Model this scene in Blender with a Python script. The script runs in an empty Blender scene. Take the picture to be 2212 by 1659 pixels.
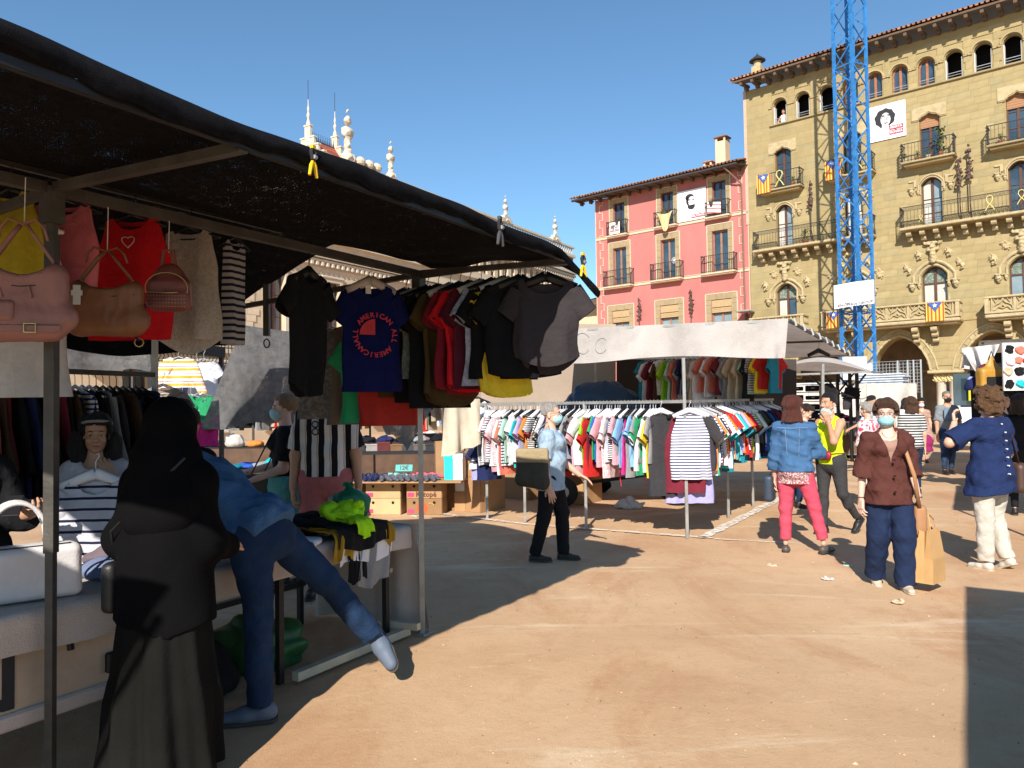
import bpy, math, random
import numpy as np
from mathutils import Vector, Matrix, noise as mnoise
SC = bpy.context.scene
COL = SC.collection
R = math.radians

# ------------------------------------------------------------------ camera
EYE = 1.55
PITCH, ROLL, FPX = R(1.75), 0.015, 1661.0
cam_d = bpy.data.cameras.new('camera'); cam = bpy.data.objects.new('camera', cam_d); COL.objects.link(cam)
cam_d.sensor_width = 36; cam_d.lens = 36*FPX/2212; cam_d.clip_start = .05; cam_d.clip_end = 900
f_ = Vector((0, math.cos(PITCH), math.sin(PITCH))); u_ = Vector((0, -math.sin(PITCH), math.cos(PITCH))); r_ = Vector((1, 0, 0))
rr = r_*math.cos(ROLL)-u_*math.sin(ROLL); uu = u_*math.cos(ROLL)+r_*math.sin(ROLL)
cam.matrix_world = Matrix(((rr.x, uu.x, -f_.x, 0), (rr.y, uu.y, -f_.y, 0), (rr.z, uu.z, -f_.z, EYE), (0, 0, 0, 1)))
SC.camera = cam
# ------------------------------------------------------------------ light
SUN_AZ = (0.235, 0.972); SUN_EL = R(33)
w = bpy.data.worlds.new('World'); SC.world = w; w.use_nodes = True
nt = w.node_tree; bg = nt.nodes['Background']
sky = nt.nodes.new('ShaderNodeTexSky'); sky.sky_type = 'NISHITA'; sky.sun_disc = False
sky.sun_elevation = SUN_EL; sky.air_density = 1.0; sky.dust_density = .0; sky.ozone_density = 4.5; sky.altitude = 0
sx, sy = -SUN_AZ[0], -SUN_AZ[1]
sky.sun_rotation = math.atan2(sx, sy)
wb_ = nt.nodes.new('ShaderNodeMix'); wb_.data_type = 'RGBA'; wb_.blend_type = 'MULTIPLY'; wb_.inputs[0].default_value = 1; wb_.inputs[7].default_value = (.89, 1.03, 1.01, 1)   # the phone's white balance
nt.links.new(sky.outputs[0], wb_.inputs[6]); nt.links.new(wb_.outputs[2], bg.inputs[0]); bg.inputs[1].default_value = .106
sd = bpy.data.lights.new('sun', 'SUN'); sd.energy = 5.0; sd.angle = R(.5); sd.color = (1, .925, .82)
so = bpy.data.objects.new('sun', sd); COL.objects.link(so)
dv = Vector((SUN_AZ[0]*math.cos(SUN_EL), SUN_AZ[1]*math.cos(SUN_EL), -math.sin(SUN_EL)))
so.rotation_euler = dv.to_track_quat('-Z', 'Y').to_euler(); so.location = (-6, -25, 18)
SC.view_settings.view_transform = 'Standard'; SC.view_settings.look = 'None'
SC.view_settings.exposure = .58; SC.view_settings.gamma = 1; SC.view_settings.use_curve_mapping = False
SC.render.engine = 'CYCLES'
SC.cycles.max_bounces = 6; SC.cycles.transparent_max_bounces = 12

# ------------------------------------------------------------------ pixel (2212 wide photo) to place
def ray(px, py): return f_+rr*((px-1106)/FPX)-uu*((py-829.5)/FPX)
def G(px, py, z=0.):
    d = ray(px, py); t = (z-EYE)/d.z; return Vector((d.x*t, d.y*t, z))
def D(px, py, Y):
    d = ray(px, py); t = Y/d.y; return Vector((d.x*t, Y, EYE+d.z*t))

# ------------------------------------------------------------------ materials
MATS = {}
def mat(name, col, rough=.75, var=.12, scale=6., bump=0., bscale=80., metal=0., spec=.35, rnd=0., island=0., stripes=None,
        transl=0., alpha=None, col2=None, blend=(.45, .6), bscale2=None, coords='Object', mode=None, stretch=None, sheen=0.):
    if name in MATS: return MATS[name]
    m = bpy.data.materials.new(name); m.use_nodes = True; N = m.node_tree.nodes; L = m.node_tree.links
    b = N['Principled BSDF']; out = N['Material Output']
    b.inputs['Roughness'].default_value = rough; b.inputs['Metallic'].default_value = metal
    b.inputs['Specular IOR Level'].default_value = spec
    tc = N.new('ShaderNodeTexCoord'); vec = tc.outputs[coords]
    if stretch:
        mp = N.new('ShaderNodeMapping'); mp.inputs['Scale'].default_value = stretch; L.new(vec, mp.inputs[0]); vec = mp.outputs[0]
    nz = N.new('ShaderNodeTexNoise'); nz.inputs['Scale'].default_value = scale; nz.inputs['Detail'].default_value = 5; nz.inputs['Roughness'].default_value = .6
    L.new(vec, nz.inputs['Vector'])
    base = N.new('ShaderNodeRGB'); base.outputs[0].default_value = (*col, 1); cur = base.outputs[0]
    def mix(fac, a, c, blend='MIX'):
        x = N.new('ShaderNodeMix'); x.data_type = 'RGBA'; x.blend_type = blend
        if isinstance(fac, float): x.inputs[0].default_value = fac
        else: L.new(fac, x.inputs[0])
        for sock, v in ((x.inputs[6], a), (x.inputs[7], c)):
            if isinstance(v, tuple): sock.default_value = (*v[:3], 1)
            else: L.new(v, sock)
        return x.outputs[2]
    def ramp(src, a, c):
        x = N.new('ShaderNodeMapRange'); x.inputs[1].default_value = a; x.inputs[2].default_value = c; L.new(src, x.inputs[0]); return x.outputs[0]
    if col2 is not None:
        n2 = N.new('ShaderNodeTexNoise'); n2.inputs['Scale'].default_value = bscale2 or scale; n2.inputs['Detail'].default_value = 6; n2.inputs['Roughness'].default_value = .65
        L.new(vec, n2.inputs['Vector'])
        cur = mix(ramp(n2.outputs[0], *blend), cur, tuple(col2))
    if stripes:
        # (axis, period, duty, colour, offset)
        for (ax, per, duty, sc2, off) in stripes:
            dp = N.new('ShaderNodeVectorMath'); dp.operation = 'DOT_PRODUCT'; dp.inputs[1].default_value = ax; L.new(tc.outputs['Object'], dp.inputs[0])
            a1 = N.new('ShaderNodeMath'); a1.operation = 'MULTIPLY_ADD'; a1.inputs[1].default_value = 1/per; a1.inputs[2].default_value = off+50; L.new(dp.outputs['Value'], a1.inputs[0])
            fr = N.new('ShaderNodeMath'); fr.operation = 'FRACT'; L.new(a1.outputs[0], fr.inputs[0])
            lt = N.new('ShaderNodeMath'); lt.operation = 'LESS_THAN'; lt.inputs[1].default_value = duty; L.new(fr.outputs[0], lt.inputs[0])
            cur = mix(lt.outputs[0], cur, tuple(sc2))
    hs = N.new('ShaderNodeHueSaturation'); hs.inputs['Saturation'].default_value = 1; L.new(cur, hs.inputs['Color'])
    val = ramp(nz.outputs[0], .3, .7)
    mm = N.new('ShaderNodeMath'); mm.operation = 'MULTIPLY_ADD'; mm.inputs[1].default_value = 2*var; mm.inputs[2].default_value = 1-var; L.new(val, mm.inputs[0])
    vv = mm.outputs[0]
    for amt, node, sock in ((rnd, 'ShaderNodeObjectInfo', 'Random'), (island, 'ShaderNodeNewGeometry', 'Random Per Island')):
        if amt:
            o = N.new(node); x = N.new('ShaderNodeMath'); x.operation = 'MULTIPLY_ADD'; x.inputs[1].default_value = 2*amt; x.inputs[2].default_value = 1-amt
            L.new(o.outputs[sock], x.inputs[0]); y = N.new('ShaderNodeMath'); y.operation = 'MULTIPLY'; L.new(vv, y.inputs[0]); L.new(x.outputs[0], y.inputs[1]); vv = y.outputs[0]
    L.new(vv, hs.inputs['Value']); L.new(hs.outputs[0], b.inputs['Base Color'])
    if sheen: b.inputs['Sheen Weight'].default_value = sheen
    if bump:
        bn = N.new('ShaderNodeTexNoise'); bn.inputs['Scale'].default_value = bscale; bn.inputs['Detail'].default_value = 3 if bscale > 60 else 8; L.new(vec, bn.inputs['Vector'])
        bp = N.new('ShaderNodeBump'); bp.inputs['Strength'].default_value = bump; bp.inputs['Distance'].default_value = .02; L.new(bn.outputs[0], bp.inputs['Height']); L.new(bp.outputs[0], b.inputs['Normal'])
    sh = b.outputs[0]
    if transl:
        tr = N.new('ShaderNodeBsdfTranslucent'); L.new(hs.outputs[0], tr.inputs[0]); ms = N.new('ShaderNodeMixShader'); ms.inputs[0].default_value = transl
        L.new(sh, ms.inputs[1]); L.new(tr.outputs[0], ms.inputs[2]); sh = ms.outputs[0]
    if alpha:
        # woven net: fraction of open holes, noise scale; or chalk
        frac, asc, soft = alpha
        an = N.new('ShaderNodeTexNoise'); an.inputs['Scale'].default_value = asc; an.inputs['Detail'].default_value = 2; L.new(vec, an.inputs['Vector'])
        a2 = N.new('ShaderNodeTexNoise'); a2.inputs['Scale'].default_value = asc*.04; a2.inputs['Detail'].default_value = 3; L.new(vec, a2.inputs['Vector'])
        ad = N.new('ShaderNodeMath'); ad.operation = 'MULTIPLY_ADD'; ad.inputs[1].default_value = .3; L.new(a2.outputs[0], ad.inputs[0]); L.new(an.outputs[0], ad.inputs[2])
        fac = ramp(ad.outputs[0], .65+frac-soft, .65+frac+soft)
        tp = N.new('ShaderNodeBsdfTransparent'); ms = N.new('ShaderNodeMixShader'); L.new(fac, ms.inputs[0]); L.new(sh, ms.inputs[1]); L.new(tp.outputs[0], ms.inputs[2]); sh = ms.outputs[0]
    L.new(sh, out.inputs[0]); MATS[name] = m
    return m
def glass_mat(name, col, rough=.06):
    if name in MATS: return MATS[name]
    m = mat(name, col, rough, .25, .8, spec=.8); return m
def cloth(name, col, **k):
    k.setdefault('rough', .9); k.setdefault('bump', .5); k.setdefault('bscale', 26); k.setdefault('spec', .15); k.setdefault('var', .1); k.setdefault('scale', 9)
    return mat('cloth_'+name, col, **k)

# ------------------------------------------------------------------ objects
TM = {}
def tag(o, label=None, cat=None, group=None, kind=None):
    if label: o['label'] = label
    if cat: o['category'] = cat
    if group: o['group'] = group
    if kind: o['kind'] = kind
    return o
def thing(name, label, cat, loc=(0, 0, 0), rz=0., group=None, rot=None):
    o = bpy.data.objects.new(name, None); COL.objects.link(o); o.location = loc
    o.rotation_euler = rot if rot is not None else (0, 0, rz); o.empty_display_size = .2
    M = Matrix.Translation(Vector(loc)) @ o.rotation_euler.to_matrix().to_4x4(); TM[o.name] = M
    return tag(o, label, cat, group)
class MB:
    def __init__(s): s.v = []; s.f = []; s.mi = []; s.cm = 0
    def add(s, vs, fs, mi=None):
        n = len(s.v); s.v += [tuple(v) for v in vs]; s.f += [tuple(i+n for i in f) for f in fs]; s.mi += [s.cm if mi is None else mi]*len(fs); return s
    def box(s, c, d, rz=0., M=None, bev=0.):
        x, y, z = d[0]/2, d[1]/2, d[2]/2
        if bev:
            b = min(bev, x*.9, y*.9, z*.9); vs = []
            for sx in (-1, 1):
                for sy in (-1, 1):
                    for sz in (-1, 1):
                        vs += [(sx*x, sy*(y-b), sz*(z-b)), (sx*(x-b), sy*y, sz*(z-b)), (sx*(x-b), sy*(y-b), sz*z)]
            def I(sx, sy, sz, k): return ((sx > 0)*4+(sy > 0)*2+(sz > 0))*3+k
            fs = []
            for q in (-1, 1):
                fs.append([I(q, -1, -1, 0), I(q, 1, -1, 0), I(q, 1, 1, 0), I(q, -1, 1, 0)][::q])
                fs.append([I(-1, q, -1, 1), I(-1, q, 1, 1), I(1, q, 1, 1), I(1, q, -1, 1)][::q])
                fs.append([I(-1, -1, q, 2), I(1, -1, q, 2), I(1, 1, q, 2), I(-1, 1, q, 2)][::q])
            for a in (-1, 1):
                for c2 in (-1, 1):
                    fs.append([I(a, c2, -1, 0), I(a, c2, -1, 1), I(a, c2, 1, 1), I(a, c2, 1, 0)])
                    fs.append([I(a, -1, c2, 0), I(a, 1, c2, 0), I(a, 1, c2, 2), I(a, -1, c2, 2)])
                    fs.append([I(-1, a, c2, 1), I(1, a, c2, 1), I(1, a, c2, 2), I(-1, a, c2, 2)])
                    for e in (-1, 1): fs.append([I(a, c2, e, 0), I(a, c2, e, 1), I(a, c2, e, 2)])
        else:
            vs = [(sx*x, sy*y, sz*z) for sx in (-1, 1) for sy in (-1, 1) for sz in (-1, 1)]
            fs = [(0, 1, 3, 2), (4, 6, 7, 5), (0, 4, 5, 1), (2, 3, 7, 6), (0, 2, 6, 4), (1, 5, 7, 3)]
        if M is None: M = Matrix.Rotation(rz, 4, 'Z')
        c = Vector(c); return s.add([M @ Vector(v)+c for v in vs], fs)
    def tube(s, pts, r, n=8, cap=True, flat=None):
        pts = [Vector(p) for p in pts]; rs = r if isinstance(r, (list, tuple)) else [r]*len(pts)
        vs = []; prev = None
        for i, p in enumerate(pts):
            t = (pts[min(i+1, len(pts)-1)]-pts[max(i-1, 0)])
            t = t.normalized() if t.length > 1e-9 else Vector((0, 0, 1))
            if prev is None:
                a = t.cross(Vector((0, 0, 1)));
                if a.length < .05: a = t.cross(Vector((0, 1, 0)))
            else: a = prev-t*prev.dot(t)
            a.normalize(); prev = a; b = t.cross(a)
            for k in range(n):
                an = 2*math.pi*(k+.5)/n; vs.append(p+a*math.cos(an)*rs[i]+b*math.sin(an)*rs[i]*(flat or 1))
        fs = [(i*n+k, i*n+(k+1) % n, (i+1)*n+(k+1) % n, (i+1)*n+k) for i in range(len(pts)-1) for k in range(n)]
        if cap: fs += [tuple(range(n))[::-1], tuple((len(pts)-1)*n+k for k in range(n))]
        return s.add(vs, fs)
    def bar(s, a, b, w, h=None):
        a = Vector(a); b = Vector(b); h = h or w; t = (b-a).normalized(); x = t.cross(Vector((0, 0, 1)))
        if x.length < .05: x = Vector((1, 0, 0))
        x.normalize(); y = x.cross(t)
        vs = [p+x*sx*w/2+y*sy*h/2 for p in (a, b) for sx, sy in ((-1, -1), (1, -1), (1, 1), (-1, 1))]
        return s.add(vs, [(0, 3, 2, 1), (4, 5, 6, 7), (0, 1, 5, 4), (1, 2, 6, 5), (2, 3, 7, 6), (3, 0, 4, 7)])
    def prism(s, poly, d, M=None):
        # poly in (x,z); extruded along y from 0 to d
        n = len(poly); vs = [(p[0], 0, p[1]) for p in poly]+[(p[0], d, p[1]) for p in poly]
        if M is not None: vs = [M @ Vector(v) for v in vs]
        return s.add(vs, [tuple(range(n)), tuple(range(n, 2*n))[::-1]]+[(i, i+n, (i+1) % n+n, (i+1) % n) for i in range(n)])
    def lathe(s, prof, c=(0, 0, 0), n=16):
        c = Vector(c); vs = [c+Vector((r*math.cos(2*math.pi*k/n), r*math.sin(2*math.pi*k/n), z)) for r, z in prof for k in range(n)]
        fs = [(i*n+k, i*n+(k+1) % n, (i+1)*n+(k+1) % n, (i+1)*n+k) for i in range(len(prof)-1) for k in range(n)]
        fs += [tuple(range(n))[::-1], tuple((len(prof)-1)*n+k for k in range(n))]
        return s.add(vs, fs)
    def grid(s, fn, nu, nv, closed=False):
        vs = [fn(i/nu, j/nv) for j in range(nv+1) for i in range(nu+1)]
        fs = [(j*(nu+1)+i, j*(nu+1)+i+1, (j+1)*(nu+1)+i+1, (j+1)*(nu+1)+i) for j in range(nv) for i in range(nu)]
        return s.add(vs, fs)
    def mesh(s, name, smooth=False):
        me = bpy.data.meshes.new(name); me.from_pydata([tuple(v) for v in s.v], [], s.f)
        if any(s.mi): me.polygons.foreach_set('material_index', s.mi)
        if smooth:
            me.polygons.foreach_set('use_smooth', [True]*len(me.polygons))
            if smooth != 'all': me.set_sharp_from_angle(angle=R(40))
        me.update(); return me
def put(name, me, mats, parent=None, world=False, loc=None, rz=0., kind=None):
    """link a mesh (or an MB) as ONE object; world=True: its vertices are world points, moved into the parent's frame"""
    smooth = False
    if isinstance(me, MB): me = me.mesh(name)
    if not isinstance(mats, (list, tuple)): mats = [mats]
    if not len(me.materials):
        for m in mats: me.materials.append(m)
    o = bpy.data.objects.new(name, me); COL.objects.link(o)
    if parent is not None:
        o.parent = parent
        if world: me.transform(TM[parent.name].inverted())
    if loc is not None: o.location = loc
    if rz: o.rotation_euler[2] = rz
    if mats and me.materials[0] != mats[0]:
        for i, m in enumerate(mats): o.material_slots[i].link = 'OBJECT'; o.material_slots[i].material = m
    M = Matrix.Translation(o.location) @ o.rotation_euler.to_matrix().to_4x4()
    TM[o.name] = (TM[parent.name] @ M) if parent is not None else M
    if kind: o['kind'] = kind
    return o
def text_mb(txt, size, font_bold=0., extrude=.002, align='CENTER', shear=0.):
    c = bpy.data.curves.new('lettering', 'FONT'); c.body = txt; c.size = size; c.extrude = extrude; c.align_x = align; c.align_y = 'CENTER'; c.offset = font_bold; c.resolution_u = 2; c.shear = shear
    o = bpy.data.objects.new('lettering', c); COL.objects.link(o)
    dg = bpy.context.evaluated_depsgraph_get(); me = bpy.data.meshes.new_from_object(o.evaluated_get(dg))
    bpy.data.objects.remove(o); bpy.data.curves.remove(c); me.name = 'lettering'; return me
def curve_text(txt, rad, size, a0, a1, z0=0):
    """letters set round a circle in the xz plane, facing -y"""
    me_list = MB(); n = len(txt)
    for i, ch in enumerate(txt):
        if ch == ' ': continue
        m = text_mb(ch, size, .001); a = a0+(a1-a0)*i/max(1, n-1)
        Mx = Matrix.Rotation(a, 4, 'Y') @ Matrix.Translation((0, 0, rad)) @ Matrix.Rotation(R(90), 4, 'X')
        me_list.add([Mx @ v.co for v in m.vertices], [tuple(p.vertices) for p in m.polygons]); bpy.data.meshes.remove(m)
    return me_list

# ------------------------------------------------------------------ implicit modelling (smooth unions, surface nets)
def V(*a): return np.array(a, float)
def unit(v):
    v = np.array(v, float); return v/max(1e-9, np.linalg.norm(v))
def cap(a, b, ra, rb=None, ax=None, f=1., cut=False, neg=False, cuta=False):
    a = np.array(a, float); b = np.array(b, float); rb = ra if rb is None else rb
    ab = b-a; L2 = max(1e-9, ab@ab); L = L2**.5
    if ax is not None: ax = unit(ax)
    def fn(X, Y, Z):
        px, py, pz = X-a[0], Y-a[1], Z-a[2]
        traw = (px*ab[0]+py*ab[1]+pz*ab[2])/L2; t = np.clip(traw, 0, 1)
        qx, qy, qz = px-t*ab[0], py-t*ab[1], pz-t*ab[2]
        d2 = qx*qx+qy*qy+qz*qz
        if ax is not None:
            c = qx*ax[0]+qy*ax[1]+qz*ax[2]; d2 = d2+c*c*(1/(f*f)-1)
        r = ra+(rb-ra)*t; d = np.sqrt(np.maximum(d2, 0))-r
        if ax is not None: d = d*(.5+.5*min(f, 1))
        if cut: d = np.maximum(d, (traw-1)*L)
        if cuta: d = np.maximum(d, -traw*L)
        return d
    m = max(ra, rb)*max(1, f if ax is not None else 1)
    return (fn, np.minimum(a, b)-m, np.maximum(a, b)+m, neg)
def ell(c, r, Mr=None, neg=False):
    c = np.array(c, float); r = np.array(r, float); Mr = None if Mr is None else np.array(Mr, float)
    def fn(X, Y, Z):
        x, y, z = X-c[0], Y-c[1], Z-c[2]
        if Mr is not None: x, y, z = (Mr[0, 0]*x+Mr[1, 0]*y+Mr[2, 0]*z, Mr[0, 1]*x+Mr[1, 1]*y+Mr[2, 1]*z, Mr[0, 2]*x+Mr[1, 2]*y+Mr[2, 2]*z)
        k0 = np.sqrt((x/r[0])**2+(y/r[1])**2+(z/r[2])**2); k1 = np.sqrt((x/r[0]**2)**2+(y/r[1]**2)**2+(z/r[2]**2)**2)+1e-9
        return k0*(k0-1)/k1
    m = r if Mr is None else np.array([r.max()]*3)
    return (fn, c-m, c+m, neg)
def rbox(c, h, rad, Mr=None, neg=False):
    c = np.array(c, float); h = np.array(h, float)-rad; Mr = None if Mr is None else np.array(Mr, float)
    def fn(X, Y, Z):
        x, y, z = X-c[0], Y-c[1], Z-c[2]
        if Mr is not None: x, y, z = (Mr[0, 0]*x+Mr[1, 0]*y+Mr[2, 0]*z, Mr[0, 1]*x+Mr[1, 1]*y+Mr[2, 1]*z, Mr[0, 2]*x+Mr[1, 2]*y+Mr[2, 2]*z)
        qx, qy, qz = abs(x)-h[0], abs(y)-h[1], abs(z)-h[2]
        return np.sqrt(np.maximum(qx, 0)**2+np.maximum(qy, 0)**2+np.maximum(qz, 0)**2)+np.minimum(np.maximum(qx, np.maximum(qy, qz)), 0)-rad
    m = h+rad if Mr is None else np.array([np.linalg.norm(h+rad)]*3)
    return (fn, c-m, c+m, neg)
def wob(seed, n=6):
    rs = np.random.RandomState(seed); K = rs.normal(size=(n, 3)); K /= np.linalg.norm(K, axis=1)[:, None]; P = rs.rand(n)*6.28; S = rs.uniform(.6, 1.7, n)
    def fn(X, Y, Z, sx=1., sy=1., sz=1.):
        o = 0
        for k, p, s in zip(K, P, S): o = o+np.sin(s*(k[0]*X*sx+k[1]*Y*sy+k[2]*Z*sz)+p+1.3*np.sin(.7*s*(k[1]*X*sx+k[2]*Y*sy-k[0]*Z*sz)+p*2))
        return o/n**.5
    return fn
def sdf(prims, res, k=.02, post=None, pad=.012):
    lo = np.min([p[1] for p in prims if not p[3]], axis=0)-pad-2*res; hi = np.max([p[2] for p in prims if not p[3]], axis=0)+pad+2*res
    n = np.ceil((hi-lo)/res).astype(int)+1; xs, ys, zs = [lo[i]+res*np.arange(n[i]) for i in range(3)]
    Dg = np.full(n, .5, np.float32)
    for fn, a, b, neg in prims:
        i0 = np.maximum(0, ((a-k-2*res-lo)/res).astype(int)); i1 = np.minimum(n, ((b+k+3*res-lo)/res).astype(int)+1)
        if (i1 <= i0).any(): continue
        X, Y, Z = np.meshgrid(xs[i0[0]:i1[0]], ys[i0[1]:i1[1]], zs[i0[2]:i1[2]], indexing='ij', sparse=True)
        d = fn(X, Y, Z); sl = (slice(i0[0], i1[0]), slice(i0[1], i1[1]), slice(i0[2], i1[2])); g = Dg[sl]
        if neg:
            d = -d; h = np.clip(.5+.5*(d-g)/k, 0, 1); Dg[sl] = g*(1-h)+d*h+k*h*(1-h)
        else:
            h = np.clip(.5+.5*(g-d)/k, 0, 1); Dg[sl] = g*(1-h)+d*h-k*h*(1-h)
    if post:
        X, Y, Z = np.meshgrid(xs, ys, zs, indexing='ij', sparse=True); Dg = post(X, Y, Z, Dg)
    return nets(Dg, lo, res)
def nets(Dg, lo, h):
    S = Dg < 0; n = S.shape
    c = np.zeros((n[0]-1, n[1]-1, n[2]-1), np.int8)
    for dx in (0, 1):
        for dy in (0, 1):
            for dz in (0, 1): c += S[dx:n[0]-1+dx, dy:n[1]-1+dy, dz:n[2]-1+dz]
    I = np.argwhere((c > 0) & (c < 8)); m = len(I)
    if m == 0: return np.zeros((0, 3)), np.zeros((0, 4), int)
    idx = np.full(c.shape, -1, np.int64); idx[I[:, 0], I[:, 1], I[:, 2]] = np.arange(m)
    cs = [(a, b, d) for a in (0, 1) for b in (0, 1) for d in (0, 1)]
    v = [Dg[I[:, 0]+a, I[:, 1]+b, I[:, 2]+d].astype(float) for a, b, d in cs]
    acc = np.zeros((m, 3)); cnt = np.zeros(m)
    for i in range(8):
        for j in range(i+1, 8):
            if sum(abs(cs[i][q]-cs[j][q]) for q in range(3)) != 1: continue
            cr = (v[i] < 0) != (v[j] < 0); dd = np.where(cr, v[i]-v[j], 1); t = np.where(cr, v[i]/dd, 0)[:, None]
            acc += cr[:, None]*(np.array(cs[i])+t*(np.array(cs[j])-np.array(cs[i]))); cnt += cr
    P = lo+h*(I+acc/cnt[:, None]); F = []
    for ax in range(3):
        e = [0, 0, 0]; e[ax] = 1; o = [q for q in range(3) if q != ax]
        A = S[:n[0]-e[0], :n[1]-e[1], :n[2]-e[2]]; B = S[e[0]:, e[1]:, e[2]:]
        E = np.argwhere(A != B); E = E[(E[:, o[0]] > 0) & (E[:, o[1]] > 0) & (E[:, o[0]] < n[o[0]]-1) & (E[:, o[1]] < n[o[1]]-1)]
        fl = A[E[:, 0], E[:, 1], E[:, 2]]
        q = []
        for da, db in ((1, 1), (0, 1), (0, 0), (1, 0)):
            t = E.copy(); t[:, o[0]] -= da; t[:, o[1]] -= db; q.append(idx[t[:, 0], t[:, 1], t[:, 2]])
        q = np.stack(q, 1); pass
        if ax == 1: fl = ~fl
        q[~fl] = q[~fl][:, ::-1]; F.append(q)
    return P, np.concatenate(F)
def np_mesh(name, chunks, mats_n=1):
    P = []; F = []; n = 0
    for p, f in chunks: P.append(p); F.append(f+n); n += len(p)
    P = np.concatenate(P); F = np.concatenate(F); me = bpy.data.meshes.new(name)
    me.vertices.add(len(P)); me.vertices.foreach_set('co', P.astype(np.float32).ravel()); me.loops.add(len(F)*4); me.polygons.add(len(F))
    me.loops.foreach_set('vertex_index', F.astype(np.int32).ravel()); me.polygons.foreach_set('loop_start', np.arange(len(F), dtype=np.int32)*4); me.polygons.foreach_set('loop_total', np.full(len(F), 4, np.int32))
    me.polygons.foreach_set('use_smooth', np.ones(len(F), bool)); me.update(calc_edges=True); return me
def xf(chunk, Mr, t, s=1.):
    P, F = chunk; return (P*s) @ np.array(Mr, float).T+np.array(t, float), F
def blob(name, prims, res, material, parent=None, k=.02, post=None, **kw):
    return put(name, np_mesh(name, [sdf(prims, res, k, post)]), material, parent, **kw)
# ------------------------------------------------------------------ people
SKIN = {k: mat('skin_'+k, c, .55, .07, 12, bump=.08, bscale=150, spec=.4) for k, c in dict(fair=(.62, .36, .26), tan=(.50, .27, .17), pale=(.66, .42, .33), brown=(.36, .18, .11)).items()}
HAIR = {k: mat('hair_'+k, c, .5, .35, 30, bump=.9, bscale=120, spec=.4, stretch=(3, 3, .5)) for k, c in dict(grey=(.38, .35, .32), red=(.10, .028, .018), black=(.012, .010, .010), brown=(.075, .035, .018), curly=(.13, .065, .028), blond=(.30, .17, .08), dark=(.03, .018, .012), silver=(.22, .21, .2)).items()}
M_EYE = mat('eye_white', (.55, .5, .47), .25, .02); M_IRIS = mat('eye_iris', (.02, .012, .008), .15, 0); M_LIP = mat('lip_red', (.35, .10, .09), .5, .05)
M_MASK = mat('mask_blue', (.30, .58, .66), .8, .06, 20, bump=.15, bscale=200); M_MASKK = mat('mask_black', (.012, .012, .014), .8, .05); M_MASKW = mat('mask_white', (.7, .72, .74), .8, .05)
M_WIRE = mat('thin_metal', (.25, .2, .16), .3, 0, metal=.8); M_SOLE = mat('shoe_sole', (.05, .045, .04), .8)
def frame(fwd, up=(0, 0, 1)):
    """columns right, back, up for something whose front is -y"""
    f = unit(fwd); u = np.array(up, float); u = unit(u-f*(u@f)); r = np.cross(-f, u)*-1
    r = np.cross(f, u)*-1
    return np.stack([r, -f, u], 1)
def hand_chunk(wr, d, nrm, s, side, curl=.35, res=.0045, spread=.16, thumb=.7):
    """palm, four fingers of different lengths and a thumb; d = wrist to fingers, nrm = out of the palm"""
    d = unit(d); nrm = np.array(nrm, float); nrm = unit(nrm-d*(nrm@d)); x = np.cross(d, nrm)*side
    wr = np.array(wr, float); P = []
    B = lambda a, b, c: wr+s*(x*a+d*b+nrm*c)
    P.append(cap(B(0, -.02, 0), B(0, .018, 0), .023*s, .026*s, ax=nrm, f=.72))
    P.append(rbox(B(.001, .048, 0), (.037*s, .045*s, .0135*s), .012*s, Mr=np.stack([x, d, nrm], 1)))
    for i, (ox, ln) in enumerate(((-.028, .072), (-.0095, .082), (.0095, .076), (.027, .058))):
        a = -spread*(1.5-i)*.75; p = B(ox, .085+(0, .006, .003, -.006)[i], 0); ang = 0
        for j, fr in enumerate((.44, .31, .25)):
            ang += curl*(1.0 if j else .75)*(1+.12*i); dirv = (d*math.cos(a)+x*math.sin(a))*math.cos(ang)+nrm*math.sin(ang)
            q = p+dirv*ln*fr*s; r0 = (.0092, .0084, .0076, .0066)[j]*s*(1 if i < 3 else .88); P.append(cap(p, q, r0, r0*.9)); p = q
    p = B(-.026, .018, .004); dirv = unit(-x*thumb+d*.75+nrm*.35); q = p+dirv*.042*s; P.append(cap(p, q, .0135*s, .011*s)); dirv = unit(-x*.35*thumb+d+nrm*.45); P.append(cap(q, q+dirv*.036*s, .0105*s, .008*s))
    return sdf(P, res, .006*s)
def head_prims(g=1.):
    return [ell((0, .014, .045), (.073*g, .093, .084)), ell((0, -.018, -.028), (.060*g, .068, .080)), ell((0, -.052, -.083), (.026*g, .026, .022)),
            cap((0, -.082, .014), (0, -.104, -.020), .0085, .0125), ell((.013, -.094, -.026), (.009, .010, .008)), ell((-.013, -.094, -.026), (.009, .010, .008)),
            ell((0, -.079, .032), (.048, .014, .011)), ell((.037, -.062, -.020), (.022, .024, .022)), ell((-.037, -.062, -.020), (.022, .024, .022)),
            ell((0, -.082, -.050), (.023, .012, .006)), ell((0, -.080, -.061), (.019, .012, .006)),
            ell((.072*g, .012, -.004), (.010, .020, .031)), ell((-.072*g, .012, -.004), (.010, .020, .031)),
            ell((.031, -.097, .012), (.017, .016, .011), neg=True), ell((-.031, -.097, .012), (.017, .016, .011), neg=True)]
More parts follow.
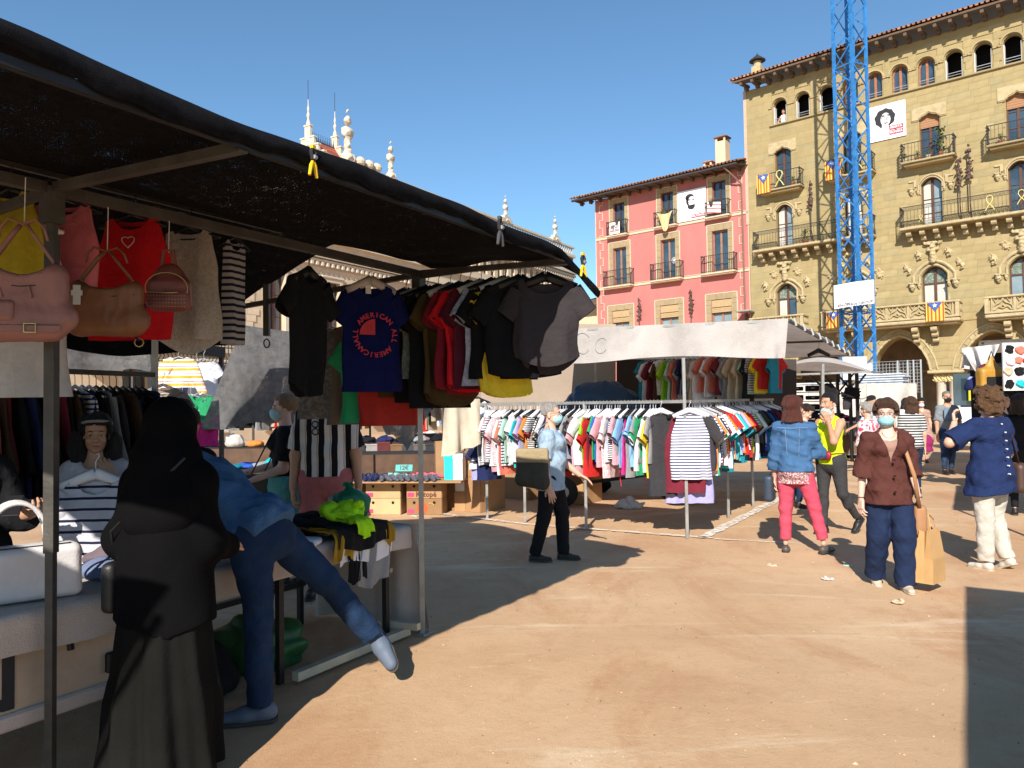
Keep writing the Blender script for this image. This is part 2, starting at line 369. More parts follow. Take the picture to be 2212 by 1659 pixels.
def hair_chunk(style, res, seed):
    W1 = wob(seed); W2 = wob(seed+1, 8); P = [ell((0, .018, .052), (.086, .104, .092))]; amp, fr = .004, 130; cutz = -.035
    if style == 'short': P += [ell((0, .05, .0), (.074, .066, .085)), ell((.02, -.045, .098), (.062, .055, .034))]; cutz = -.02
    if style == 'shortm': P = [ell((0, .018, .048), (.080, .099, .090)), ell((0, .055, -.005), (.070, .055, .07))]; cutz = -.0
    if style == 'full': P += [ell((0, .04, .06), (.100, .105, .092)), ell((0, -.03, .105), (.085, .066, .044)), ell((.075, .0, .03), (.035, .06, .07)), ell((-.075, .0, .03), (.035, .06, .07)), ell((0, .06, -.03), (.080, .055, .06))]; cutz = -.01; amp = .005; fr = 90
    if style == 'bob': P += [ell((0, .035, .045), (.104, .112, .098)), cap((0, .04, 0), (0, .055, -.15), .104, .122, ax=(0, 1, 0), f=.74, cut=True)]; cutz = -.3; amp = .010; fr = 60
    if style == 'long': P += [ell((0, .03, .06), (.105, .11, .095)), cap((0, .045, 0), (0, .065, -.26), .10, .14, ax=(0, 1, 0), f=.6), ell((.105, 0, -.10), (.045, .06, .14)), ell((-.105, 0, -.10), (.045, .06, .14))]; cutz = -.4; amp = .014; fr = 70
    if style == 'bun': P += [ell((0, .085, .135), (.056, .052, .052)), ell((0, .05, .01), (.07, .06, .06))]; cutz = -.01
    if style == 'tail': P += [ell((0, .10, .02), (.03, .035, .05)), ell((0, .05, -.01), (.07, .06, .06))]; cutz = -.01
    if style == 'curly': P += [ell((0, .03, .05), (.115, .12, .105)), ell((0, .07, -.05), (.10, .07, .08)), ell((0, -.05, .10), (.08, .06, .05)), ell((.075, .02, -.02), (.045, .06, .06)), ell((-.075, .02, -.02), (.045, .06, .06))]; cutz = -.3; amp = .011; fr = 150
    if style == 'cap': P = [ell((0, .012, .06), (.084, .102, .075)), cap((0, -.09, .065), (0, -.13, .055), .05, .045, ax=(0, 0, 1), f=.18)]; cutz = -.2; amp = 0
    def post(X, Y, Z, Dg):
        if style == 'curly': nzv = amp*(W1(X, Y, Z, fr, fr, fr)*.6+W2(X, Y, Z, 70, 70, 70)*.6)
        else: nzv = amp*W2(X, Y, Z, fr, fr, fr*.22)
        Dg = Dg+nzv
        if style == 'cap': return np.maximum(Dg, -(Z-.035-.15*np.maximum(0, -Y-.06)))
        face = np.maximum(np.maximum(Y-(-.042), Z-(.078 if style != 'full' else .062)-.25*np.abs(X)*0), np.abs(X)-.072)   # the open face
        side = np.maximum(np.maximum(Y-(-.012), Z-.035), -(Z+.3))
        o = np.minimum(face, side) if style not in ('long', 'bob', 'curly') else np.maximum(np.maximum(Y+.038, Z-.075), np.abs(X)-.080)
        Dg = np.maximum(Dg, -o)
        return np.maximum(Dg, -(Z-cutz)) if cutz > -.25 else Dg
    if style == 'cap': return sdf(P, res, .01, post)
    return sdf(P, res, .02, post)
def person(label, x, y, rz, H, arms, legs, top=None, bottom=None, shoes=None, hair=('short', 'brown'), skin='fair', lean=(0, 0, 1), face=(0, -1, 0), headup=(0, 0, 1), g=1., bust=0., belly=0.,
           mask=None, glasses=False, near=True, hands=((-1, .35), (1, .35)), group=None, lift=None, hipw=1., z=0., cat='person', headoff=(0, 0, 0), drop=0., seed=1, noface=False, nohead=False, footdir=None, legs_vis=True, twist=0.):
    """front is -y in the person's own frame; arms = (upper, fore, hand, palm normal) directions for the -x side then the +x side; legs = (thigh, shin) likewise"""
    t = thing('person', label, cat, (x, y, z), rz, group)
    sp = unit(lean); X = V(math.cos(twist), math.sin(twist), 0); s = H/1.65
    res = .010 if near else .017
    pel = V(0, 0, 0); hipj = [V(-.082*s*hipw, 0, -.01), V(.082*s*hipw, 0, -.01)]
    TH, SHN, AK = .235*H, .243*H, .045*H
    ankles = []; knees = []
    for i, (th, shn) in enumerate(legs):
        k = hipj[i]+unit(th)*TH; a = k+unit(shn)*SHN; knees.append(k); ankles.append(a)
    low = min(a[2] for a in ankles)-AK+drop; off = V(0, 0, -low)
    pel = pel+off; hipj = [h+off for h in hipj]; knees = [k+off for k in knees]; ankles = [a+off for a in ankles]
    waist = pel+sp*.13*H*.8+V(0, 0, .02); chest = pel+sp*.225*H; neckb = pel+sp*.305*H; dep = unit(np.cross(sp, X))
    if dep[1] > 0: dep = -dep
    shz = pel+sp*.270*H; shw = .084*H*(g*.5+.5)
    sh = [shz-X*shw-sp*.016, shz+X*shw-sp*.016]
    UA, FA = .168*H, .150*H; el = []; wr = []
    for i, A in enumerate(arms):
        e = sh[i]+unit(A[0])*UA; el.append(e); wr.append(e+unit(A[1])*FA)
    fd = unit(face); hu = unit(headup); hs = H/6.95/.237
    hc = neckb+sp*.028*H+hu*.103*hs+fd*.018+V(*headoff)
    HM = frame(fd, hu)
    def torso(o):
        q = [cap(pel+sp*.0, waist, (.150*hipw*s*g+o), (.118*s*g+o), ax=dep, f=.72), cap(waist, chest, .118*s*g+o, .142*s*g+o, ax=dep, f=.70), cap(chest, pel+sp*.248*H, .138*s*g+o, .112*s*g+o, ax=dep, f=.66),
             cap(neckb-sp*.035, sh[0]-sp*.002, .046*s+o*.8, .040*s+o*.8), cap(neckb-sp*.035, sh[1]-sp*.002, .046*s+o*.8, .040*s+o*.8), ell(pel-dep*.045*s, (.13*s*hipw*g+o, .10*s*g+o, .11*s+o)),
             cap(shz-sp*.02, neckb+sp*.01, .070*s+o*.8, .048*s+o*.6)]
        if bust:
            for sx in (-1, 1): q.append(ell(chest+X*sx*.066*s+dep*(.072*s*g)-sp*.012, (.062*s*bust+o, .058*s*bust+o, .062*s*bust+o)))
        if belly: q.append(ell(waist+dep*.05*s*belly-sp*.02, (.125*s*g+o, .095*s*belly+o, .13*s+o)))
        return q
    def arm(i, o, frac=2., cut=True, loose=0.):
        q = [cap(shz+X*(1 if i else -1)*shw*.55-sp*.02, sh[i], .045*s+o, .044*s*g+o+loose*.4)]
        a, e, wv = sh[i], el[i], wr[i]
        if frac <= 1: q.append(cap(a, a+(e-a)*frac, .044*s*g+o+loose*.5, .042*s*g+o+loose, cut=cut))
        else:
            q.append(cap(a, e, .044*s*g+o+loose*.4, .037*s*g+o+loose*.6)); f2 = frac-1; q.append(cap(e, e+(wv-e)*f2, .037*s*g+o+loose*.6, (.037-.013*f2)*s*g+o+loose, cut=cut))
        return q
    def leg(i, o, frac=2., knee_r=None, hem_r=None):
        h, k, a = hipj[i], knees[i], ankles[i]; sx = 1 if i else -1
        r0, r1, r2 = .088*s*g*(.5+.5*hipw)+o, (knee_r or .052*s*g+o), (hem_r or .036*s+o)
        if frac <= 1: return [cap(h, h+(k-h)*frac, r0, r0+(r1-r0)*frac, cut=True)]
        f2 = frac-1; q = [cap(h, k, r0, r1), cap(k, k+(a-k)*f2, r1, r1+(r2-r1)*f2, cut=True)]
        if not hem_r: q.append(ell(k+(a-k)*.28+V(0, .012, 0), (.047*s*g+o, .052*s*g+o, .10*s+o)))
        return q
    if legs_vis is False: leg_body = []
    else: leg_body = leg(0, -.012 if bottom else 0)+leg(1, -.012 if bottom else 0)
    prims = torso(-.013 if top else 0)+arm(0, 0, 2., False)+arm(1, 0, 2., False)+leg_body+[cap(neckb-sp*.03, hc-hu*.03+(-fd)*.012, .056*s, .047*s)]
    ch = [sdf(prims, .013 if near else .018, .03)]
    hr = .0052 if near else .009
    if not nohead: ch.append(xf(sdf(head_prims(), hr, .012), HM, hc, hs))
    for i, A in enumerate(arms):
        if A[2] is not None: ch.append(hand_chunk(wr[i], A[2], A[3], s*(1. if near else 1.05), -1 if i else 1, A[4] if len(A) > 4 else .35, .0045 if near else .008))
    body = put('body', np_mesh('body', ch), SKIN[skin], t)
    W1 = wob(seed*7+3); W2 = wob(seed*7+5)
    def folds(amp, fx=22., fz=34.):
        amp = amp*1.5
        def fn(X_, Y_, Z_, Dg): return Dg+amp*(W1(X_, Y_, Z_, fx, fx, fz)+.6*W2(X_, Y_, Z_, fx*2.3, fx*2.3, fz*1.7))
        return fn
    cres = .0085 if near else .015
    if bottom:
        kind = bottom.get('kind', 'trousers'); o = bottom.get('off', .008); wst = pel+sp*bottom.get('waist', .055)*H
        pr = [p for p in torso(o)[:1]]+[torso(o)[4]]
        fr = bottom.get('frac', 1.93)
        for i in (0, 1): pr += leg(i, o, fr, bottom.get('knee'), bottom.get('hem'))
        ff = folds(bottom.get('fold', .003)*.55)
        def post(X_, Y_, Z_, Dg):
            Dg = ff(X_, Y_, Z_, Dg); return np.maximum(Dg, (X_-wst[0])*sp[0]+(Y_-wst[1])*sp[1]+(Z_-wst[2])*sp[2])
        b = blob(bottom.get('name', kind), pr, cres, bottom['mat'], t, .022, post)
    if shoes:
        for i in (0, 1):
            a = ankles[i]; shn = unit(knees[i]-a); fdv = V(*(footdir[i] if footdir else (0, -1, 0))); fdv = unit(fdv); upf = unit(shn-fdv*(shn@fdv)) if footdir and abs(fdv[2]) > .2 else V(0, 0, 1)
            fdv = unit(fdv-upf*(fdv@upf)); FM = frame(fdv, upf)
            base = a-upf*AK; sz = s*shoes.get('size', 1.)
            P = [cap((0, .035, .034), (0, -.055, .030), .034, .036), cap((0, -.055, .027), (0, -.145, .022), .040, .030, ax=(0, 0, 1), f=.75), cap((0, .02, .04), (0, .012, shoes.get('collar', .085)), .037, shoes.get('cr', .038), cut=True)]
            def post(X_, Y_, Z_, Dg): return np.maximum(Dg, .008-Z_)
            c = sdf(P, .0075 if near else .012, .02, post); so_ = put('shoe', np_mesh('shoe', [xf(c, FM, base, sz)]), shoes['mat'], t)
            mb = MB(); pts = [(.036*math.cos(a_), .05+.02*math.sin(a_)) for a_ in np.linspace(0, math.pi, 7)]+[(-.038, -.03), (-.043, -.09)]+[(.034*math.cos(a_), -.135+.05*math.sin(a_)) for a_ in np.linspace(math.pi, 2*math.pi, 9)]+[(.043, -.09), (.038, -.03)]
            vs = [V(px_, py_, zz) for zz in (0, shoes.get('sole', .014)) for px_, py_ in pts]; n_ = len(pts)
            mb.add([(FM @ v)*sz+base for v in vs], [tuple(range(n_))[::-1], tuple(range(n_, 2*n_))]+[(k, (k+1) % n_, (k+1) % n_+n_, k+n_) for k in range(n_)])
            put('sole', mb, shoes.get('solemat', M_SOLE), so_)
    for top in ([] if not top else top if isinstance(top, list) else [top]):
        o = top.get('off', .013); hem = pel+sp*top.get('hem', -.03)*H; pr = torso(o); loose = top.get('loose', .008)
        if top.get('aline'): pr.append(cap(waist+sp*.02, pel-sp*.13*H, .12*s*g+o, top['aline']*s*1.12, ax=dep, f=.78))
        if top.get('sleeve', 0) > 0:
            for i in (0, 1): pr += arm(i, o*.7, top['sleeve'], True, loose)
        nk = neckb+dep*top.get('neckf', .06)+sp*.005; nr = top.get('neck', .075); nd = top.get('neckd', .07)
        ff = folds(top.get('fold', .0035)); sl = top.get('sleeve', 0)
        tilt = top.get('hemtilt', 0.)
        def post(X_, Y_, Z_, Dg):
            Dg = ff(X_, Y_, Z_, Dg); h_ = -((X_-hem[0])*(sp[0]+tilt)+(Y_-hem[1])*sp[1]+(Z_-hem[2])*sp[2]); Dg = np.maximum(Dg, h_)
            k_ = np.sqrt(((X_-nk[0])/nr)**2+((Y_-nk[1])/.06)**2+((Z_-nk[2])/nd)**2)-1; Dg = np.maximum(Dg, -k_*.05)
            k_ = (X_-neckb[0])*sp[0]+(Y_-neckb[1])*sp[1]+(Z_-neckb[2])*sp[2]-top.get('collar', .012); Dg = np.maximum(Dg, k_)
            if sl == 0:
                for q in sh:
                    k_ = np.sqrt((X_-q[0])**2+(Y_-q[1])**2+(Z_-q[2])**2)-.062*s; Dg = np.maximum(Dg, -k_)
            if top.get('tcut') is not None: q = pel+sp*top['tcut']*H; Dg = np.maximum(Dg, (X_-q[0])*sp[0]+(Y_-q[1])*sp[1]+(Z_-q[2])*sp[2])
            if top.get('post'): Dg = top['post'](X_, Y_, Z_, Dg, dict(pel=pel, sp=sp, chest=chest, neckb=neckb, dep=dep, waist=waist))
            return Dg
        blob(top.get('name', 'shirt'), pr, cres, top['mat'], t, .025, post)
    if hair and not nohead:
        hc_ = hair_chunk(hair[0], .0075 if near else .012, seed); put('cap' if hair[0] == 'cap' else 'hair', np_mesh('hair', [xf(hc_, HM, hc, hs)]), HAIR[hair[1]] if hair[1] in HAIR else hair[1], t)
    Hm = Matrix([[*HM[0]*hs, hc[0]], [*HM[1]*hs, hc[1]], [*HM[2]*hs, hc[2]], [0, 0, 0, 1]])
    if not noface and not nohead:
        for sx in (-1, 1):
            mb = MB(); P_, F_ = [], []
            mb.lathe([(.0001, -.0095), (.006, -.0075), (.0092, -.0025), (.0092, .0025), (.006, .0075), (.0001, .0095)], n=10)
            M2 = Hm @ Matrix.Translation((sx*.031, -.0775, .012)) @ Matrix.Rotation(R(90), 4, 'X')
            mb.v = [tuple(M2 @ Vector(v)) for v in mb.v]; e_ = put('eye', mb.mesh('eye', 'all'), M_EYE, t)
            mb = MB(); mb.lathe([(.0001, -.0075), (.005, -.0055), (.0066, 0), (.005, .003)], n=8)
            M2 = Hm @ Matrix.Translation((sx*.031, -.0825, .012)) @ Matrix.Rotation(R(-90), 4, 'X')
            mb.v = [tuple(M2 @ Vector(v)) for v in mb.v]; put('iris', mb, M_IRIS, e_)
            mb = MB(); mb.tube([Hm @ Vector(p) for p in ((sx*.016, -.0915, .034), (sx*.032, -.089, .040), (sx*.049, -.076, .034))], [.0022*hs, .0032*hs, .0016*hs], 5)
            put('eyebrow', mb, HAIR['dark'] if hair and hair[1] not in ('grey', 'silver') else HAIR['silver'], t)
        if not mask:
            mb = MB(); mb.tube([Hm @ Vector(p) for p in ((-.023, -.083, -.056), (-.008, -.0915, -.053), (0, -.0925, -.055), (.008, -.0915, -.053), (.023, -.083, -.056))], [.002*hs, .0055*hs, .0055*hs, .0055*hs, .002*hs], 6); put('lips', mb, M_LIP, t)
    if mask:
        mcol, my = mask[0], (mask[1] if len(mask) > 1 else 0)
        Pm = [ell((0, -.034, -.042+my), (.067, .080, .056)), ell((0, -.082, -.022+my), (.028, .034, .030))]
        def post(X_, Y_, Z_, Dg): return np.maximum(np.maximum(Dg+.0016*np.sin(Z_*420), Y_+.030+.25*(abs(Z_+.045-my))), Z_-(.012+my)+.25*abs(X_))
        mk = put('face_mask', np_mesh('mask', [xf(sdf(Pm, .006 if near else .009, .01, post), HM, hc, hs)]), mcol, t)
        for sx in (-1, 1):
            mb = MB(); mb.tube([Hm @ Vector(p) for p in ((sx*.063, -.045, .002+my), (sx*.078, -.01, (.002+my)*.6), (sx*.082, .022, -.004), (sx*.078, -.01, (-.07+my)*.6), (sx*.063, -.045, -.07+my))], .0016*hs, 5); put('ear_loop', mb, M_MASKW, mk)
    if glasses:
        mb = MB()
        for sx in (-1, 1):
            c_ = Vector((sx*.033, -.104, .010)); pts = [Hm @ (c_+Vector((.025*math.cos(a_), .004*abs(math.cos(a_)), .017*math.sin(a_)))) for a_ in np.linspace(0, 2*math.pi, 17)]
            mb.tube(pts, .0014, 5, False); mb.tube([Hm @ Vector((sx*.057, -.10, .014)), Hm @ Vector((sx*.080, -.03, .016)), Hm @ Vector((sx*.082, .015, .010))], .0014, 5)
        mb.tube([Hm @ Vector((-.008, -.106, .014)), Hm @ Vector((.008, -.106, .014))], .0014, 5); put('glasses', mb, M_WIRE, t)
    J = dict(pel=pel, waist=waist, chest=chest, neckb=neckb, sh=sh, el=el, wr=wr, hip=hipj, knee=knees, ankle=ankles, hc=hc, hs=hs, HM=HM, Hm=Hm, dep=dep, sp=sp, M=TM[t.name], s=s, hem=None, X=X)
    return t, J
def wp(J, p): return J['M'] @ Vector(p)
def strap_bag(name, label, cat, J, body_prims, m, strap_pts, sw=.012, res=.01, post=None, strapmat=None, group=None, flat=.3, k=.02):
    """a bag carried by a person: a thing of its own whose vertices are given in the person's frame"""
    c0 = wp(J, strap_pts[-1]); t = thing(name, label, cat, c0, 0, group)
    P, F = sdf(body_prims, res, k, post); Mx = TM[t.name].inverted() @ J['M']; P = P @ np.array(Mx.to_3x3()).T+np.array(Mx.translation)
    put('bag_body', np_mesh('bag_body', [(P, F)]), m, t)
    mb = MB(); mb.tube([Mx @ Vector(p) for p in strap_pts], sw, 6, True, flat); put('strap', mb.mesh('strap', 'all'), strapmat or m, t)
    return t, Mx
# ------------------------------------------------------------------ ground
rng = random.Random(11)
def ground_mat():
    m = bpy.data.materials.new('packed_sand'); m.use_nodes = True; N = m.node_tree.nodes; L = m.node_tree.links; b = N['Principled BSDF']
    tc = N.new('ShaderNodeTexCoord')
    def nz(sc, det=6, ro=.6, st=None, dist=0.):
        v = tc.outputs['Object']
        if st: mp = N.new('ShaderNodeMapping'); mp.inputs['Scale'].default_value = st; mp.inputs['Rotation'].default_value = (0, 0, R(28)); L.new(v, mp.inputs[0]); v = mp.outputs[0]
        n = N.new('ShaderNodeTexNoise'); n.inputs['Scale'].default_value = sc; n.inputs['Detail'].default_value = det; n.inputs['Roughness'].default_value = ro; n.inputs['Distortion'].default_value = dist; L.new(v, n.inputs['Vector']); return n.outputs[0]
    def rmp(s, a, c, lo=0., hi=1.):
        x = N.new('ShaderNodeMapRange'); x.inputs[1].default_value = a; x.inputs[2].default_value = c; x.inputs[3].default_value = lo; x.inputs[4].default_value = hi; L.new(s, x.inputs[0]); return x.outputs[0]
    def mix(f, a, c):
        x = N.new('ShaderNodeMix'); x.data_type = 'RGBA'; L.new(f, x.inputs[0])
        for s, v in ((x.inputs[6], a), (x.inputs[7], c)):
            if isinstance(v, tuple): s.default_value = (*v, 1)
            else: L.new(v, s)
        return x.outputs[2]
    c = mix(rmp(nz(.45, 5), .35, .66), (.50, .318, .180), (.62, .42, .255))
    c = mix(rmp(nz(.9, 6, .7, (1, .5, 1), .6), .50, .68, 0, .8), c, (.44, .23, .12))
    c = mix(rmp(nz(.8, 7, .72, (.4, 1.6, 1), 1.2), .55, .74, 0, .8), c, (.76, .62, .44))
    c = mix(rmp(nz(4.5, 8, .75), .52, .8, 0, .45), c, (.34, .19, .10))
    c = mix(rmp(nz(55, 3, .8), .60, .75, 0, .5), c, (.72, .56, .40))
    c = mix(rmp(nz(110, 2, .8), .60, .72, 0, .5), c, (.18, .10, .055))
    L.new(c, b.inputs['Base Color']); b.inputs['Roughness'].default_value = .93; b.inputs['Specular IOR Level'].default_value = .15
    bp = N.new('ShaderNodeBump'); bp.inputs['Strength'].default_value = .5; bp.inputs['Distance'].default_value = .015
    ad = N.new('ShaderNodeMath'); ad.operation = 'MULTIPLY_ADD'; ad.inputs[1].default_value = .35; L.new(nz(150, 2), ad.inputs[0]); L.new(nz(9, 8, .75), ad.inputs[2]); L.new(ad.outputs[0], bp.inputs['Height']); L.new(bp.outputs[0], b.inputs['Normal'])
    return m
M_SAND = ground_mat()
mb = MB(); gw = lambda x, y: .012*mnoise.noise(Vector((x*.5, y*.5, 1)))+.006*mnoise.noise(Vector((x*1.7, y*1.7, 4)))
mb.grid(lambda u, v: (-10+24*u, 1+24*v, 0 if u in (0, 1) or v in (0, 1) else gw(-10+24*u, 1+24*v)-.004), 160, 160)
S_ = 400
mb.add([(-S_, -S_, 0), (S_, -S_, 0), (S_, 1, 0), (-S_, 1, 0), (-S_, 25, 0), (S_, 25, 0), (S_, S_, 0), (-S_, S_, 0), (-10, 1, 0), (-10, 25, 0), (14, 1, 0), (14, 25, 0)], [(0, 1, 2, 3), (4, 5, 6, 7), (3, 8, 9, 4), (10, 2, 5, 11)])
put('ground', mb.mesh('ground', 'all'), M_SAND, kind='structure')
# chalk lines that mark out the stall plots
M_CHALK = mat('chalk_line', (.80, .74, .66), .95, .12, 8, alpha=(.06, 16, .14))
def chalk(label, a, b, wd, seed):
    rs = random.Random(seed); a = Vector(a); b = Vector(b); n = int((b-a).length/.12)+1; t = (b-a).normalized(); s = Vector((-t.y, t.x, 0)); vs = []
    for i in range(n+1):
        p = a+(b-a)*i/n
        for sg in (-1, 1): q = p+s*sg*wd/2*(1+rs.uniform(-.3, .3)); vs.append((q.x, q.y, .013))
    mb = MB(); mb.add(vs, [(2*i, 2*i+1, 2*i+3, 2*i+2) for i in range(n)]); put('painted_line', mb, M_CHALK, kind='structure')
chalk('', G(930, 1108), G(1140, 1134), .10, 1); chalk('', G(1140, 1134), G(1540, 1164), .08, 2); chalk('', G(1518, 1163), G(1700, 1070), .13, 3); chalk('', G(1700, 1070), G(1830, 1003), .14, 4)
chalk('', G(1545, 1166), G(1730, 1176), .05, 5)
# pebbles and grit
mb = MB(); rs = random.Random(5)
for i in range(1700):
    y = 2.4+10*rs.random()**1.6; x = rs.uniform(-.75, .75)*y; r = rs.uniform(.002, .005)*(1+.08*y)*(1.8 if rs.random() < .03 else 1); z = gw(x, y)-.004+r*.2
    vs = [(x+r*rs.uniform(.7, 1.3), y, z), (x, y+r*rs.uniform(.7, 1.3), z), (x-r*rs.uniform(.7, 1.3), y, z), (x, y-r, z), (x, y, z+r*.8)]
    mb.add(vs, [(0, 1, 4), (1, 2, 4), (2, 3, 4), (3, 0, 4)])
o = put('gravel', mb, mat('grit', (.38, .27, .18), .9, .2, 3, island=.75)); tag(o, kind='stuff')

# ------------------------------------------------------------------ facade tools (local frame: x right, y into the building, z up)
def arch_z(x, c, hw, zs, rise, kind):
    t = min(1, abs((x-c)/hw))
    if kind == 'a': return zs+rise*math.sqrt(max(0, 1-t*t))
    if kind == 's': return zs+rise*math.sqrt(max(0, 1-.72*t*t))-rise*math.sqrt(.28)*t*t
    return zs+rise*((1-t**2.1)**.62*.88+.12*(1-t)**1.2)
def wall(mb, u0, u1, z0, z1, holes, dep):
    us = sorted({u0, u1, *[h[0] for h in holes], *[h[1] for h in holes]}); zs = sorted({z0, z1, *[h[2] for h in holes], *[h[3] for h in holes]})
    us = [u for u in us if u0 <= u <= u1]; zs = [z for z in zs if z0 <= z <= z1]
    for i in range(len(us)-1):
        for j in range(len(zs)-1):
            cx, cz = (us[i]+us[i+1])/2, (zs[j]+zs[j+1])/2
            if any(h[0] < cx < h[1] and h[2] < cz < h[3] for h in holes): continue
            mb.add([(us[i], 0, zs[j]), (us[i+1], 0, zs[j]), (us[i+1], 0, zs[j+1]), (us[i], 0, zs[j+1])], [(0, 1, 2, 3)])
    for h in holes:
        a, b, c, d = h[:4]; kind = h[4] if len(h) > 4 else 'r'; dp = h[6] if len(h) > 6 else dep
        zt = d
        if kind != 'r':
            zs_ = d-h[5]; n = 16; cx = (a+b)/2; hw = (b-a)/2; pts = [(a+(b-a)*k/n, arch_z(a+(b-a)*k/n, cx, hw, zs_, h[5], kind)) for k in range(n+1)]
            for k in range(n):
                (x0, za), (x1, zb) = pts[k], pts[k+1]
                mb.add([(x0, 0, za), (x1, 0, zb), (x1, 0, d), (x0, 0, d), (x0, dp, za), (x1, dp, zb)], [(0, 1, 2, 3), (0, 4, 5, 1)])
            zt = zs_
        else: mb.add([(a, 0, d), (b, 0, d), (b, dp, d), (a, dp, d)], [(0, 3, 2, 1)])
        mb.add([(a, 0, c), (a, 0, zt), (a, dp, zt), (a, dp, c)], [(0, 1, 2, 3)]); mb.add([(b, 0, c), (b, 0, zt), (b, dp, zt), (b, dp, c)], [(3, 2, 1, 0)])
        mb.add([(a, 0, c), (b, 0, c), (b, dp, c), (a, dp, c)], [(0, 1, 2, 3)])
M_GLASS = mat('window_glass', (.035, .06, .085), .08, .5, .7, spec=1.0); M_GLASSL = mat('window_glass_pale', (.20, .26, .29), .2, .3, .9, spec=.8)
M_CURT = mat('lace_curtain', (.52, .50, .45), .9, .15, 3, stretch=(9, 1, .6)); M_STAIN = mat('leaded_glass', (.10, .16, .14), .2, .5, 9, col2=(.30, .30, .22), bscale2=14)
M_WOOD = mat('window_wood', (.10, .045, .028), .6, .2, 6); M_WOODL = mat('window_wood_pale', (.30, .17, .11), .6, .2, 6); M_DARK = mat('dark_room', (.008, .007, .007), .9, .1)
M_IRON = mat('wrought_iron', (.045, .042, .042), .6, .2, metal=.3); M_BLIND = mat('roller_blind', (.36, .19, .10), .8, .15, 30, bump=.2, bscale=40)
def window(P, a, b, c, d, y=.22, kind='r', rise=0., wood=M_WOOD, rows=2, glass=None, blind=0., transom=None, curtain=None, leaves=2, sub=True):
    """casement: a frame with leaves, glazing bars and panes; a part of the house"""
    mb = MB(); fw = .06; cx = (a+b)/2
    top = lambda x: d if kind == 'r' else arch_z(x, cx, (b-a)/2, d-rise, rise, kind)
    n = 12 if kind != 'r' else 1
    mb.box((a+fw/2, y, (c+top(a))/2), (fw, .07, top(a)-c)); mb.box((b-fw/2, y, (c+top(b))/2), (fw, .07, top(b)-c)); mb.box((cx, y, c+.05), (b-a-2*fw, .066, .1))
    pts = [(a+fw/2+(b-a-fw)*k/n, top(a+(b-a)*k/n)-fw/2) for k in range(n+1)]
    for k in range(n): mb.bar((pts[k][0], y, pts[k][1]), (pts[k+1][0], y, pts[k+1][1]), .068, fw)
    if leaves == 2: mb.box((cx, y-.012, (c+top(cx))/2), (.11, .06, top(cx)-c-.1))
    zt = transom if transom else (d if kind == 'r' else d-rise)
    if transom: mb.box((cx, y-.014, transom), (b-a-2*fw, .058, .07))
    for r in range(1, rows): mb.box((cx, y, c+(zt-c)*r/rows), (b-a-2*fw, .04, .035))
    o = put('window', mb, wood, P)
    for i in range(leaves):
        x0 = a+fw+(b-a-2*fw)*i/leaves; x1 = a+fw+(b-a-2*fw)*(i+1)/leaves; z0_ = c+.1
        segs = [z0_]+[c+(zt-c)*r/rows for r in range(1, rows)]+[zt]
        g = (glass[i] if isinstance(glass, (list, tuple)) else glass) or M_GLASS
        for q in range(len(segs)-1):
            p = MB(); p.add([(x0, y+.012, segs[q]), (x1, y+.012, segs[q]), (x1, y+.012, segs[q+1]), (x0, y+.012, segs[q+1])], [(0, 1, 2, 3)]); put('glass_pane', p, g, o)
        if transom or kind != 'r':
            n2 = 8; p = MB(); vs = [(x0+(x1-x0)*k/n2, y+.012, zt) for k in range(n2+1)]+[(x0+(x1-x0)*k/n2, y+.012, max(zt, top(x0+(x1-x0)*k/n2)-.03)) for k in range(n2+1)]
            p.add(vs, [(k, k+1, k+n2+2, k+n2+1) for k in range(n2)]); put('glass_pane', p, M_STAIN if transom else g, o)
    if blind:
        mb = MB()
        nb = int(blind*(top(cx)-c)/.055)
        for k in range(nb): mb.box((cx, y-.07-(.01 if k % 2 else 0), top(cx)-.03-.055*k), (b-a-.03, .02, .052))
        put('roller_blind', mb, M_BLIND, o)
    return o
def railing(P, pts, z0, h, gap=.12, mat_=None, fancy=False, name='railing'):
    """pts: plan outline of the rail"""
    mb = MB()
    for (ax, ay), (bx, by) in zip(pts[:-1], pts[1:]):
        L_ = math.hypot(bx-ax, by-ay); n = max(1, round(L_/gap))
        mb.bar((ax, ay, z0+h), (bx, by, z0+h), .045, .03); mb.bar((ax, ay, z0+.07), (bx, by, z0+.07), .03, .02)
        if fancy: mb.bar((ax, ay, z0+h*.83), (bx, by, z0+h*.83), .02, .02); mb.bar((ax, ay, z0+h*.3), (bx, by, z0+h*.3), .02, .02)
        for k in range(n+1):
            x, y = ax+(bx-ax)*k/n, ay+(by-ay)*k/n; mb.bar((x, y, z0), (x, y, z0+h), .013)
            if fancy and k < n:
                xm, ym = ax+(bx-ax)*(k+.5)/n, ay+(by-ay)*(k+.5)/n
                for zc, rr_ in ((z0+h*.18, .045), (z0+h*.915, .04)):
                    tx, ty = (bx-ax)/L_, (by-ay)/L_; q = [(xm+tx*rr_*math.cos(t_), ym+ty*rr_*math.cos(t_), zc+rr_*math.sin(t_)) for t_ in np.linspace(0, 2*math.pi, 7)]; mb.tube(q, .011, 3, False)
    for x, y in (pts[0], pts[-1]) if len(pts) == 2 else pts: mb.bar((x, y, z0), (x, y, z0+h+.06), .035)
    return put(name, mb, mat_ or M_IRON, P)
FRZ = -R(40.9)
def FP(t, y, z=0):   # facade frame to world (yellow and pink houses)
    return Vector((12.3, 41.9, 0))+Vector((math.cos(FRZ), math.sin(FRZ), 0))*t+Vector((-math.sin(FRZ), math.cos(FRZ), 0))*y+Vector((0, 0, z))
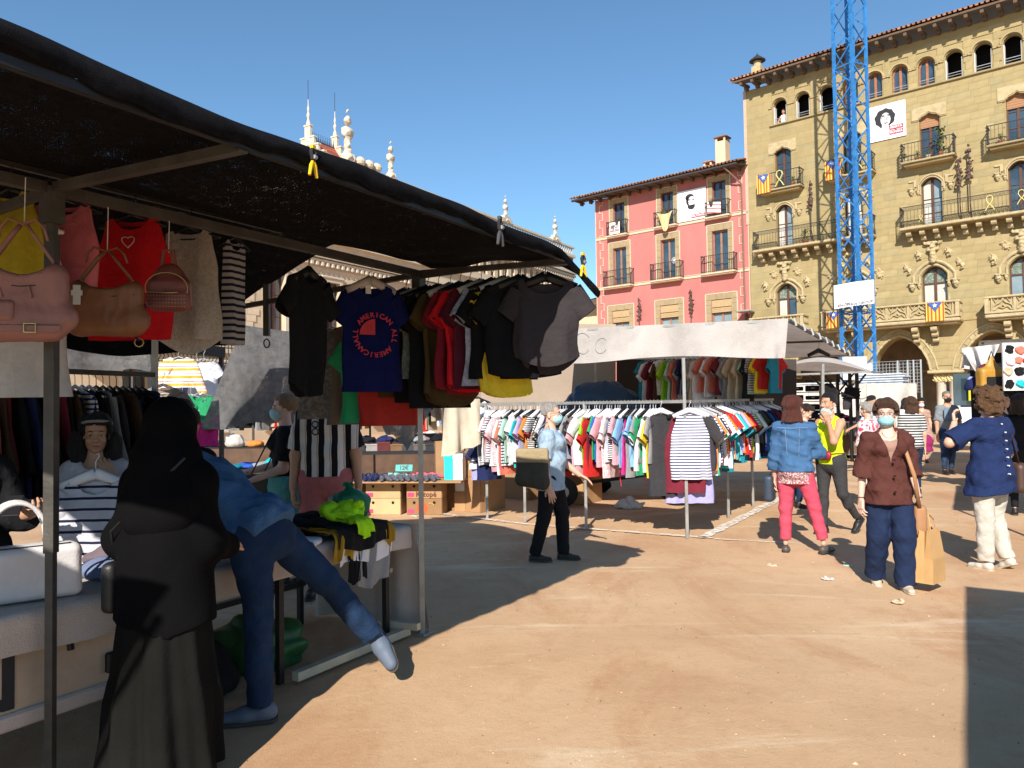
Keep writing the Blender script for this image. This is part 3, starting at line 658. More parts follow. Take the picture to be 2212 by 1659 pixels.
M_YST = mat('ochre_stone', (.34, .27, .145), .9, .16, 2.2, bump=.25, bscale=30, rnd=.16, island=.16); M_YWALL = mat('ochre_wall', (.33, .258, .128), .92, .15, 1.2)
M_YLIGHT = mat('pale_carved_stone', (.43, .345, .20), .88, .16, 5, bump=.3, bscale=25); M_PINK = mat('pink_render', (.47, .165, .15), .92, .10, .9, bump=.12, bscale=24, col2=(.40, .155, .14), bscale2=1.1, blend=(.50, .72), stretch=(1, 1, .35))
M_CREAM = mat('cream_trim', (.60, .48, .34), .88, .08, 4); M_TAN = mat('tan_surround', (.33, .255, .15), .9, .14, 3, bump=.15, bscale=30)
M_TILE = mat('roof_tile', (.30, .15, .09), .9, .3, 9, rnd=.35, island=.35); M_EAVE = mat('eave_timber', (.13, .085, .055), .85, .25, 5); M_LEAF = mat('leaf', (.06, .10, .03), .7, .3, 20, island=.5)
tile_me = None
def tiles(P, u0, u1, y, z, n_rows=2, sp=.21, slope=.3):
    global tile_me
    if tile_me is None:
        mb = MB(); n = 6; L_ = .42
        for yy in (0, L_):
            for rr_ in (.095, .078):
                for k in range(n+1): a = math.pi*k/n; mb.v.append((rr_*math.cos(a)*(1-.15*(yy > 0)), yy, rr_*math.sin(a)*.9))
        m1 = n+1
        for k in range(n): mb.f += [(k, k+1, 2*m1+k+1, 2*m1+k), (m1+k, 3*m1+k, 3*m1+k+1, m1+k+1), (k, m1+k, m1+k+1, k+1)]
        mb.mi = [0]*len(mb.f); tile_me = mb.mesh('roof_tile')
    rs = random.Random(3)
    k = 0; x = u0
    while x < u1:
        for r_i in range(n_rows):
            o = put('roof_tile', tile_me, M_TILE, P, loc=(x+rs.uniform(-.012, .012), y+.36*r_i+rs.uniform(-.02, .02), z+.36*slope*r_i+.0+rs.uniform(-.008, .008))); o.rotation_euler = (math.atan(slope), 0, rs.uniform(-.05, .05))
        x += sp
    # channel tiles and the rest of the slope beyond the first rows, as seen only from above
    mb = MB(); x = u0-sp/2
    while x < u1: mb.tube([(x, y-.01, z+.012), (x, y+.9, z+.012+.9*slope)], .075, 6, True, .55); x += sp
    o = put('tile_channel', mb, M_TILE, P, kind='stuff')
    mb = MB(); x = u0; L2 = 5.
    while x < u1: mb.tube([(x, y+.36*n_rows, z+.36*n_rows*slope), (x, y+L2, z+L2*slope)], .09, 6, True, .8); x += sp
    put('roof_slope_tiles', mb, M_TILE, P, kind='stuff')

# ------------------------------------------------------------------ ochre stone house with arcade
YH = thing('stone_house', 'ochre stone arcaded house with iron balconies and a row of arched attic windows', 'building', (12.3, 41.9, 0), FRZ)
YU0, YU1 = .87, 20.5; BAY = 3.47; cb = [2.8+BAY*i for i in range(6)]
attic = [2.71, 3.91, 5.11, 6.28, 7.40, 8.53, 9.68, 10.82, 11.97, 13.10, 14.25, 15.4, 16.55, 17.7, 18.85]
holes = [(c-.35, c+.35, 16.33, 17.62, 'a', .35) for c in attic]
top_w = [(c-.43, c+.43, 12.75, 14.98) for c in cb]; mid_w = [(c-.44, c+.44, 9.65, 12.0, 's', .32) for c in cb]; low_w = [(c-.53, c+.53, 5.3, 7.80, 's', .42) for c in cb]
holes += top_w+mid_w+low_w
arches = [(p+.66, p+3.83-.66) for p in (-1.41, 2.42, 6.25, 10.08, 13.91, 17.74)]
wh = [(a, b, 2.98, 4.62, 'p', 1.62, .85) for a, b in arches if a > YU0]
mb = MB(); wall(mb, YU0, YU1, 2.98, 18.55, holes+wh, .3)
mb.add([(YU0, 0, 0), (YU0, 12, 0), (YU0, 12, 18.55), (YU0, 0, 18.55)], [(0, 1, 2, 3)]); mb.add([(YU1, 0, 0), (YU1, 12, 0), (YU1, 12, 18.55), (YU1, 0, 18.55)], [(3, 2, 1, 0)])
for a, b in zip([YU0]+[b for a, b in arches if a > YU0], [a for a, b in arches if a > YU0]+[YU1]): mb.add([(a, 0, 2.98), (b, 0, 2.98), (b, .85, 2.98), (a, .85, 2.98)], [(0, 3, 2, 1)])
mb.box((YU0+.16, .42, 1.49), (.3, .83, 2.97))
put('wall', mb, M_YWALL, YH)
# pale corner strip
mb = MB(); mb.box((YU0-.06, .2, 14.9), (.16, .5, 7.3)); put('corner_strip', mb, mat('corner_plaster', (.52, .36, .27), .9, .08), YH)
# arcade behind, floors and dark rooms
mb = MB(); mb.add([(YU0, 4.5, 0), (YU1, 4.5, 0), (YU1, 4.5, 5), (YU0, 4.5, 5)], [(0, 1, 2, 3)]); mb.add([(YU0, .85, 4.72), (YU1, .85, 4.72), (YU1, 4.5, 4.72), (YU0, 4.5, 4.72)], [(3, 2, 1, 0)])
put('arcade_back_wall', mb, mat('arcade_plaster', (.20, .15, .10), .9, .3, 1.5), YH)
for i in range(5): put('shop_front', MB().box((1.6+3.6*i+1.2, 4.44, 1.4), (1.5, .08, 2.8)), M_GLASS, YH)
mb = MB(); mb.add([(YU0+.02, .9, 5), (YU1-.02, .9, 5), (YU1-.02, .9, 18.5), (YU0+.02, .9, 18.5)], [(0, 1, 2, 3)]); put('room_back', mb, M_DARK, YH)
# stones of the wall
unit_me = MB().box((0, 0, 0), (1, 1, 1)).mesh('stone')
rs = random.Random(21); stones = []
rects = [(h[0]-.05, h[1]+.05, h[2]-.05, h[3]+.03) for h in holes]+[(a-.05, b+.05, 2.9, 4.95) for a, b in arches]
z = 3.35; row = 0
while z < 18.3:
    hgt = .335; u = YU0+.02-(.0 if row % 2 else .3)
    while u < YU1-.1:
        L_ = rs.choice((.55, .66, .78, .92)); segs = [(max(u, YU0+.02), min(u+L_, YU1))]
        for a, b, c, d in rects:
            if c < z+hgt/2 and d > z-hgt/2:
                ns = []
                for p, q in segs:
                    if q <= a or p >= b: ns.append((p, q))
                    else:
                        if a-p > .1: ns.append((p, a))
                        if q-b > .1: ns.append((b, q))
                segs = ns
        stones += [((p+q)/2, z, q-p, hgt) for p, q in segs if q-p > .1]; u += L_
    z += hgt; row += 1
stones.sort(key=lambda s: -(s[0] if s[0] < 13.6 else -s[0])+.15*s[1])
M_ST = [mat('ochre_stone_%d' % i, c, .9, .12, 1.2, bump=.2, bscale=30, rnd=.05, island=.05) for i, c in enumerate(((.335, .262, .128), (.322, .254, .126), (.312, .254, .132), (.352, .280, .142)))]
restm = [MB() for _ in M_ST]
for i, (u, z, L_, h) in enumerate(stones):
    dy = rs.uniform(0, .012); k = rs.choice((0, 0, 1, 1, 1, 2, 3))
    if i < 300:
        o = put('stone', unit_me, M_ST[k], YH, loc=(u, -.008-dy*.5, z)); o.scale = (L_-.004, .05, h-.004)
    else: restm[k].box((u, -.008-dy*.5, z), (L_-.004, .05, h-.004))
for m_, k in zip(restm, M_ST): put('stonework', m_, k, YH, kind='stuff')
# attic windows, sill and imposts
for i, c in enumerate(attic):
    op = i in (0, 1, 2, 7, 8, 9)
    if not op: window(YH, c-.35, c+.35, 16.33, 17.62, .24, 'a', .35, mat('attic_wood', (.33, .13, .06), .6, .2), 1)
    mb = MB(); mb.tube([(c-.33, .08, 16.62), (c+.33, .08, 16.62)], .018, 5); mb.tube([(c-.33, .08, 16.5), (c+.33, .08, 16.5)], .012, 5); put('window_rail', mb, mat('galvanised', (.42, .42, .42), .45, .1, metal=.6), YH)
    mb = MB(); pts = [(c+.43*math.cos(a), -.05, 17.27+.43*math.sin(a)) for a in np.linspace(math.pi, 0, 15)]; mb.tube(pts, .05, 5)
    for sx in (-1, 1): mb.box((c+sx*.5, -.045, 17.22), (.2, .09, .06))
    put('arch_moulding', mb, M_YST, YH)
    if op:
        mb = MB(); mb.box((c-.325, .2, 16.8), (.035, .3, .94)); mb.box((c+.325, .2, 16.8), (.035, .3, .94)); put('window_jamb', mb, mat('jamb_white', (.62, .6, .58), .7, .05), YH)
mb = MB(); mb.box((YU0/2+YU1/2+.6, -.07, 16.27), (YU1-YU0-1.4, .14, .09), bev=.02); put('sill_course', mb, M_YST, YH)
# top floor: carved lintels, windows, balconies
def ogee(c, hw, z0, z1, zt, dep=.05):
    """flat lintel panel with a lobed lower edge"""
    pts = [(c-hw, zt), (c-hw, z0)]
    prof = [(-.62, 0), (-.60, .10), (-.50, .16), (-.44, .28), (-.30, .34), (-.16, .40), (0, .55), (.16, .40), (.30, .34), (.44, .28), (.50, .16), (.60, .10), (.62, 0)]
    pts += [(c+x*.72, z0+y*(z1-z0)/.55) for x, y in prof]+[(c+hw, z0), (c+hw, zt)]
    return pts
for i, c in enumerate(cb):
    mb = MB(); poly = ogee(c, .73, 14.72, 15.02, 15.34); n = len(poly)
    # panel built as strips between lower profile and the top edge
    low = poly[1:-1]
    for (x0, za), (x1, zb) in zip(low[:-1], low[1:]):
        if x1-x0 < 1e-4: continue
        mb.add([(x0, -.075, za), (x1, -.075, zb), (x1, -.075, 15.34), (x0, -.075, 15.34), (x0, .12, za), (x1, .12, zb)], [(0, 1, 2, 3), (0, 4, 5, 1)])
    mb.box((c-.725, -.03, 15.03), (.012, .088, .62)); mb.box((c+.725, -.03, 15.03), (.012, .088, .62)); mb.box((c, -.03, 15.347), (1.46, .09, .012))
    put('carved_lintel', mb, M_YLIGHT, YH)
    mb = MB(); mb.tube([(x, -.085, za+.06) for x, za in low], .022, 5); put('lintel_moulding', mb, M_YLIGHT, YH)
    window(YH, c-.43, c+.43, 12.78, 14.98, .24, rows=3, blind=(0, 0, .28, .28, 0, 0)[i])
    s = put('balcony', MB().box((c, -.33, 12.70), (2.25, .7, .09), bev=.02).box((c, -.28, 12.60), (2.05, .56, .12), bev=.03), M_YST, YH)
    railing(s, [(c-1.08, 0), (c-1.08, -.62), (c+1.08, -.62), (c+1.08, 0)], 12.745, .85, .14)
    mb = MB()
    for sx in (-1, 1):
        for zz in np.linspace(12.85, 13.55, 6): mb.tube([(c+sx*1.08+.05*math.cos(a), -.62+.03*math.sin(a), zz+.05*math.sin(a)) for a in np.linspace(0, 6.28, 7)], .02, 4)
    put('rail_scroll', mb, M_IRON, s)
# middle floor
def hood(c, hw, zs, rise, r, name='hood_moulding', kind='s'):
    mb = MB(); pts = [(c+x, -.05, arch_z(c+x, c, hw, zs, rise, kind)) for x in np.linspace(-hw, hw, 17)]; mb.tube([(c-hw, -.05, zs-.45)]+pts+[(c+hw, -.05, zs-.45)], r, 6); return put(name, mb, M_YLIGHT, YH)
corb_me = np_mesh('corbel', [sdf([ell((0, -.08, .02), (.11, .11, .12)), ell((0, -.06, -.10), (.07, .08, .08)), rbox((0, -.07, .14), (.14, .12, .03), .01)], .02, .03, lambda X, Y, Z, Dg: Dg+.014*wob(4)(X, Y, Z, 60, 60, 60))])
leafW = wob(9, 8)
def foliage_me(seed, sz=.16, hh=.22):
    W = wob(seed, 8); return np_mesh('carved_foliage', [sdf([ell((0, -.03, .1), (sz, .10, hh*.6)), ell((.05, -.05, -.08), (sz*.7, .09, hh*.5)), ell((-.06, -.04, .22), (sz*.7, .08, .1))], .022, .04, lambda X, Y, Z, Dg: Dg+.04*W(X, Y, Z, 32, 32, 32))])
fol = [foliage_me(s) for s in (31, 32, 33)]; fig_me = np_mesh('carved_figure', [sdf([cap((0, -.1, -.2), (0, -.14, .25), .15, .11), ell((0, -.17, .42), (.09, .09, .11)), ell((-.18, -.1, .3), (.1, .08, .1)), ell((.18, -.1, .3), (.1, .08, .1)), rbox((0, -.08, .60), (.34, .10, .07), .03)], .024, .05, lambda X, Y, Z, Dg: Dg+.03*leafW(X, Y, Z, 28, 28, 28))])
for i, c in enumerate(cb):
    hood(c, .53, 11.72, .38, .045); hood(c, .46, 11.68, .32, .03, 'arch_moulding')
    window(YH, c-.44, c+.44, 9.68, 12.0, .26, 's', .32, rows=3, glass=((M_CURT, M_GLASSL), (M_CURT, M_CURT), (M_CURT, M_GLASSL), None, None, None)[i])
    for sx in (-1, 1):
        for xx, zz in ((.82, 11.42), (.55, 11.35)): put('corbel', corb_me, M_YLIGHT, YH, loc=(c+sx*xx, 0, zz)).scale = ((1, 1, 1) if xx > .6 else (.6, .7, .7))
        mb = MB(); mb.box((c+sx*.83, -.012, 11.36), (.40, .03, .42)).box((c+sx*.70, -.014, 10.55), (.34, .028, 1.2)); mb.box((c+sx*.66, -.05, 11.80), (.12, .1, .34)); mb.box((c+sx*.78, -.048, 11.92), (.3, .09, .08)); put('quoin_block', mb, M_YLIGHT, YH)
def roll_corbels(P, u0, u1, n, z):
    global rc_me
    for k in range(n):
        put('roll_corbel', rc_me, M_YLIGHT, P, loc=(u0+(u1-u0)*k/(n-1), 0, z))
mb = MB()
for (yy, zz, r_) in ((-.52, -.13, .13), (-.24, -.36, .12)): mb.tube([(-.105, yy, zz), (.105, yy, zz)], r_, 10)
mb.box((0, -.3, -.06), (.17, .6, .12)); mb.box((0, -.14, -.25), (.16, .28, .3)); rc_me = mb.mesh('roll_corbel')
for u0, u1, n in ((1.35, 7.32, 11), (8.5, 16.6, 15)):
    s = put('long_balcony', MB().box(((u0+u1)/2, -.40, 9.58), (u1-u0, .84, .13), bev=.03), M_YLIGHT, YH); roll_corbels(s, u0+.35, u1-.35, n-1, 9.51)
    railing(s, [(u0+.05, 0), (u0+.05, -.74), (u1-.05, -.74), (u1-.05, 0)], 9.645, .95, .15, fancy=True)
# main floor
for i, c in enumerate(cb):
    hood(c, .86, 7.42, .62, .07); hood(c, .60, 7.42, .45, .05, 'arch_moulding')
    window(YH, c-.53, c+.53, 5.35, 7.80, .28, 's', .42, rows=1, transom=7.05, glass=((M_CURT, M_GLASS), (M_CURT, M_CURT), (M_CURT, M_CURT), (M_GLASSL, M_GLASSL), None, None)[i])
    for sx in (-1, 1):
        for xx, zz in ((.90, 6.92), (.62, 6.95)): put('corbel', corb_me, M_YLIGHT, YH, loc=(c+sx*xx, -.02, zz)).scale = ((1.2, 1.2, 1.1) if xx > .7 else (.7, .7, .8))
        mb = MB(); mb.box((c+sx*.74, -.013, 6.1), (.36, .028, 1.5)).box((c+sx*.86, -.014, 5.75), (.3, .026, .36)); put('quoin_block', mb, M_YLIGHT, YH)
        put('carved_foliage', fol[i % 3], M_YLIGHT, YH, loc=(c+sx*1.10, -.0, 7.72)); o = put('carved_foliage', fol[(i+1) % 3], M_YLIGHT, YH, loc=(c+sx*.62, -.0, 8.32)); o.scale = (1, 1, .8)
    put('carved_figure', fig_me, M_YLIGHT, YH, loc=(c, -.04, 8.28))
def stone_balcony(u0, u1):
    mb = MB(); uc = (u0+u1)/2; W_ = u1-u0
    mb.box((uc, -.46, 5.20), (W_, .92, .16), bev=.04); mb.box((uc, -.40, 5.08), (W_-.2, .8, .10), bev=.03)
    s = put('stone_balcony', mb, M_YLIGHT, YH)
    mb = MB(); mb.box((uc, -.86, 6.02), (W_+.06, .16, .09), bev=.02); mb.box((uc, -.85, 5.36), (W_-.08, .10, .10), bev=.02)
    for uu_ in (u0+.09, u1-.09): mb.box((uu_, -.85, 5.66), (.16, .13, .66)); mb.box((uu_, -.40, 5.66), (.10, .78, .10)); mb.box((uu_, -.40, 6.02), (.14, .78, .08)); [mb.box((uu_, -.70+.17*k, 5.68), (.07, .05, .6)) for k in range(4)]
    put('balustrade', mb, M_YLIGHT, s)
    n = max(1, round(W_/1.02)); st = (W_-.5)/n
    for k in range(n):
        c = u0+.25+st*(k+.5); mb = MB()
        for sg in (-1, 1):
            pts = [(c+sg*x*st/2, -.86, 5.44+zv) for x, zv in ((.80, 0), (.84, .09), (.76, .20), (.55, .27), (.28, .32), (.10, .40), (0, .52))]; mb.tube(pts, .030, 5)
            mb.tube([(c+sg*st*.40, -.86, 5.98), (c+sg*st*.30, -.86, 5.78), (c+sg*st*.18, -.86, 5.96)], .022, 4); mb.box((c+sg*st*.47, -.85, 5.68), (.05, .07, .6))
            mb.tube([(c+sg*st*.36, -.86, 5.45), (c+sg*st*.2, -.86, 5.60), (c, -.86, 5.52)], .028, 4)
        mb.tube([(c-.1*1, -.86, 5.56), (c, -.88, 5.68), (c+.1, -.86, 5.56)], .035, 5); put('tracery_panel', mb, M_YLIGHT, s)
    mb = MB(); mb.box((uc, -.80, 5.68), (W_-.3, .02, .62)); put('balustrade_back', mb, M_YST, s)
    for uu_ in (u0+.8, u0+1.5, u1-1.1, u1-1.9)[(0 if W_ > 3.5 else 1):]:
        mb = MB()
        for q in range(3): mb.tube([(uu_-.13, -.62+.2*q, 4.86-.24*q), (uu_+.13, -.62+.2*q, 4.86-.24*q)], .12, 8)
        mb.box((uu_, -.25, 4.83), (.22, .5, .34)); put('balcony_bracket', mb, M_YLIGHT, s)
    return s
stone_balcony(1.15, 3.98); stone_balcony(4.85, 10.9); stone_balcony(11.85, 17.6)
# arcade arches, columns and capitals
for a, b in arches:
    if a < YU0: continue
    c, hw = (a+b)/2, (b-a)/2
    for off, r_, yy, nm in ((.06, .055, -.03, 'rope_moulding'), (.36, .04, -.03, 'arch_moulding')):
        mb = MB(); pts = [(c+x*(1+off/hw), yy, arch_z(c+x*(1+off/hw), c, hw+off, 3.0, 1.62+off, 'p')) for x in np.linspace(-hw, hw, 33)]; mb.tube([(p[0], p[1], p[2]) for p in pts], [r_*(1+.25*math.sin(k*2.4)) if nm[0] == 'r' else r_ for k in range(33)], 6); put(nm, mb, M_YLIGHT, YH)
    nv = 15
    for k in range(nv):     # wedge stones round the arch
        x0, x1 = -hw+2*hw*k/nv, -hw+2*hw*(k+1)/nv; g_ = .006
        q = [(c+x*(1+o_/hw), arch_z(c+x*(1+o_/hw), c, hw+o_, 3.0, 1.62+o_, 'p')) for x, o_ in ((x0+g_, .12), (x1-g_, .12), (x1-g_, .31), (x0+g_, .31))]
        mb = MB(); mb.add([(p[0], -.03, p[1]) for p in q]+[(p[0], .05, p[1]) for p in q], [(0, 1, 2, 3), (0, 4, 5, 1), (3, 2, 6, 7)]); put('wedge_stone', mb, M_YST, YH)
M_COL = mat('column_stone', (.56, .50, .42), .85, .2, 3, stretch=(1, 1, .3)); capW = wob(14, 8)
cap_me = np_mesh('capital', [sdf([rbox((0, 0, .16), (.27, .27, .18), .08)], .02, .02, lambda X, Y, Z, Dg: Dg+.035*capW(X, Y, Z, 40, 40, 40))])
for p in (2.42, 6.25, 10.08, 13.91, 17.74):
    mb = MB(); mb.box((p, .42, 2.90), (1.5, 1.05, .15), bev=.04); put('impost', mb, M_YLIGHT, YH)
    for dx in (-.27, .27):
        mb = MB(); mb.lathe([(.28, 0), (.28, .18), (.235, .24), (.225, .32), (.212, 1.3), (.205, 2.44), (.24, 2.47)], (p+dx, .42, 0), 20); put('column', mb.mesh('column', 'all'), M_COL, YH)
        put('capital', cap_me, mat('capital_stone', (.55, .44, .22), .9, .2, 8), YH, loc=(p+dx, .42, 2.47))
# eave: boards, rafters, tiles, chimney
mb = MB(); mb.add([(YU0-.35, -.95, 18.80), (YU1, -.95, 18.80), (YU1, .3, 19.1), (YU0-.35, .3, 19.1)], [(3, 2, 1, 0)]); mb.add([(YU0-.35, -.98, 18.86), (YU1, -.98, 18.86), (YU1, 6, 20.9), (YU0-.35, 6, 20.9)], [(0, 1, 2, 3)]); mb.box(((YU0+YU1)/2-.17, -.965, 18.81), (YU1-YU0+.35, .03, .09)); put('eave_boards', mb, M_EAVE, YH)
mb = MB(); mb.box((0, -.38, 0), (.14, 1.08, .14)); mb.box((0, -.80, -.035), (.13, .22, .08)); mb.box((0, -.15, -.15), (.15, .3, .2)); raf_me = mb.mesh('rafter')
u = YU0+.1
while u < YU1: put('rafter', raf_me, M_EAVE, YH, loc=(u, 0, 18.77)).rotation_euler = (.12, 0, 0); u += .62
tiles(YH, YU0-.35, YU1, -1.05, 18.93, 2)
cpos = FP(1.35, .5, 19.45)
ch = thing('chimney', 'round chimney pot with conical black cowl on the stone house roof', 'chimney', cpos, FRZ)
mb = MB(); mb.box((0, 0, .0), (.5, .5, .9)); put('stack', mb, M_YLIGHT, ch); mb = MB(); mb.lathe([(.22, .45), (.2, .75), (.12, .8)], n=12); put('pot', mb, M_YLIGHT, ch); mb = MB(); mb.lathe([(.44, .78), (.42, .82), (.10, 1.08), (.05, 1.12), (.03, 1.2)], n=14); put('cowl', mb, M_IRON, ch)

# ------------------------------------------------------------------ pink house
PH = thing('pink_house', 'pink rendered house with cream quoin outlines and three rows of balcony windows', 'building', FP(-9.15, 0), FRZ)
PL = -9.15
cs3 = [-7.40, -4.08, -.83]
X_ = lambda t: t-PL
holes = []
for c in cs3: holes += [(X_(c-.40), X_(c+.40), 12.02, 13.98), (X_(c-.47), X_(c+.47), 8.9, 11.22), (X_(c-.60), X_(c+.60), 4.9, 7.38)]
mb = MB(); W_ = .86-PL; wall(mb, 0, W_, 0, 14.42, holes, .28); mb.add([(0, 0, 0), (0, 10, 0), (0, 10, 14.42), (0, 0, 14.42)], [(0, 1, 2, 3)]); mb.add([(W_, 0, 0), (W_, 10, 0), (W_, 10, 14.42), (W_, 0, 14.42)], [(3, 2, 1, 0)]); put('wall', mb, M_PINK, PH)
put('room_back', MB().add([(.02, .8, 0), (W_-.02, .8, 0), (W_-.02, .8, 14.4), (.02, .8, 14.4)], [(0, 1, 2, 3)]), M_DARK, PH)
def surround(P, a, b, c, d, A, B, C_, D_, m):
    """stone blocks round an opening a..b x c..d out to A..B x ..D_"""
    z = c; k = 0
    while z < d-.05:
        h = min(.44, d-z)
        for x0, x1 in ((A, a), (b, B)): put('surround_stone', MB().box(((x0+x1)/2, -.008, z+h/2), (x1-x0-.01, .05, h-.012)), m, P)
        z += h; k += 1
    n = 3
    for q in range(n): x0, x1 = A+(B-A)*q/n, A+(B-A)*(q+1)/n; put('surround_stone', MB().box(((x0+x1)/2, -.008, (d+D_)/2), (x1-x0-.01, .05, D_-d-.01)), m, P)
    mb = MB()
    for x in (A-.02, B+.02): mb.box((x, -.018, (c+D_)/2), (.045, .06, D_-c+.045))
    mb.box(((A+B)/2, -.019, D_+.02), (B-A, .06, .045)); put('surround_line', mb, M_CREAM, P)
for i, c in enumerate(cs3):
    x = X_(c)
    for (hw, z0, z1, ow, ot) in ((.40, 12.02, 13.98, .66, 14.25), (.47, 8.9, 11.22, .75, 11.57), (.60, 4.9, 7.38, .92, 7.70)): surround(PH, x-hw, x+hw, z0, z1, x-ow, x+ow, z0, ot, M_TAN)
    window(PH, x-.40, x+.40, 12.04, 13.98, .2, rows=2, wood=mat('dark_wood', (.05, .03, .03), .6, .1)); window(PH, x-.47, x+.47, 8.92, 11.22, .2, rows=1, wood=M_WOODL)
    window(PH, x-.60, x+.60, 4.92, 6.65, .2, rows=1, wood=M_WOODL, glass=M_GLASSL)
    mb = MB(); mb.box((x, .05, 7.16), (1.18, .06, .40)); [mb.box((x, .035-(.012 if k % 2 else 0), 6.90-.045*k), (1.16, .03, .043)) for k in range(6)]; put('roller_blind', mb, mat('blind_tan', (.42, .30, .16), .8, .1), PH)
    for (hw, z, pj, h) in ((.72, 11.93, .36, .82), (1.0, 8.80, .42, .95)):
        s = put('balcony', MB().box((x, -pj/2-.02, z), (2*hw, pj+.04, .10), bev=.025).box((x, -pj/2, z-.07), (2*hw-.14, pj-.06, .06)), M_CREAM, PH)
        e = .04 if pj < .4 else .12
        railing(s, [(x-hw+.04, 0), (x-hw+.04, -pj), (x+hw-.04, -pj), (x+hw-.04, 0)], z+.05, h, .11)
for z in (11.93, 8.80):
    segs = [-.0]+sum([[X_(c)-(.73 if z > 10 else 1.01), X_(c)+(.73 if z > 10 else 1.01)] for c in cs3], [])+[W_]
    for k in range(0, len(segs), 2):
        mb = MB()
        if segs[k+1]-segs[k] > .02: mb.box(((segs[k]+segs[k+1])/2, -.02, z), (segs[k+1]-segs[k], .06, .14), bev=.02); mb.box(((segs[k]+segs[k+1])/2, -.012, z+.12), (segs[k+1]-segs[k], .04, .035))
        if mb.v: put('string_course', mb, M_CREAM, PH)
for side, x0, sg in ((0, .03, 1), (1, W_-.03, -1)):
    z = 5.1; k = 0
    while z < 14.3:
        wd = .52 if k % 2 else .30; h = .47; mb = MB()
        mb.box((x0+sg*wd, -.012, z+h/2), (.035, .04, h)); mb.box((x0+sg*(.41), -.0125, z), (.26, .039, .035)); mb.box((x0, -.012, z+h/2), (.04, .04, h)); put('quoin', mb, M_CREAM, PH); z += h; k += 1
mb = MB(); mb.add([(-1.1, -.85, 14.42), (W_+.05, -.85, 14.42), (W_+.05, .1, 14.52), (-1.1, .1, 14.52)], [(3, 2, 1, 0)]); mb.add([(-1.1, -.88, 14.5), (W_, -.88, 14.5), (W_, 5, 15.9), (-1.1, 5, 15.9)], [(0, 1, 2, 3)]); mb.add([(-1.1, -.85, 14.42), (-1.1, 5, 15.8), (.02, 5, 15.8), (.02, -.1, 14.44)], [(0, 1, 2, 3)]); put('eave_boards', mb, M_EAVE, PH)
mb = MB(); mb.tube([(-1.12, -.93, 14.44), (W_-.2, -.93, 14.44)], .075, 8); put('gutter', mb, mat('dark_zinc', (.06, .05, .05), .6, .1, metal=.3), PH)
mb = MB(); mb.tube([(W_-.95, -.92, 14.40), (W_-.35, -.12, 13.55), (W_-.33, -.10, 13.4), (W_-.28, -.10, 5.3)], .045, 7); put('downpipe', mb, mat('brown_pipe', (.20, .12, .09), .6, .1), PH)
u = -.9
while u < W_: put('rafter', raf_me, M_EAVE, PH, loc=(u, -.05, 14.42)).scale = (.8, .85, .7); u += .7
tiles(PH, -1.1, W_-.05, -.98, 14.58, 2)
for cx, cz, wd, hh, lab in ((7.75, 15.3, .62, 2.05, 'tall square rendered chimney on the pink house roof'), (6.9, 15.1, .5, 1.0, 'short dark chimney beside the tall one on the pink house roof')):
    c0 = FP(PL+cx, 1.8, cz-.6); t = thing('chimney', lab, 'chimney', c0, FRZ); mb = MB(); mb.box((0, 0, hh/2), (wd, wd, hh)); put('stack', mb, M_CREAM, t)
    mb = MB(); [mb.box((sx*wd*.4, sy*wd*.4, hh+.1), (.1, .1, .2)) for sx in (-1, 1) for sy in (-1, 1)]; put('cap_post', mb, M_CREAM, t, kind='stuff'); put('cap_slab', MB().box((0, 0, hh+.24), (wd*1.25, wd*1.25, .08), bev=.02), M_TILE, t)
# street lamps of wrought iron bracketed on the walls
def wall_lamp(t_, z0, h, label):
    L = thing('wall_lamp', label, 'lamp', FP(t_, -.3, z0), FRZ, 'wrought iron lantern poles')
    mb = MB(); mb.tube([(0, .28, -.5), (0, 0, 0), (0, 0, h)], .028, 6); put('pole', mb, mat('rusty_iron', (.10, .06, .05), .8, .2), L)
    W = wob(abs(int(t_*10))+50, 8); me = np_mesh('scrollwork', [sdf([ell((0, 0, h*.62), (.12, .06, .30)), ell((.03, 0, h*.82), (.10, .06, .13)), ell((0, 0, h+.1), (.10, .08, .12)), cap((0, 0, h), (0, 0, h+.35), .02, .008)], .03, .02, lambda X, Y, Z, Dg: Dg+.05*W(X, Y, Z, 30, 12, 30))]); put('scrollwork', me, MATS['rusty_iron'], L)
wall_lamp(4.28, 10.3, 2.3, 'tall iron lantern pole on the stone house between the first two window bays'); wall_lamp(10.95, 10.2, 2.1, 'iron lantern pole, left one of the pair right of the portrait banner'); wall_lamp(11.35, 10.3, 2.4, 'iron lantern pole, right and taller one of the pair on the stone house')
wall_lamp(-5.95, 6.0, 1.75, 'iron lantern bracket between left and middle ground windows of the pink house'); wall_lamp(-2.55, 6.0, 1.75, 'iron lantern bracket between middle and right ground windows of the pink house')
cb2 = thing('junction_box', 'grey wall lamp box at the right corner of the pink house', 'box', FP(.75, -.5, 6.5), FRZ); put('box_shell', MB().box((0, 0, 0), (.75, .8, .10), bev=.03), mat('grey_box', (.3, .28, .27), .7, .1), cb2); put('box_arm', MB().bar((0, .2, -.04), (0, .5, -.6), .05), M_IRON, cb2)
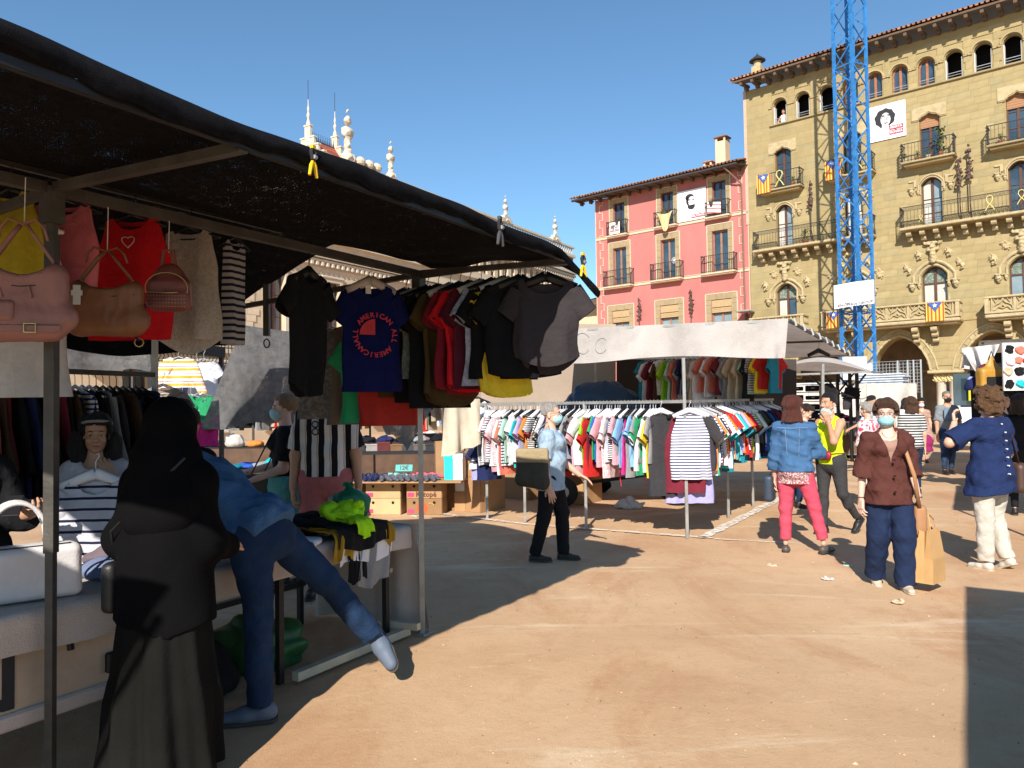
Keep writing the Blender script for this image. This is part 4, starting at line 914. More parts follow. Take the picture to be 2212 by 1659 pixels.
# small cream house with dark eave at the pink house's left
SH = thing('cream_house', 'low cream house with dark eaves just left of the pink house', 'building', FP(-13.6, 4.), FRZ)
mb = MB(); wall(mb, 0, 4.3, 0, 8.6, [(1.2, 2.1, 5.2, 7.2), (2.9, 3.7, 5.2, 7.2)], .25); mb.box((2.15, 3.1, 4.3), (4.3, 6, 8.6)); put('wall', mb, M_CREAM, SH); window(SH, 1.2, 2.1, 5.2, 7.2); window(SH, 2.9, 3.7, 5.2, 7.2)
put('roof', MB().add([(-.8, -.9, 8.55), (4.4, -.9, 8.55), (4.4, 5, 10), (-.8, 5, 10), (-.8, -.9, 8.42), (4.4, -.9, 8.42), (4.4, 5, 9.9), (-.8, 5, 9.9)], [(0, 1, 2, 3), (7, 6, 5, 4), (0, 4, 5, 1), (0, 3, 7, 4)]), M_EAVE, SH)
# ------------------------------------------------------------------ town hall with corner tower (cream), far left
TRZ = R(59)
def TP(t, y, z=0): return Vector((-7.88, 50, 0))+Vector((math.cos(TRZ), math.sin(TRZ), 0))*t+Vector((-math.sin(TRZ), math.cos(TRZ), 0))*y+Vector((0, 0, z))
M_TH = mat('cream_limestone', (.56, .45, .32), .9, .10, 1.3); M_THL = mat('white_limestone', (.56, .49, .39), .88, .08, 3); M_THB = mat('cream_block', (.60, .49, .35), .9, .10, 2, rnd=.1, island=.14)
M_REDT = mat('red_scale_tile', (.33, .085, .05), .8, .2, 8, island=.3)
TH = thing('town_hall', 'cream stone town hall with parapet finials, seen under and above the black canopy', 'building', (-7.88, 50, 0), TRZ)
TH.location.z = -.38
U0, U1, UH = -26, 27, -7.4
wins = [(u, u+1.25, 5.9+0, 9.5) for u in (-22.5, -18.4, -14.3, -10.2, -5.9, -1.6, 2.7, 7.0, 11.3, 15.6, 19.9)]+[(u, u+1.25, 1.0, 4.2) for u in (-22.5, -18.4, -14.3, -10.2, -5.9, -1.6, 2.7, 7.0, 11.3, 15.6, 19.9)]
log = [(u, u+.55, 12.4, 13.9, 'a', .27) for u in np.arange(-6.6, 26, 1.05)]
mb = MB(); wall(mb, U0, UH, 0, 11.0, [h for h in wins if h[1] < UH], .45); wall(mb, UH, U1, 0, 16.2, [h for h in wins if h[0] > UH]+log, .45); mb.add([(UH, 0, 11), (UH, 14, 11), (UH, 14, 16.2), (UH, 0, 16.2)], [(0, 1, 2, 3)]); mb.add([(U1, 0, 0), (U1, 14, 0), (U1, 14, 16.2), (U1, 0, 16.2)], [(3, 2, 1, 0)]); put('wall', mb, M_TH, TH)
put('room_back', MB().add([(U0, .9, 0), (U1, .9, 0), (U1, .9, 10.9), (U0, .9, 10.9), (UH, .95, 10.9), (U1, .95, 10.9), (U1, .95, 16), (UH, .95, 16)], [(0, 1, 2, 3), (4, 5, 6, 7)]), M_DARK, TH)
for (a, b, c, d) in wins:
    if -20 < a < 22: window(TH, a, b, c, d, .3, rows=3, wood=M_WOOD, glass=M_GLASS)
    mb = MB(); mb.box(((a+b)/2, -.06, d+.28), (b-a+.6, .16, .14), bev=.03); mb.box(((a+b)/2, -.03, d+.1), (b-a+.4, .08, .2)); [mb.box((x, -.03, (c+d)/2), (.22, .08, d-c)) for x in (a-.12, b+.12)]; mb.box(((a+b)/2, -.08, c-.08), (b-a+.5, .2, .12), bev=.03); put('window_surround', mb, M_THL, TH)
mb = MB()
for z, pr, h in ((10.9, .35, .22), (10.65, .2, .14), (11.9, .22, .14), (14.6, .45, .24), (14.3, .28, .2), (5.0, .22, .2), (16.2, .3, .25)): ul = U0 if z < 11 else UH; mb.box(((ul+U1)/2, -pr/2, z), (U1-ul, pr, h))
put('cornice', mb, M_THL, TH)
mb = MB()
for z in (10.45, 14.05):
    u = U0 if z < 11 else UH
    while u < U1: mb.box((u, -.14, z), (.16, .28, .2)); u += .42
put('dentil_row', mb, M_THL, TH, kind='stuff')
# blocks of the wall near the windows
blk = MB(); rs = random.Random(8); n_b = 0
for zz in np.arange(5.4, 10.2, .36):
    u = -24+(.3 if int(zz*10) % 2 else 0)
    while u < 14:
        L_ = rs.choice((.5, .62, .78)); cx = u+L_/2
        if not any(a-.3 < cx < b+.3 and c-.2 < zz < d+.4 for a, b, c, d in wins) and (int((u+24)/4.2) % 2 == 0):
            if n_b < 280 and -20 < u < 4 : o = put('block', unit_me, M_THB, TH, loc=(cx, -.012, zz)); o.scale = (L_-.02, .06, .34); n_b += 1
            else: blk.box((cx, -.012, zz), (L_-.02, .06, .34))
        u += L_
put('blockwork', blk, M_THB, TH, kind='stuff')
# parapet with balusters, urns and carved finials
mb = MB(); mb.box(((UH+U1)/2, -.05, 17.05), (U1-UH, .3, .16)); put('parapet_rail', mb, M_THL, TH)
mb = MB(); u = UH
while u < U1: mb.lathe([(.09, 16.35), (.05, 16.45), (.10, 16.65), (.05, 16.85), (.09, 16.97)], (u, -.05, 0), 6); u += .42
put('baluster_row', mb, M_THL, TH, kind='stuff')
finW = wob(77, 8)
def finial_me(h):
    return np_mesh('finial', [sdf([rbox((0, 0, .2), (.26, .26, .22), .04), cap((0, 0, .3), (0, 0, h*.5), .20, .14), ell((0, 0, h*.58), (.36, .22, .30)), ell((0, 0, h*.82), (.18, .16, .24)), cap((0, 0, h*.8), (0, 0, h), .08, .05)], .05, .06, lambda X, Y, Z, Dg: Dg+.045*finW(X, Y, Z, 14, 14, 14))])
fm = finial_me(2.6)
for i, (t_, sc) in enumerate(((-3.9, 1.25), (.15, .95), (14.6, .85), (23.3, .9))): put('finial', fm, M_THL, TH, loc=(t_, -.05, 17.0)).scale = (sc, sc, sc)
for t_ in (-2.8, -2.0, -1.25): put('urn', MB().lathe([(.12, 0), (.3, .15), (.36, .32), (.3, .5), (.1, .62)], n=12), M_THL, TH, loc=(t_, -.05, 17.1))
for t_ in (14.6, 23.3): put('finial_plinth', MB().box((t_, -.05, 17.2), (1.5, .4, .3)).box((t_, -.05, 17.45), (.9, .38, .3)), M_THL, TH)
# wavy iron balcony with an awning frieze at far left
s = put('balcony', MB().box((-16.0, -.6, 4.15), (9, 1.2, .16)), M_THL, TH); mb = MB()
for u in np.arange(-20.4, -11.6, .2): mb.tube([(u, -1.1, 4.25), (u, -1.28, 4.5), (u, -1.12, 4.75), (u, -1.1, 5.2)], .022, 4)
mb.bar((-20.5, -1.1, 5.22), (-11.5, -1.1, 5.22), .05); mb.bar((-20.5, -1.1, 5.05), (-11.5, -1.1, 5.05), .03); mb.bar((-20.5, -1.1, 4.27), (-11.5, -1.1, 4.27), .04); put('railing', mb, M_IRON, s)
bt = thing('banner', 'long red and yellow striped banner on the wavy town hall balcony', 'banner', TP(-18.0, -1.34, 4.3), TRZ)
mb = MB(); mb.grid(lambda u, v: (-2.6+4.6*u, .03*math.sin(u*30), .0+.75*v), 30, 6); put('banner_cloth', mb, cloth('senyera', (.62, .38, .12), stripes=[((0, 0, 1), .16, .5, (.45, .06, .03), 0), ((1, 0, 0), .31, .25, (.75, .6, .3), 0)]), bt)
# tower
TW = thing('tower', 'small cream tower with stepped gables, red tiled roof and two spires behind the canopy edge', 'tower', TP(-4.3, 1.7), TRZ); TW.scale = (.5, .62, .93)
mb = MB(); mb.box((0, 0, 8.6), (5.0, 4.4, 17.2)); mb.box((0, 0, 17.3), (5.3, 4.7, .25)); mb.box((0, 0, 16.6), (5.15, 4.55, .15)); put('tower_wall', mb, M_TH, TW)
SL = [(-2.2, 17.4), (-2.2, 18.3), (-1.45, 18.3), (-1.45, 18.85), (-.9, 18.85), (-.9, 19.4), (-.38, 19.4), (-.38, 20.2), (.38, 20.2), (.38, 19.4), (.9, 19.4), (.9, 18.85), (1.45, 18.85), (1.45, 18.3), (2.2, 18.3), (2.2, 17.4)]
for x in (-2.45, 2.1):
    mb = MB(); vs = [(x, p[0], p[1]) for p in SL]+[(x+.35, p[0], p[1]) for p in SL]; n = len(SL)
    for k in range(0, 7):
        a, b = SL[2*k+1] if 2*k+1 < n else None, SL[2*k+2] if 2*k+2 < n else None
        mb.box((x+.17, (a[0]+b[0])/2, (17.4+a[1])/2), (.35, abs(b[0]-a[0]), a[1]-17.4)); mb.box((x+.17, (a[0]+b[0])/2, a[1]+.05), (.5, abs(b[0]-a[0])+.14, .1))
    put('stepped_gable', mb, M_THL, TW)
    mb = MB(); mb.lathe([(.22, 20.25), (.24, 20.4), (.10, 20.7), (.20, 20.95), (.08, 21.15), (.13, 21.35), (.05, 21.6), (.04, 22.0)], (x+.17, 0, 0), 10); put('spire', mb, M_THL, TW)
    mb = MB(); mb.tube([(x+.17, 0, 21.9), (x+.17, 0, 23.3)], .03, 5); put('lightning_rod', mb, M_IRON, TW)
mb = MB()
for k in range(9):
    for sg in (-1, 1): z0 = 17.6+.2*k; y0 = sg*(2.05-.215*k); mb.add([(-2.1, y0, z0), (2.1, y0, z0), (2.1, y0-sg*.24, z0+.19), (-2.1, y0-sg*.24, z0+.19), (-2.1, y0, z0-.04), (2.1, y0, z0-.04)], [(0, 1, 2, 3)[::sg], (0, 4, 5, 1)])
put('tiled_roof', mb, M_REDT, TW, kind='stuff')
mb = MB(); mb.box((0, 0, 19.42), (4.2, .2, .1))
for u in np.arange(-1.9, 2, .32): mb.tube([(u-.08, 0, 19.45), (u, 0, 19.75), (u+.08, 0, 19.5)], .03, 4); mb.tube([(u, 0, 19.6), (u, 0, 19.98)], .02, 4)
put('ridge_cresting', mb, M_IRON, TW)

# ------------------------------------------------------------------ blue tower crane mast
M_BLUE = mat('blue_steel', (.03, .18, .46), .6, .3, 5, bump=.05, rnd=.12)
cp = D(1857, 866, 33.3); cp.z = 0
CR = thing('crane_mast', 'tall blue lattice tower crane mast in front of the stone house', 'crane', cp, R(-62)); hw = .46; HT = 27.
for sx in (-1, 1):
    for sy in (-1, 1): put('corner_leg', MB().bar((sx*hw, sy*hw, 0), (sx*hw, sy*hw, HT), .11), M_BLUE, CR)
nseg = 30; st = HT/nseg; mbs = [MB() for _ in range(4)]
cs_ = [(-hw, -hw), (hw, -hw), (hw, hw), (-hw, hw)]
for k in range(nseg):
    for q in range(4):
        a, b = cs_[q], cs_[(q+1) % 4]
        if k % 2: a, b = b, a
        put('brace', MB().bar((a[0], a[1], k*st), (b[0], b[1], (k+1)*st), .05), M_BLUE, CR)
        if k % 6 == 0: put('ring_bar', MB().bar((a[0], a[1], k*st+.02), (b[0], b[1], k*st+.02), .05), M_BLUE, CR)
mb = MB()
for x in (-.16, .16): mb.bar((x, .1, 0), (x, .1, HT), .035)
for z in np.arange(.3, HT, .3): mb.bar((-.16, .1, z), (.16, .1, z), .022)
put('ladder', mb, M_BLUE, CR)
# company banner tied to the mast
a = D(1801, 617, 32.5); b_ = D(1887, 608, 32.1); c_ = D(1883, 663, 32.1); d_ = D(1803, 668, 32.5)
BN = thing('banner', 'white company banner with a thin logo tied to the blue crane mast', 'banner', a, math.atan2(b_.y-a.y, b_.x-a.x)); Wb = (b_-a).length; Hb = (a-d_).length
put('banner_cloth', MB().grid(lambda u, v: (u*Wb, .03*math.sin(u*9+v*3), -v*Hb+u*.12*0+.17*u+.02*math.sin(u*3)), 18, 8).mesh('banner', 'all'), cloth('banner_white', (.78, .77, .79)), BN)
me = text_mb('SINOPHOS GROUP', .165, .003); o = put('lettering', me, mat('print_grey', (.12, .12, .13), .8, 0), BN, loc=(Wb*.52, -.05, -Hb*.80)); o.rotation_euler = (R(90), -.1, 0)
mb = MB(); mb.tube([(Wb*.22, -.05, -.25), (Wb*.25, -.05, -.72), (Wb*.36, -.05, -.80), (Wb*.48, -.05, -.62), (Wb*.55, -.05, -.3), (Wb*.65, -.05, -.03), (Wb*.78, -.05, .0), (Wb*.84, -.05, -.2), (Wb*.87, -.05, -.65), (Wb*.82, -.05, -.66), (Wb*.79, -.05, -.25), (Wb*.72, -.05, -.08)], .008, 4); put('logo_line', mb, MATS['print_grey'], BN)
# white site hoarding with stacked material behind it
def seg_wall(name, label, cat, pts, h, m, th=.08):
    t = thing(name, label, cat, pts[0]); 
    for i, (p, q) in enumerate(zip(pts[:-1], pts[1:])):
        p, q = Vector(p), Vector(q); n = max(1, round((q-p).length/1.25))
        for k in range(n):
            a = p+(q-p)*(k+.006)/n; b = p+(q-p)*(k+.994)/n; mb = MB(); mb.bar((a.x, a.y, h/2), (b.x, b.y, h/2), th, h); put('panel', mb, m, t, world=True)
    return t
M_HOARD = mat('hoarding_white', (.66, .60, .54), .85, .12, .9, col2=(.5, .46, .42), bscale2=2)
hp = [D(1600, 868, 32.6), D(1690, 868, 31), D(1941, 868, 27.9), D(1979, 868, 28.6)]
for p in hp: p.z = 0
HO = seg_wall('hoarding', 'white site hoarding with grey spray paint loops around the crane base', 'fence', hp, 2.22, M_HOARD)
mb = MB(); hv = (hp[2]-hp[1]).normalized(); hn = Vector((hv.y, -hv.x, 0)); ho = hp[1]+hn*.06
def hpt(s, z): q = ho+hv*s; return (q.x, q.y, z)
for pts in (((1.9, 1.2), (2.1, 1.5), (2.35, 1.2), (2.1, .95), (1.95, 1.15), (2.4, .8)), ((.6, 1.4), (1.0, 1.5), (.8, 1.0), (1.2, .9), (1.3, 1.3)), ((2.9, 1.0), (3.1, 1.7), (3.4, 1.8), (3.5, 1.3)), ((1.45, 1.0), (1.6, 1.3), (1.7, .9))):
    sm = []; P_ = [Vector((p[0], p[1], 0)) for p in pts]
    for k in range(len(P_)-1):
        for q in range(4): sm.append(P_[k].lerp(P_[k+1], q/4)+Vector((math.sin(q*.8)*.04, math.cos(k*2+q)*.03, 0)))
    mb.tube([hpt(p.x, p.y) for p in sm], .028, 4, True, .2)
put('spray_paint', mb, mat('spray_grey', (.20, .19, .19), .9, .1), HO, world=True)
fc = D(1930, 868, 29.5); fc.z = 0
SF = thing('site_fence', 'galvanised mesh fence panels standing behind the hoarding top', 'fence', fc, FRZ); mb = MB()
for x in np.arange(-1.9, 1.0, .12): mb.bar((x, 0, 1.9), (x, 0, 3.05), .012)
for z in np.arange(1.9, 3.1, .12): mb.bar((-1.9, 0, z), (1.0, 0, z), .012)
for x in (-1.9, .2, .55, .75, 1.0): mb.bar((x, -.03, 0), (x, -.03, 3.12), .05)
put('mesh_panel', mb, mat('galv_fence', (.5, .52, .52), .4, .1, metal=.5), SF)
put('white_sheet', MB().box((-1.25, -.1, 2.75), (1.1, .03, .6)), mat('white_board', (.7, .7, .7), .7, .05), SF)
pl = D(1870, 868, 29.8); pl.z = 0
for i, (px, dpt, lab) in enumerate(((1905, 29.4, 'pile of silver sheeting behind the hoarding near its right end'), (1715, 31.6, 'pile of pale boards behind the hoarding left of the crane'), (1765, 31.2, 'low pile of white sheets behind the hoarding by the crane foot'))):
    p = D(px, 868, dpt); t = thing('material_pile', lab, 'pile', (p.x, p.y, 0), FRZ, 'piles behind the hoarding')
    put('pallet', MB().box((0, 0, 1.0), (1.8, .9, 2.0)), M_EAVE, t); rs = random.Random(i)
    for k in range(7 if i == 0 else 4): put('sheet', MB().box((rs.uniform(-.08, .08), rs.uniform(-.05, .05), 2.06+.09*k), (1.7, .8, .06)), mat('sheeting_%d' % (i > 0), ((.5, .54, .6), (.62, .6, .58))[i > 0], .5, .2, 6), t)
bb = D(1738, 868, 32.2); o = thing('notice_board', 'white notice board high on the crane foot beside the canopies', 'sign', D(1727, 775, 31.5)); 
o.location = D(1865, 818, 32.2); TM[o.name] = Matrix.Translation(o.location); put('board', MB().box((-.35, 0, .55), (1.0, .04, .75)), MATS['white_board'], o); put('orange_label', MB().box((-.2, -.03, .1), (.6, .02, .3)), mat('orange_print', (.75, .2, .08), .7), o); put('board_post', MB().bar((-.3, .05, -.9), (-.3, .05, .9), .05), M_BLUE, o)

# ------------------------------------------------------------------ flags, ribbons, portrait banners and plants on the balconies
M_FLAG = cloth('estelada', (.78, .52, .10), stripes=[((1, 0, 0), .155, .42, (.55, .08, .04), .1)])
def estelada(label, t_, z, wd, h, y=-.68, m=None):
    F_ = thing('flag', label, 'flag', FP(t_, y, z), FRZ, None)
    put('flag_cloth', MB().grid(lambda u, v: (wd*(u-.5), .02*math.sin(u*14)-.02, -h*v), 16, 8).mesh('flag', 'all'), m or M_FLAG, F_)
    put('blue_triangle', MB().add([(-wd*.42, -.055, -.02), (wd*.42, -.055, -.02), (0, -.055, -h*.5)], [(0, 1, 2)]), cloth('flag_blue', (.06, .12, .38)), F_)
    st_ = [(.13*h*(1 if k % 2 == 0 else .42)*math.sin(k*math.pi/5), -.062, -h*.18+.13*h*(1 if k % 2 == 0 else .42)*math.cos(k*math.pi/5)) for k in range(10)]; put('white_star', MB().add(st_+[(0, -.062, -h*.18)], [(k, (k+1) % 10, 10) for k in range(10)]), cloth('flag_white', (.8, .8, .8)), F_)
    return F_
estelada('striped flag with blue star triangle on the top left balcony of the stone house', 2.02, 13.58, .72, .98); estelada('faded striped flag on the top balcony behind the crane mast', 5.55, 13.55, .75, .95)
estelada('striped flag with blue triangle over the stone balustrade right of the crane', 9.95, 6.02, .75, .85, -1.0); estelada('dark red striped flag on the stone balustrade just left of the crane mast', 5.5, 6.0, .7, .8, -.98)
def ribbon(label, t_, z, s=1., y=-.70):
    Rb = thing('ribbon', label, 'ribbon', FP(t_, y, z), FRZ, None); mb = MB()
    pts = [(-.22, -.40), (-.10, -.18), (.06, .0), (.16, .2), (.12, .36), (0, .42), (-.12, .36), (-.16, .2), (-.06, 0), (.10, -.18), (.22, -.40)]
    P_ = [Vector((p[0]*s, -.01*(k > 5), p[1]*s)) for k, p in enumerate(pts)]; mb.tube(P_, .085*s, 4, True, .25); put('ribbon_loop', mb, mat('pale_yellow_board', (.68, .60, .22), .8, .05), Rb)
ribbon('large pale yellow ribbon on the top left balcony of the stone house', 2.88, 13.2); ribbon('yellow ribbon on the top balcony behind the crane mast', 6.75, 13.2, .95)
ribbon('yellow ribbon on the long iron balcony between two windows', 12.18, 10.15, .8, -.82); ribbon('yellow ribbon at the right edge of the long iron balcony', 13.35, 10.2, .75, -.82); ribbon('small yellow ribbon low on the long balcony by the curtained window', 9.45, 9.95, .4, -.82)
def portrait(label, t0, t1, z0, z1, name, kind, y=-.06):
    w_, h_ = t1-t0, z1-z0; Pp = thing('portrait_banner', label, 'banner', FP(t0, y, z0), FRZ); M_W = mat('banner_vinyl', (.80, .80, .82), .6, .03); M_K = mat('print_black', (.025, .025, .03), .7, 0); M_R = mat('print_red', (.62, .06, .09), .7, 0)
    put('banner_sheet', MB().box((w_/2, 0, h_/2), (w_, .02, h_)), M_W, Pp)
    cx, cz = w_*.46, h_*.60; yy = -.014
    def disc(mb, c, rx, rz_, n=28, wave=0., y_=yy):
        pts = [(c[0]+rx*math.cos(a)*(1+wave*math.sin(9*a)), y_, c[1]+rz_*math.sin(a)*(1+wave*math.sin(9*a+1))) for a in np.linspace(0, 2*math.pi, n+1)[:-1]]; mb.add(pts+[(c[0], y_, c[1])], [(k, (k+1) % n, n) for k in range(n)])
    mk = MB(); mw = MB()
    if kind == 'curly': disc(mk, (cx, cz+.02), .46, .46, 40, .05); disc(mw, (cx+.03, cz-.05), .22, .32, y_=yy-.004); mw.add([(cx-.12, yy-.004, cz-.25), (cx+.14, yy-.004, cz-.25), (cx+.20, yy-.004, cz-.75), (cx-.2, yy-.004, cz-.75)], [(0, 1, 2, 3)])
    else:
        disc(mk, (cx-.05, cz+.27), .27, .20); disc(mk, (cx-.17, cz+.08), .10, .24); disc(mk, (cx+.05, cz-.24), .23, .20); disc(mw, (cx+.07, cz+.04), .20, .27, y_=yy-.004); disc(mk, (cx+.09, cz-.20), .10, .035, y_=yy-.006)
    put('dark_print', mk, M_K, Pp); put('face_print', mw, M_W, Pp); mb = MB()
    for sx in (-1, 1): mb.tube([(cx+.05+sx*.12+.08*math.cos(a), yy-.01, cz+.05+.06*math.sin(a)) for a in np.linspace(0, 6.28, 13)], .016, 3)
    mb.tube([(cx-.03, yy-.01, cz-.2), (cx+.05, yy-.01, cz-.24), (cx+.14, yy-.01, cz-.19)], .022, 3); mb.tube([(cx+.05, yy-.01, cz+.04), (cx+.09, yy-.01, cz-.09), (cx+.04, yy-.01, cz-.10)], .012, 3); mb.tube([(cx-.14, yy-.01, cz+.14), (cx+.0, yy-.01, cz+.16)], .018, 3); mb.tube([(cx+.11, yy-.01, cz+.16), (cx+.24, yy-.01, cz+.13)], .018, 3)
    for sx in (-1, 1): mb.tube([(cx+sx*.15, yy-.006, cz-.42), (cx+sx*.45, yy-.006, cz-.62), (cx+sx*.72, yy-.006, cz-.80)], .013, 3)
    put('line_print', mb, M_K, Pp); mb = MB(); lines = name.split('\n'); bw = .62
    for k, tx in enumerate(lines):
        zc = h_*(.30 if len(lines) > 1 else .12)-k*.235; xc = w_*.75 if len(lines) > 1 else w_*.72; mb = MB(); mb.box((xc, yy-.004, zc), (bw if len(lines) > 1 else .84, .006, .2)); put('red_label', mb, M_R, Pp)
        me = text_mb(tx, .155, .004, .003); o = put('lettering', me, M_W, Pp, loc=(xc, yy-.014, zc)); o.rotation_euler = (R(90), 0, 0)
portrait('white banner with a line portrait of a bearded man on the pink house', -3.36, -1.59, 12.05, 13.82, 'VALTÒNYC', 'beard')
portrait('white banner with a curly haired portrait beside the crane on the stone house', 7.07, 8.77, 14.18, 15.90, 'MARTA\nROVIRA', 'curly', -.08)
# cloths on the pink balconies
t = thing('banner', 'small white and red protest banner on the pink house top left balcony', 'banner', FP(-7.45, -.44, 12.72), FRZ); put('banner_cloth', MB().grid(lambda u, v: (.72*(u-.5), .015*math.sin(9*u), -.72*v), 8, 6), cloth('flag_white2', (.78, .74, .72)), t)
o = put('lettering', text_mb('#JO', .30, .01), MATS['print_grey'], t, loc=(0, -.03, -.26)); o.rotation_euler = (R(90), 0, 0); o = put('lettering', text_mb('ACUSO', .19, .006), MATS['print_red'], t, loc=(0, -.03, -.52)); o.rotation_euler = (R(90), 0, 0)
t = thing('flag', 'yellow flag sagging from the middle top balcony of the pink house', 'flag', FP(-4.0, -.42, 12.85), FRZ); put('flag_cloth', MB().grid(lambda u, v: (1.05*(u-.5)*(1-.25*v), -.03+.03*math.sin(12*u), -.05-(.15+1.0*v)*(1-(2*u-1)**2*.85)-.04), 16, 8).mesh('flag', 'all'), cloth('flag_pale_yellow', (.68, .55, .26), stripes=[((1, 0, 0), .3, .2, (.6, .35, .2), .2)]), t)
t = thing('banner', 'white banner with red print on the right top balcony of the pink house', 'banner', FP(-.95, -.42, 12.80), FRZ); put('banner_cloth', MB().grid(lambda u, v: (.8*(u-.5), .015*math.sin(9*u), -.62*v-.12*u), 8, 6), cloth('flag_white3', (.78, .74, .72), stripes=[((0.2, 0, 1), .22, .30, (.6, .12, .1), .1)]), t)
t = thing('round_sign', 'small round white sign in the middle window of the pink house', 'sign', FP(-3.72, .08, 9.95), FRZ); put('ring', MB().tube([(.17*math.cos(a), 0, .17*math.sin(a)) for a in np.linspace(0, 6.28, 17)], .02, 5), MATS['jamb_white'], t); put('disc', MB().tube([(0, .01, 0), (0, .03, 0)], .11, 12), MATS['jamb_white'], t)
def pot_plant(label, p, h, r=.12, n=60, potc=(.28, .10, .05), seed=0, flower=None):
    t = thing('potted_plant', label, 'plant', p, FRZ, None); rs = random.Random(seed); put('pot', MB().lathe([(r*.7, 0), (r, r*1.5)], n=10), mat('pot_%.2f' % potc[0], potc, .8, .1), t); mb = MB(); z0 = r*1.4
    for k in range(n):
        a = rs.uniform(0, 6.28); q = rs.random(); c = Vector((math.cos(a)*r*1.3*q*(.5+h), math.sin(a)*r*1.1*q, z0+h*rs.random()**.8)); d1 = Vector((rs.uniform(-1, 1), rs.uniform(-1, 1), rs.uniform(-.6, 1))).normalized()*.05*(.6+h); d2 = d1.cross(Vector((rs.uniform(-1, 1), rs.uniform(-1, 1), rs.uniform(-1, 1)))).normalized()*.025*(.6+h)
        mb.add([c-d1, c+d2, c+d1, c-d2], [(0, 1, 2, 3)])
    for k in range(4): mb.tube([(0, 0, z0*.7), (rs.uniform(-.1, .1)*h, rs.uniform(-.05, .05), z0+h*.6)], .006, 3)
    put('foliage', mb, M_LEAF, t)
    return t
pot_plant('tall leafy plant at the right end of the potted balcony', FP(10.25, -.4, 12.75), 1.15, .14, 90, seed=1); pot_plant('small red potted plant on the potted balcony', FP(9.3, -.45, 12.75), .3, .11, 50, seed=2); pot_plant('small potted plant at the left of the potted balcony', FP(8.75, -.45, 12.75), .32, .11, 50, (.5, .4, .3), seed=3)
pot_plant('low potted plant in the middle of the potted balcony', FP(9.75, -.45, 12.75), .25, .11, 40, (.5, .35, .1), seed=4); pot_plant('flower box on the pink house top right balcony', FP(-1.1, -.3, 12.5), .22, .2, 60, (.06, .05, .05), seed=5); pot_plant('flower box on the pink house top middle balcony', FP(-4.1, -.3, 12.5), .22, .2, 60, (.06, .05, .05), seed=6)
pot_plant('flower box on the pink house top left balcony', FP(-7.3, -.3, 12.45), .22, .2, 60, (.06, .05, .05), seed=7); pot_plant('bushy plant on the long iron balcony left of the crane', FP(4.0, -.4, 9.66), .55, .16, 80, seed=8); pot_plant('potted plants beside the ribbon on the top left balcony', FP(3.45, -.4, 12.75), .3, .14, 60, seed=9)
pot_plant('potted plant at the left of the far right top balcony', FP(12.6, -.4, 12.75), .3, .12, 50, seed=10)
# man leaning in the attic window
M_BLKS = mat('black_steel', (.02, .02, .022), .5, .1, metal=.3)
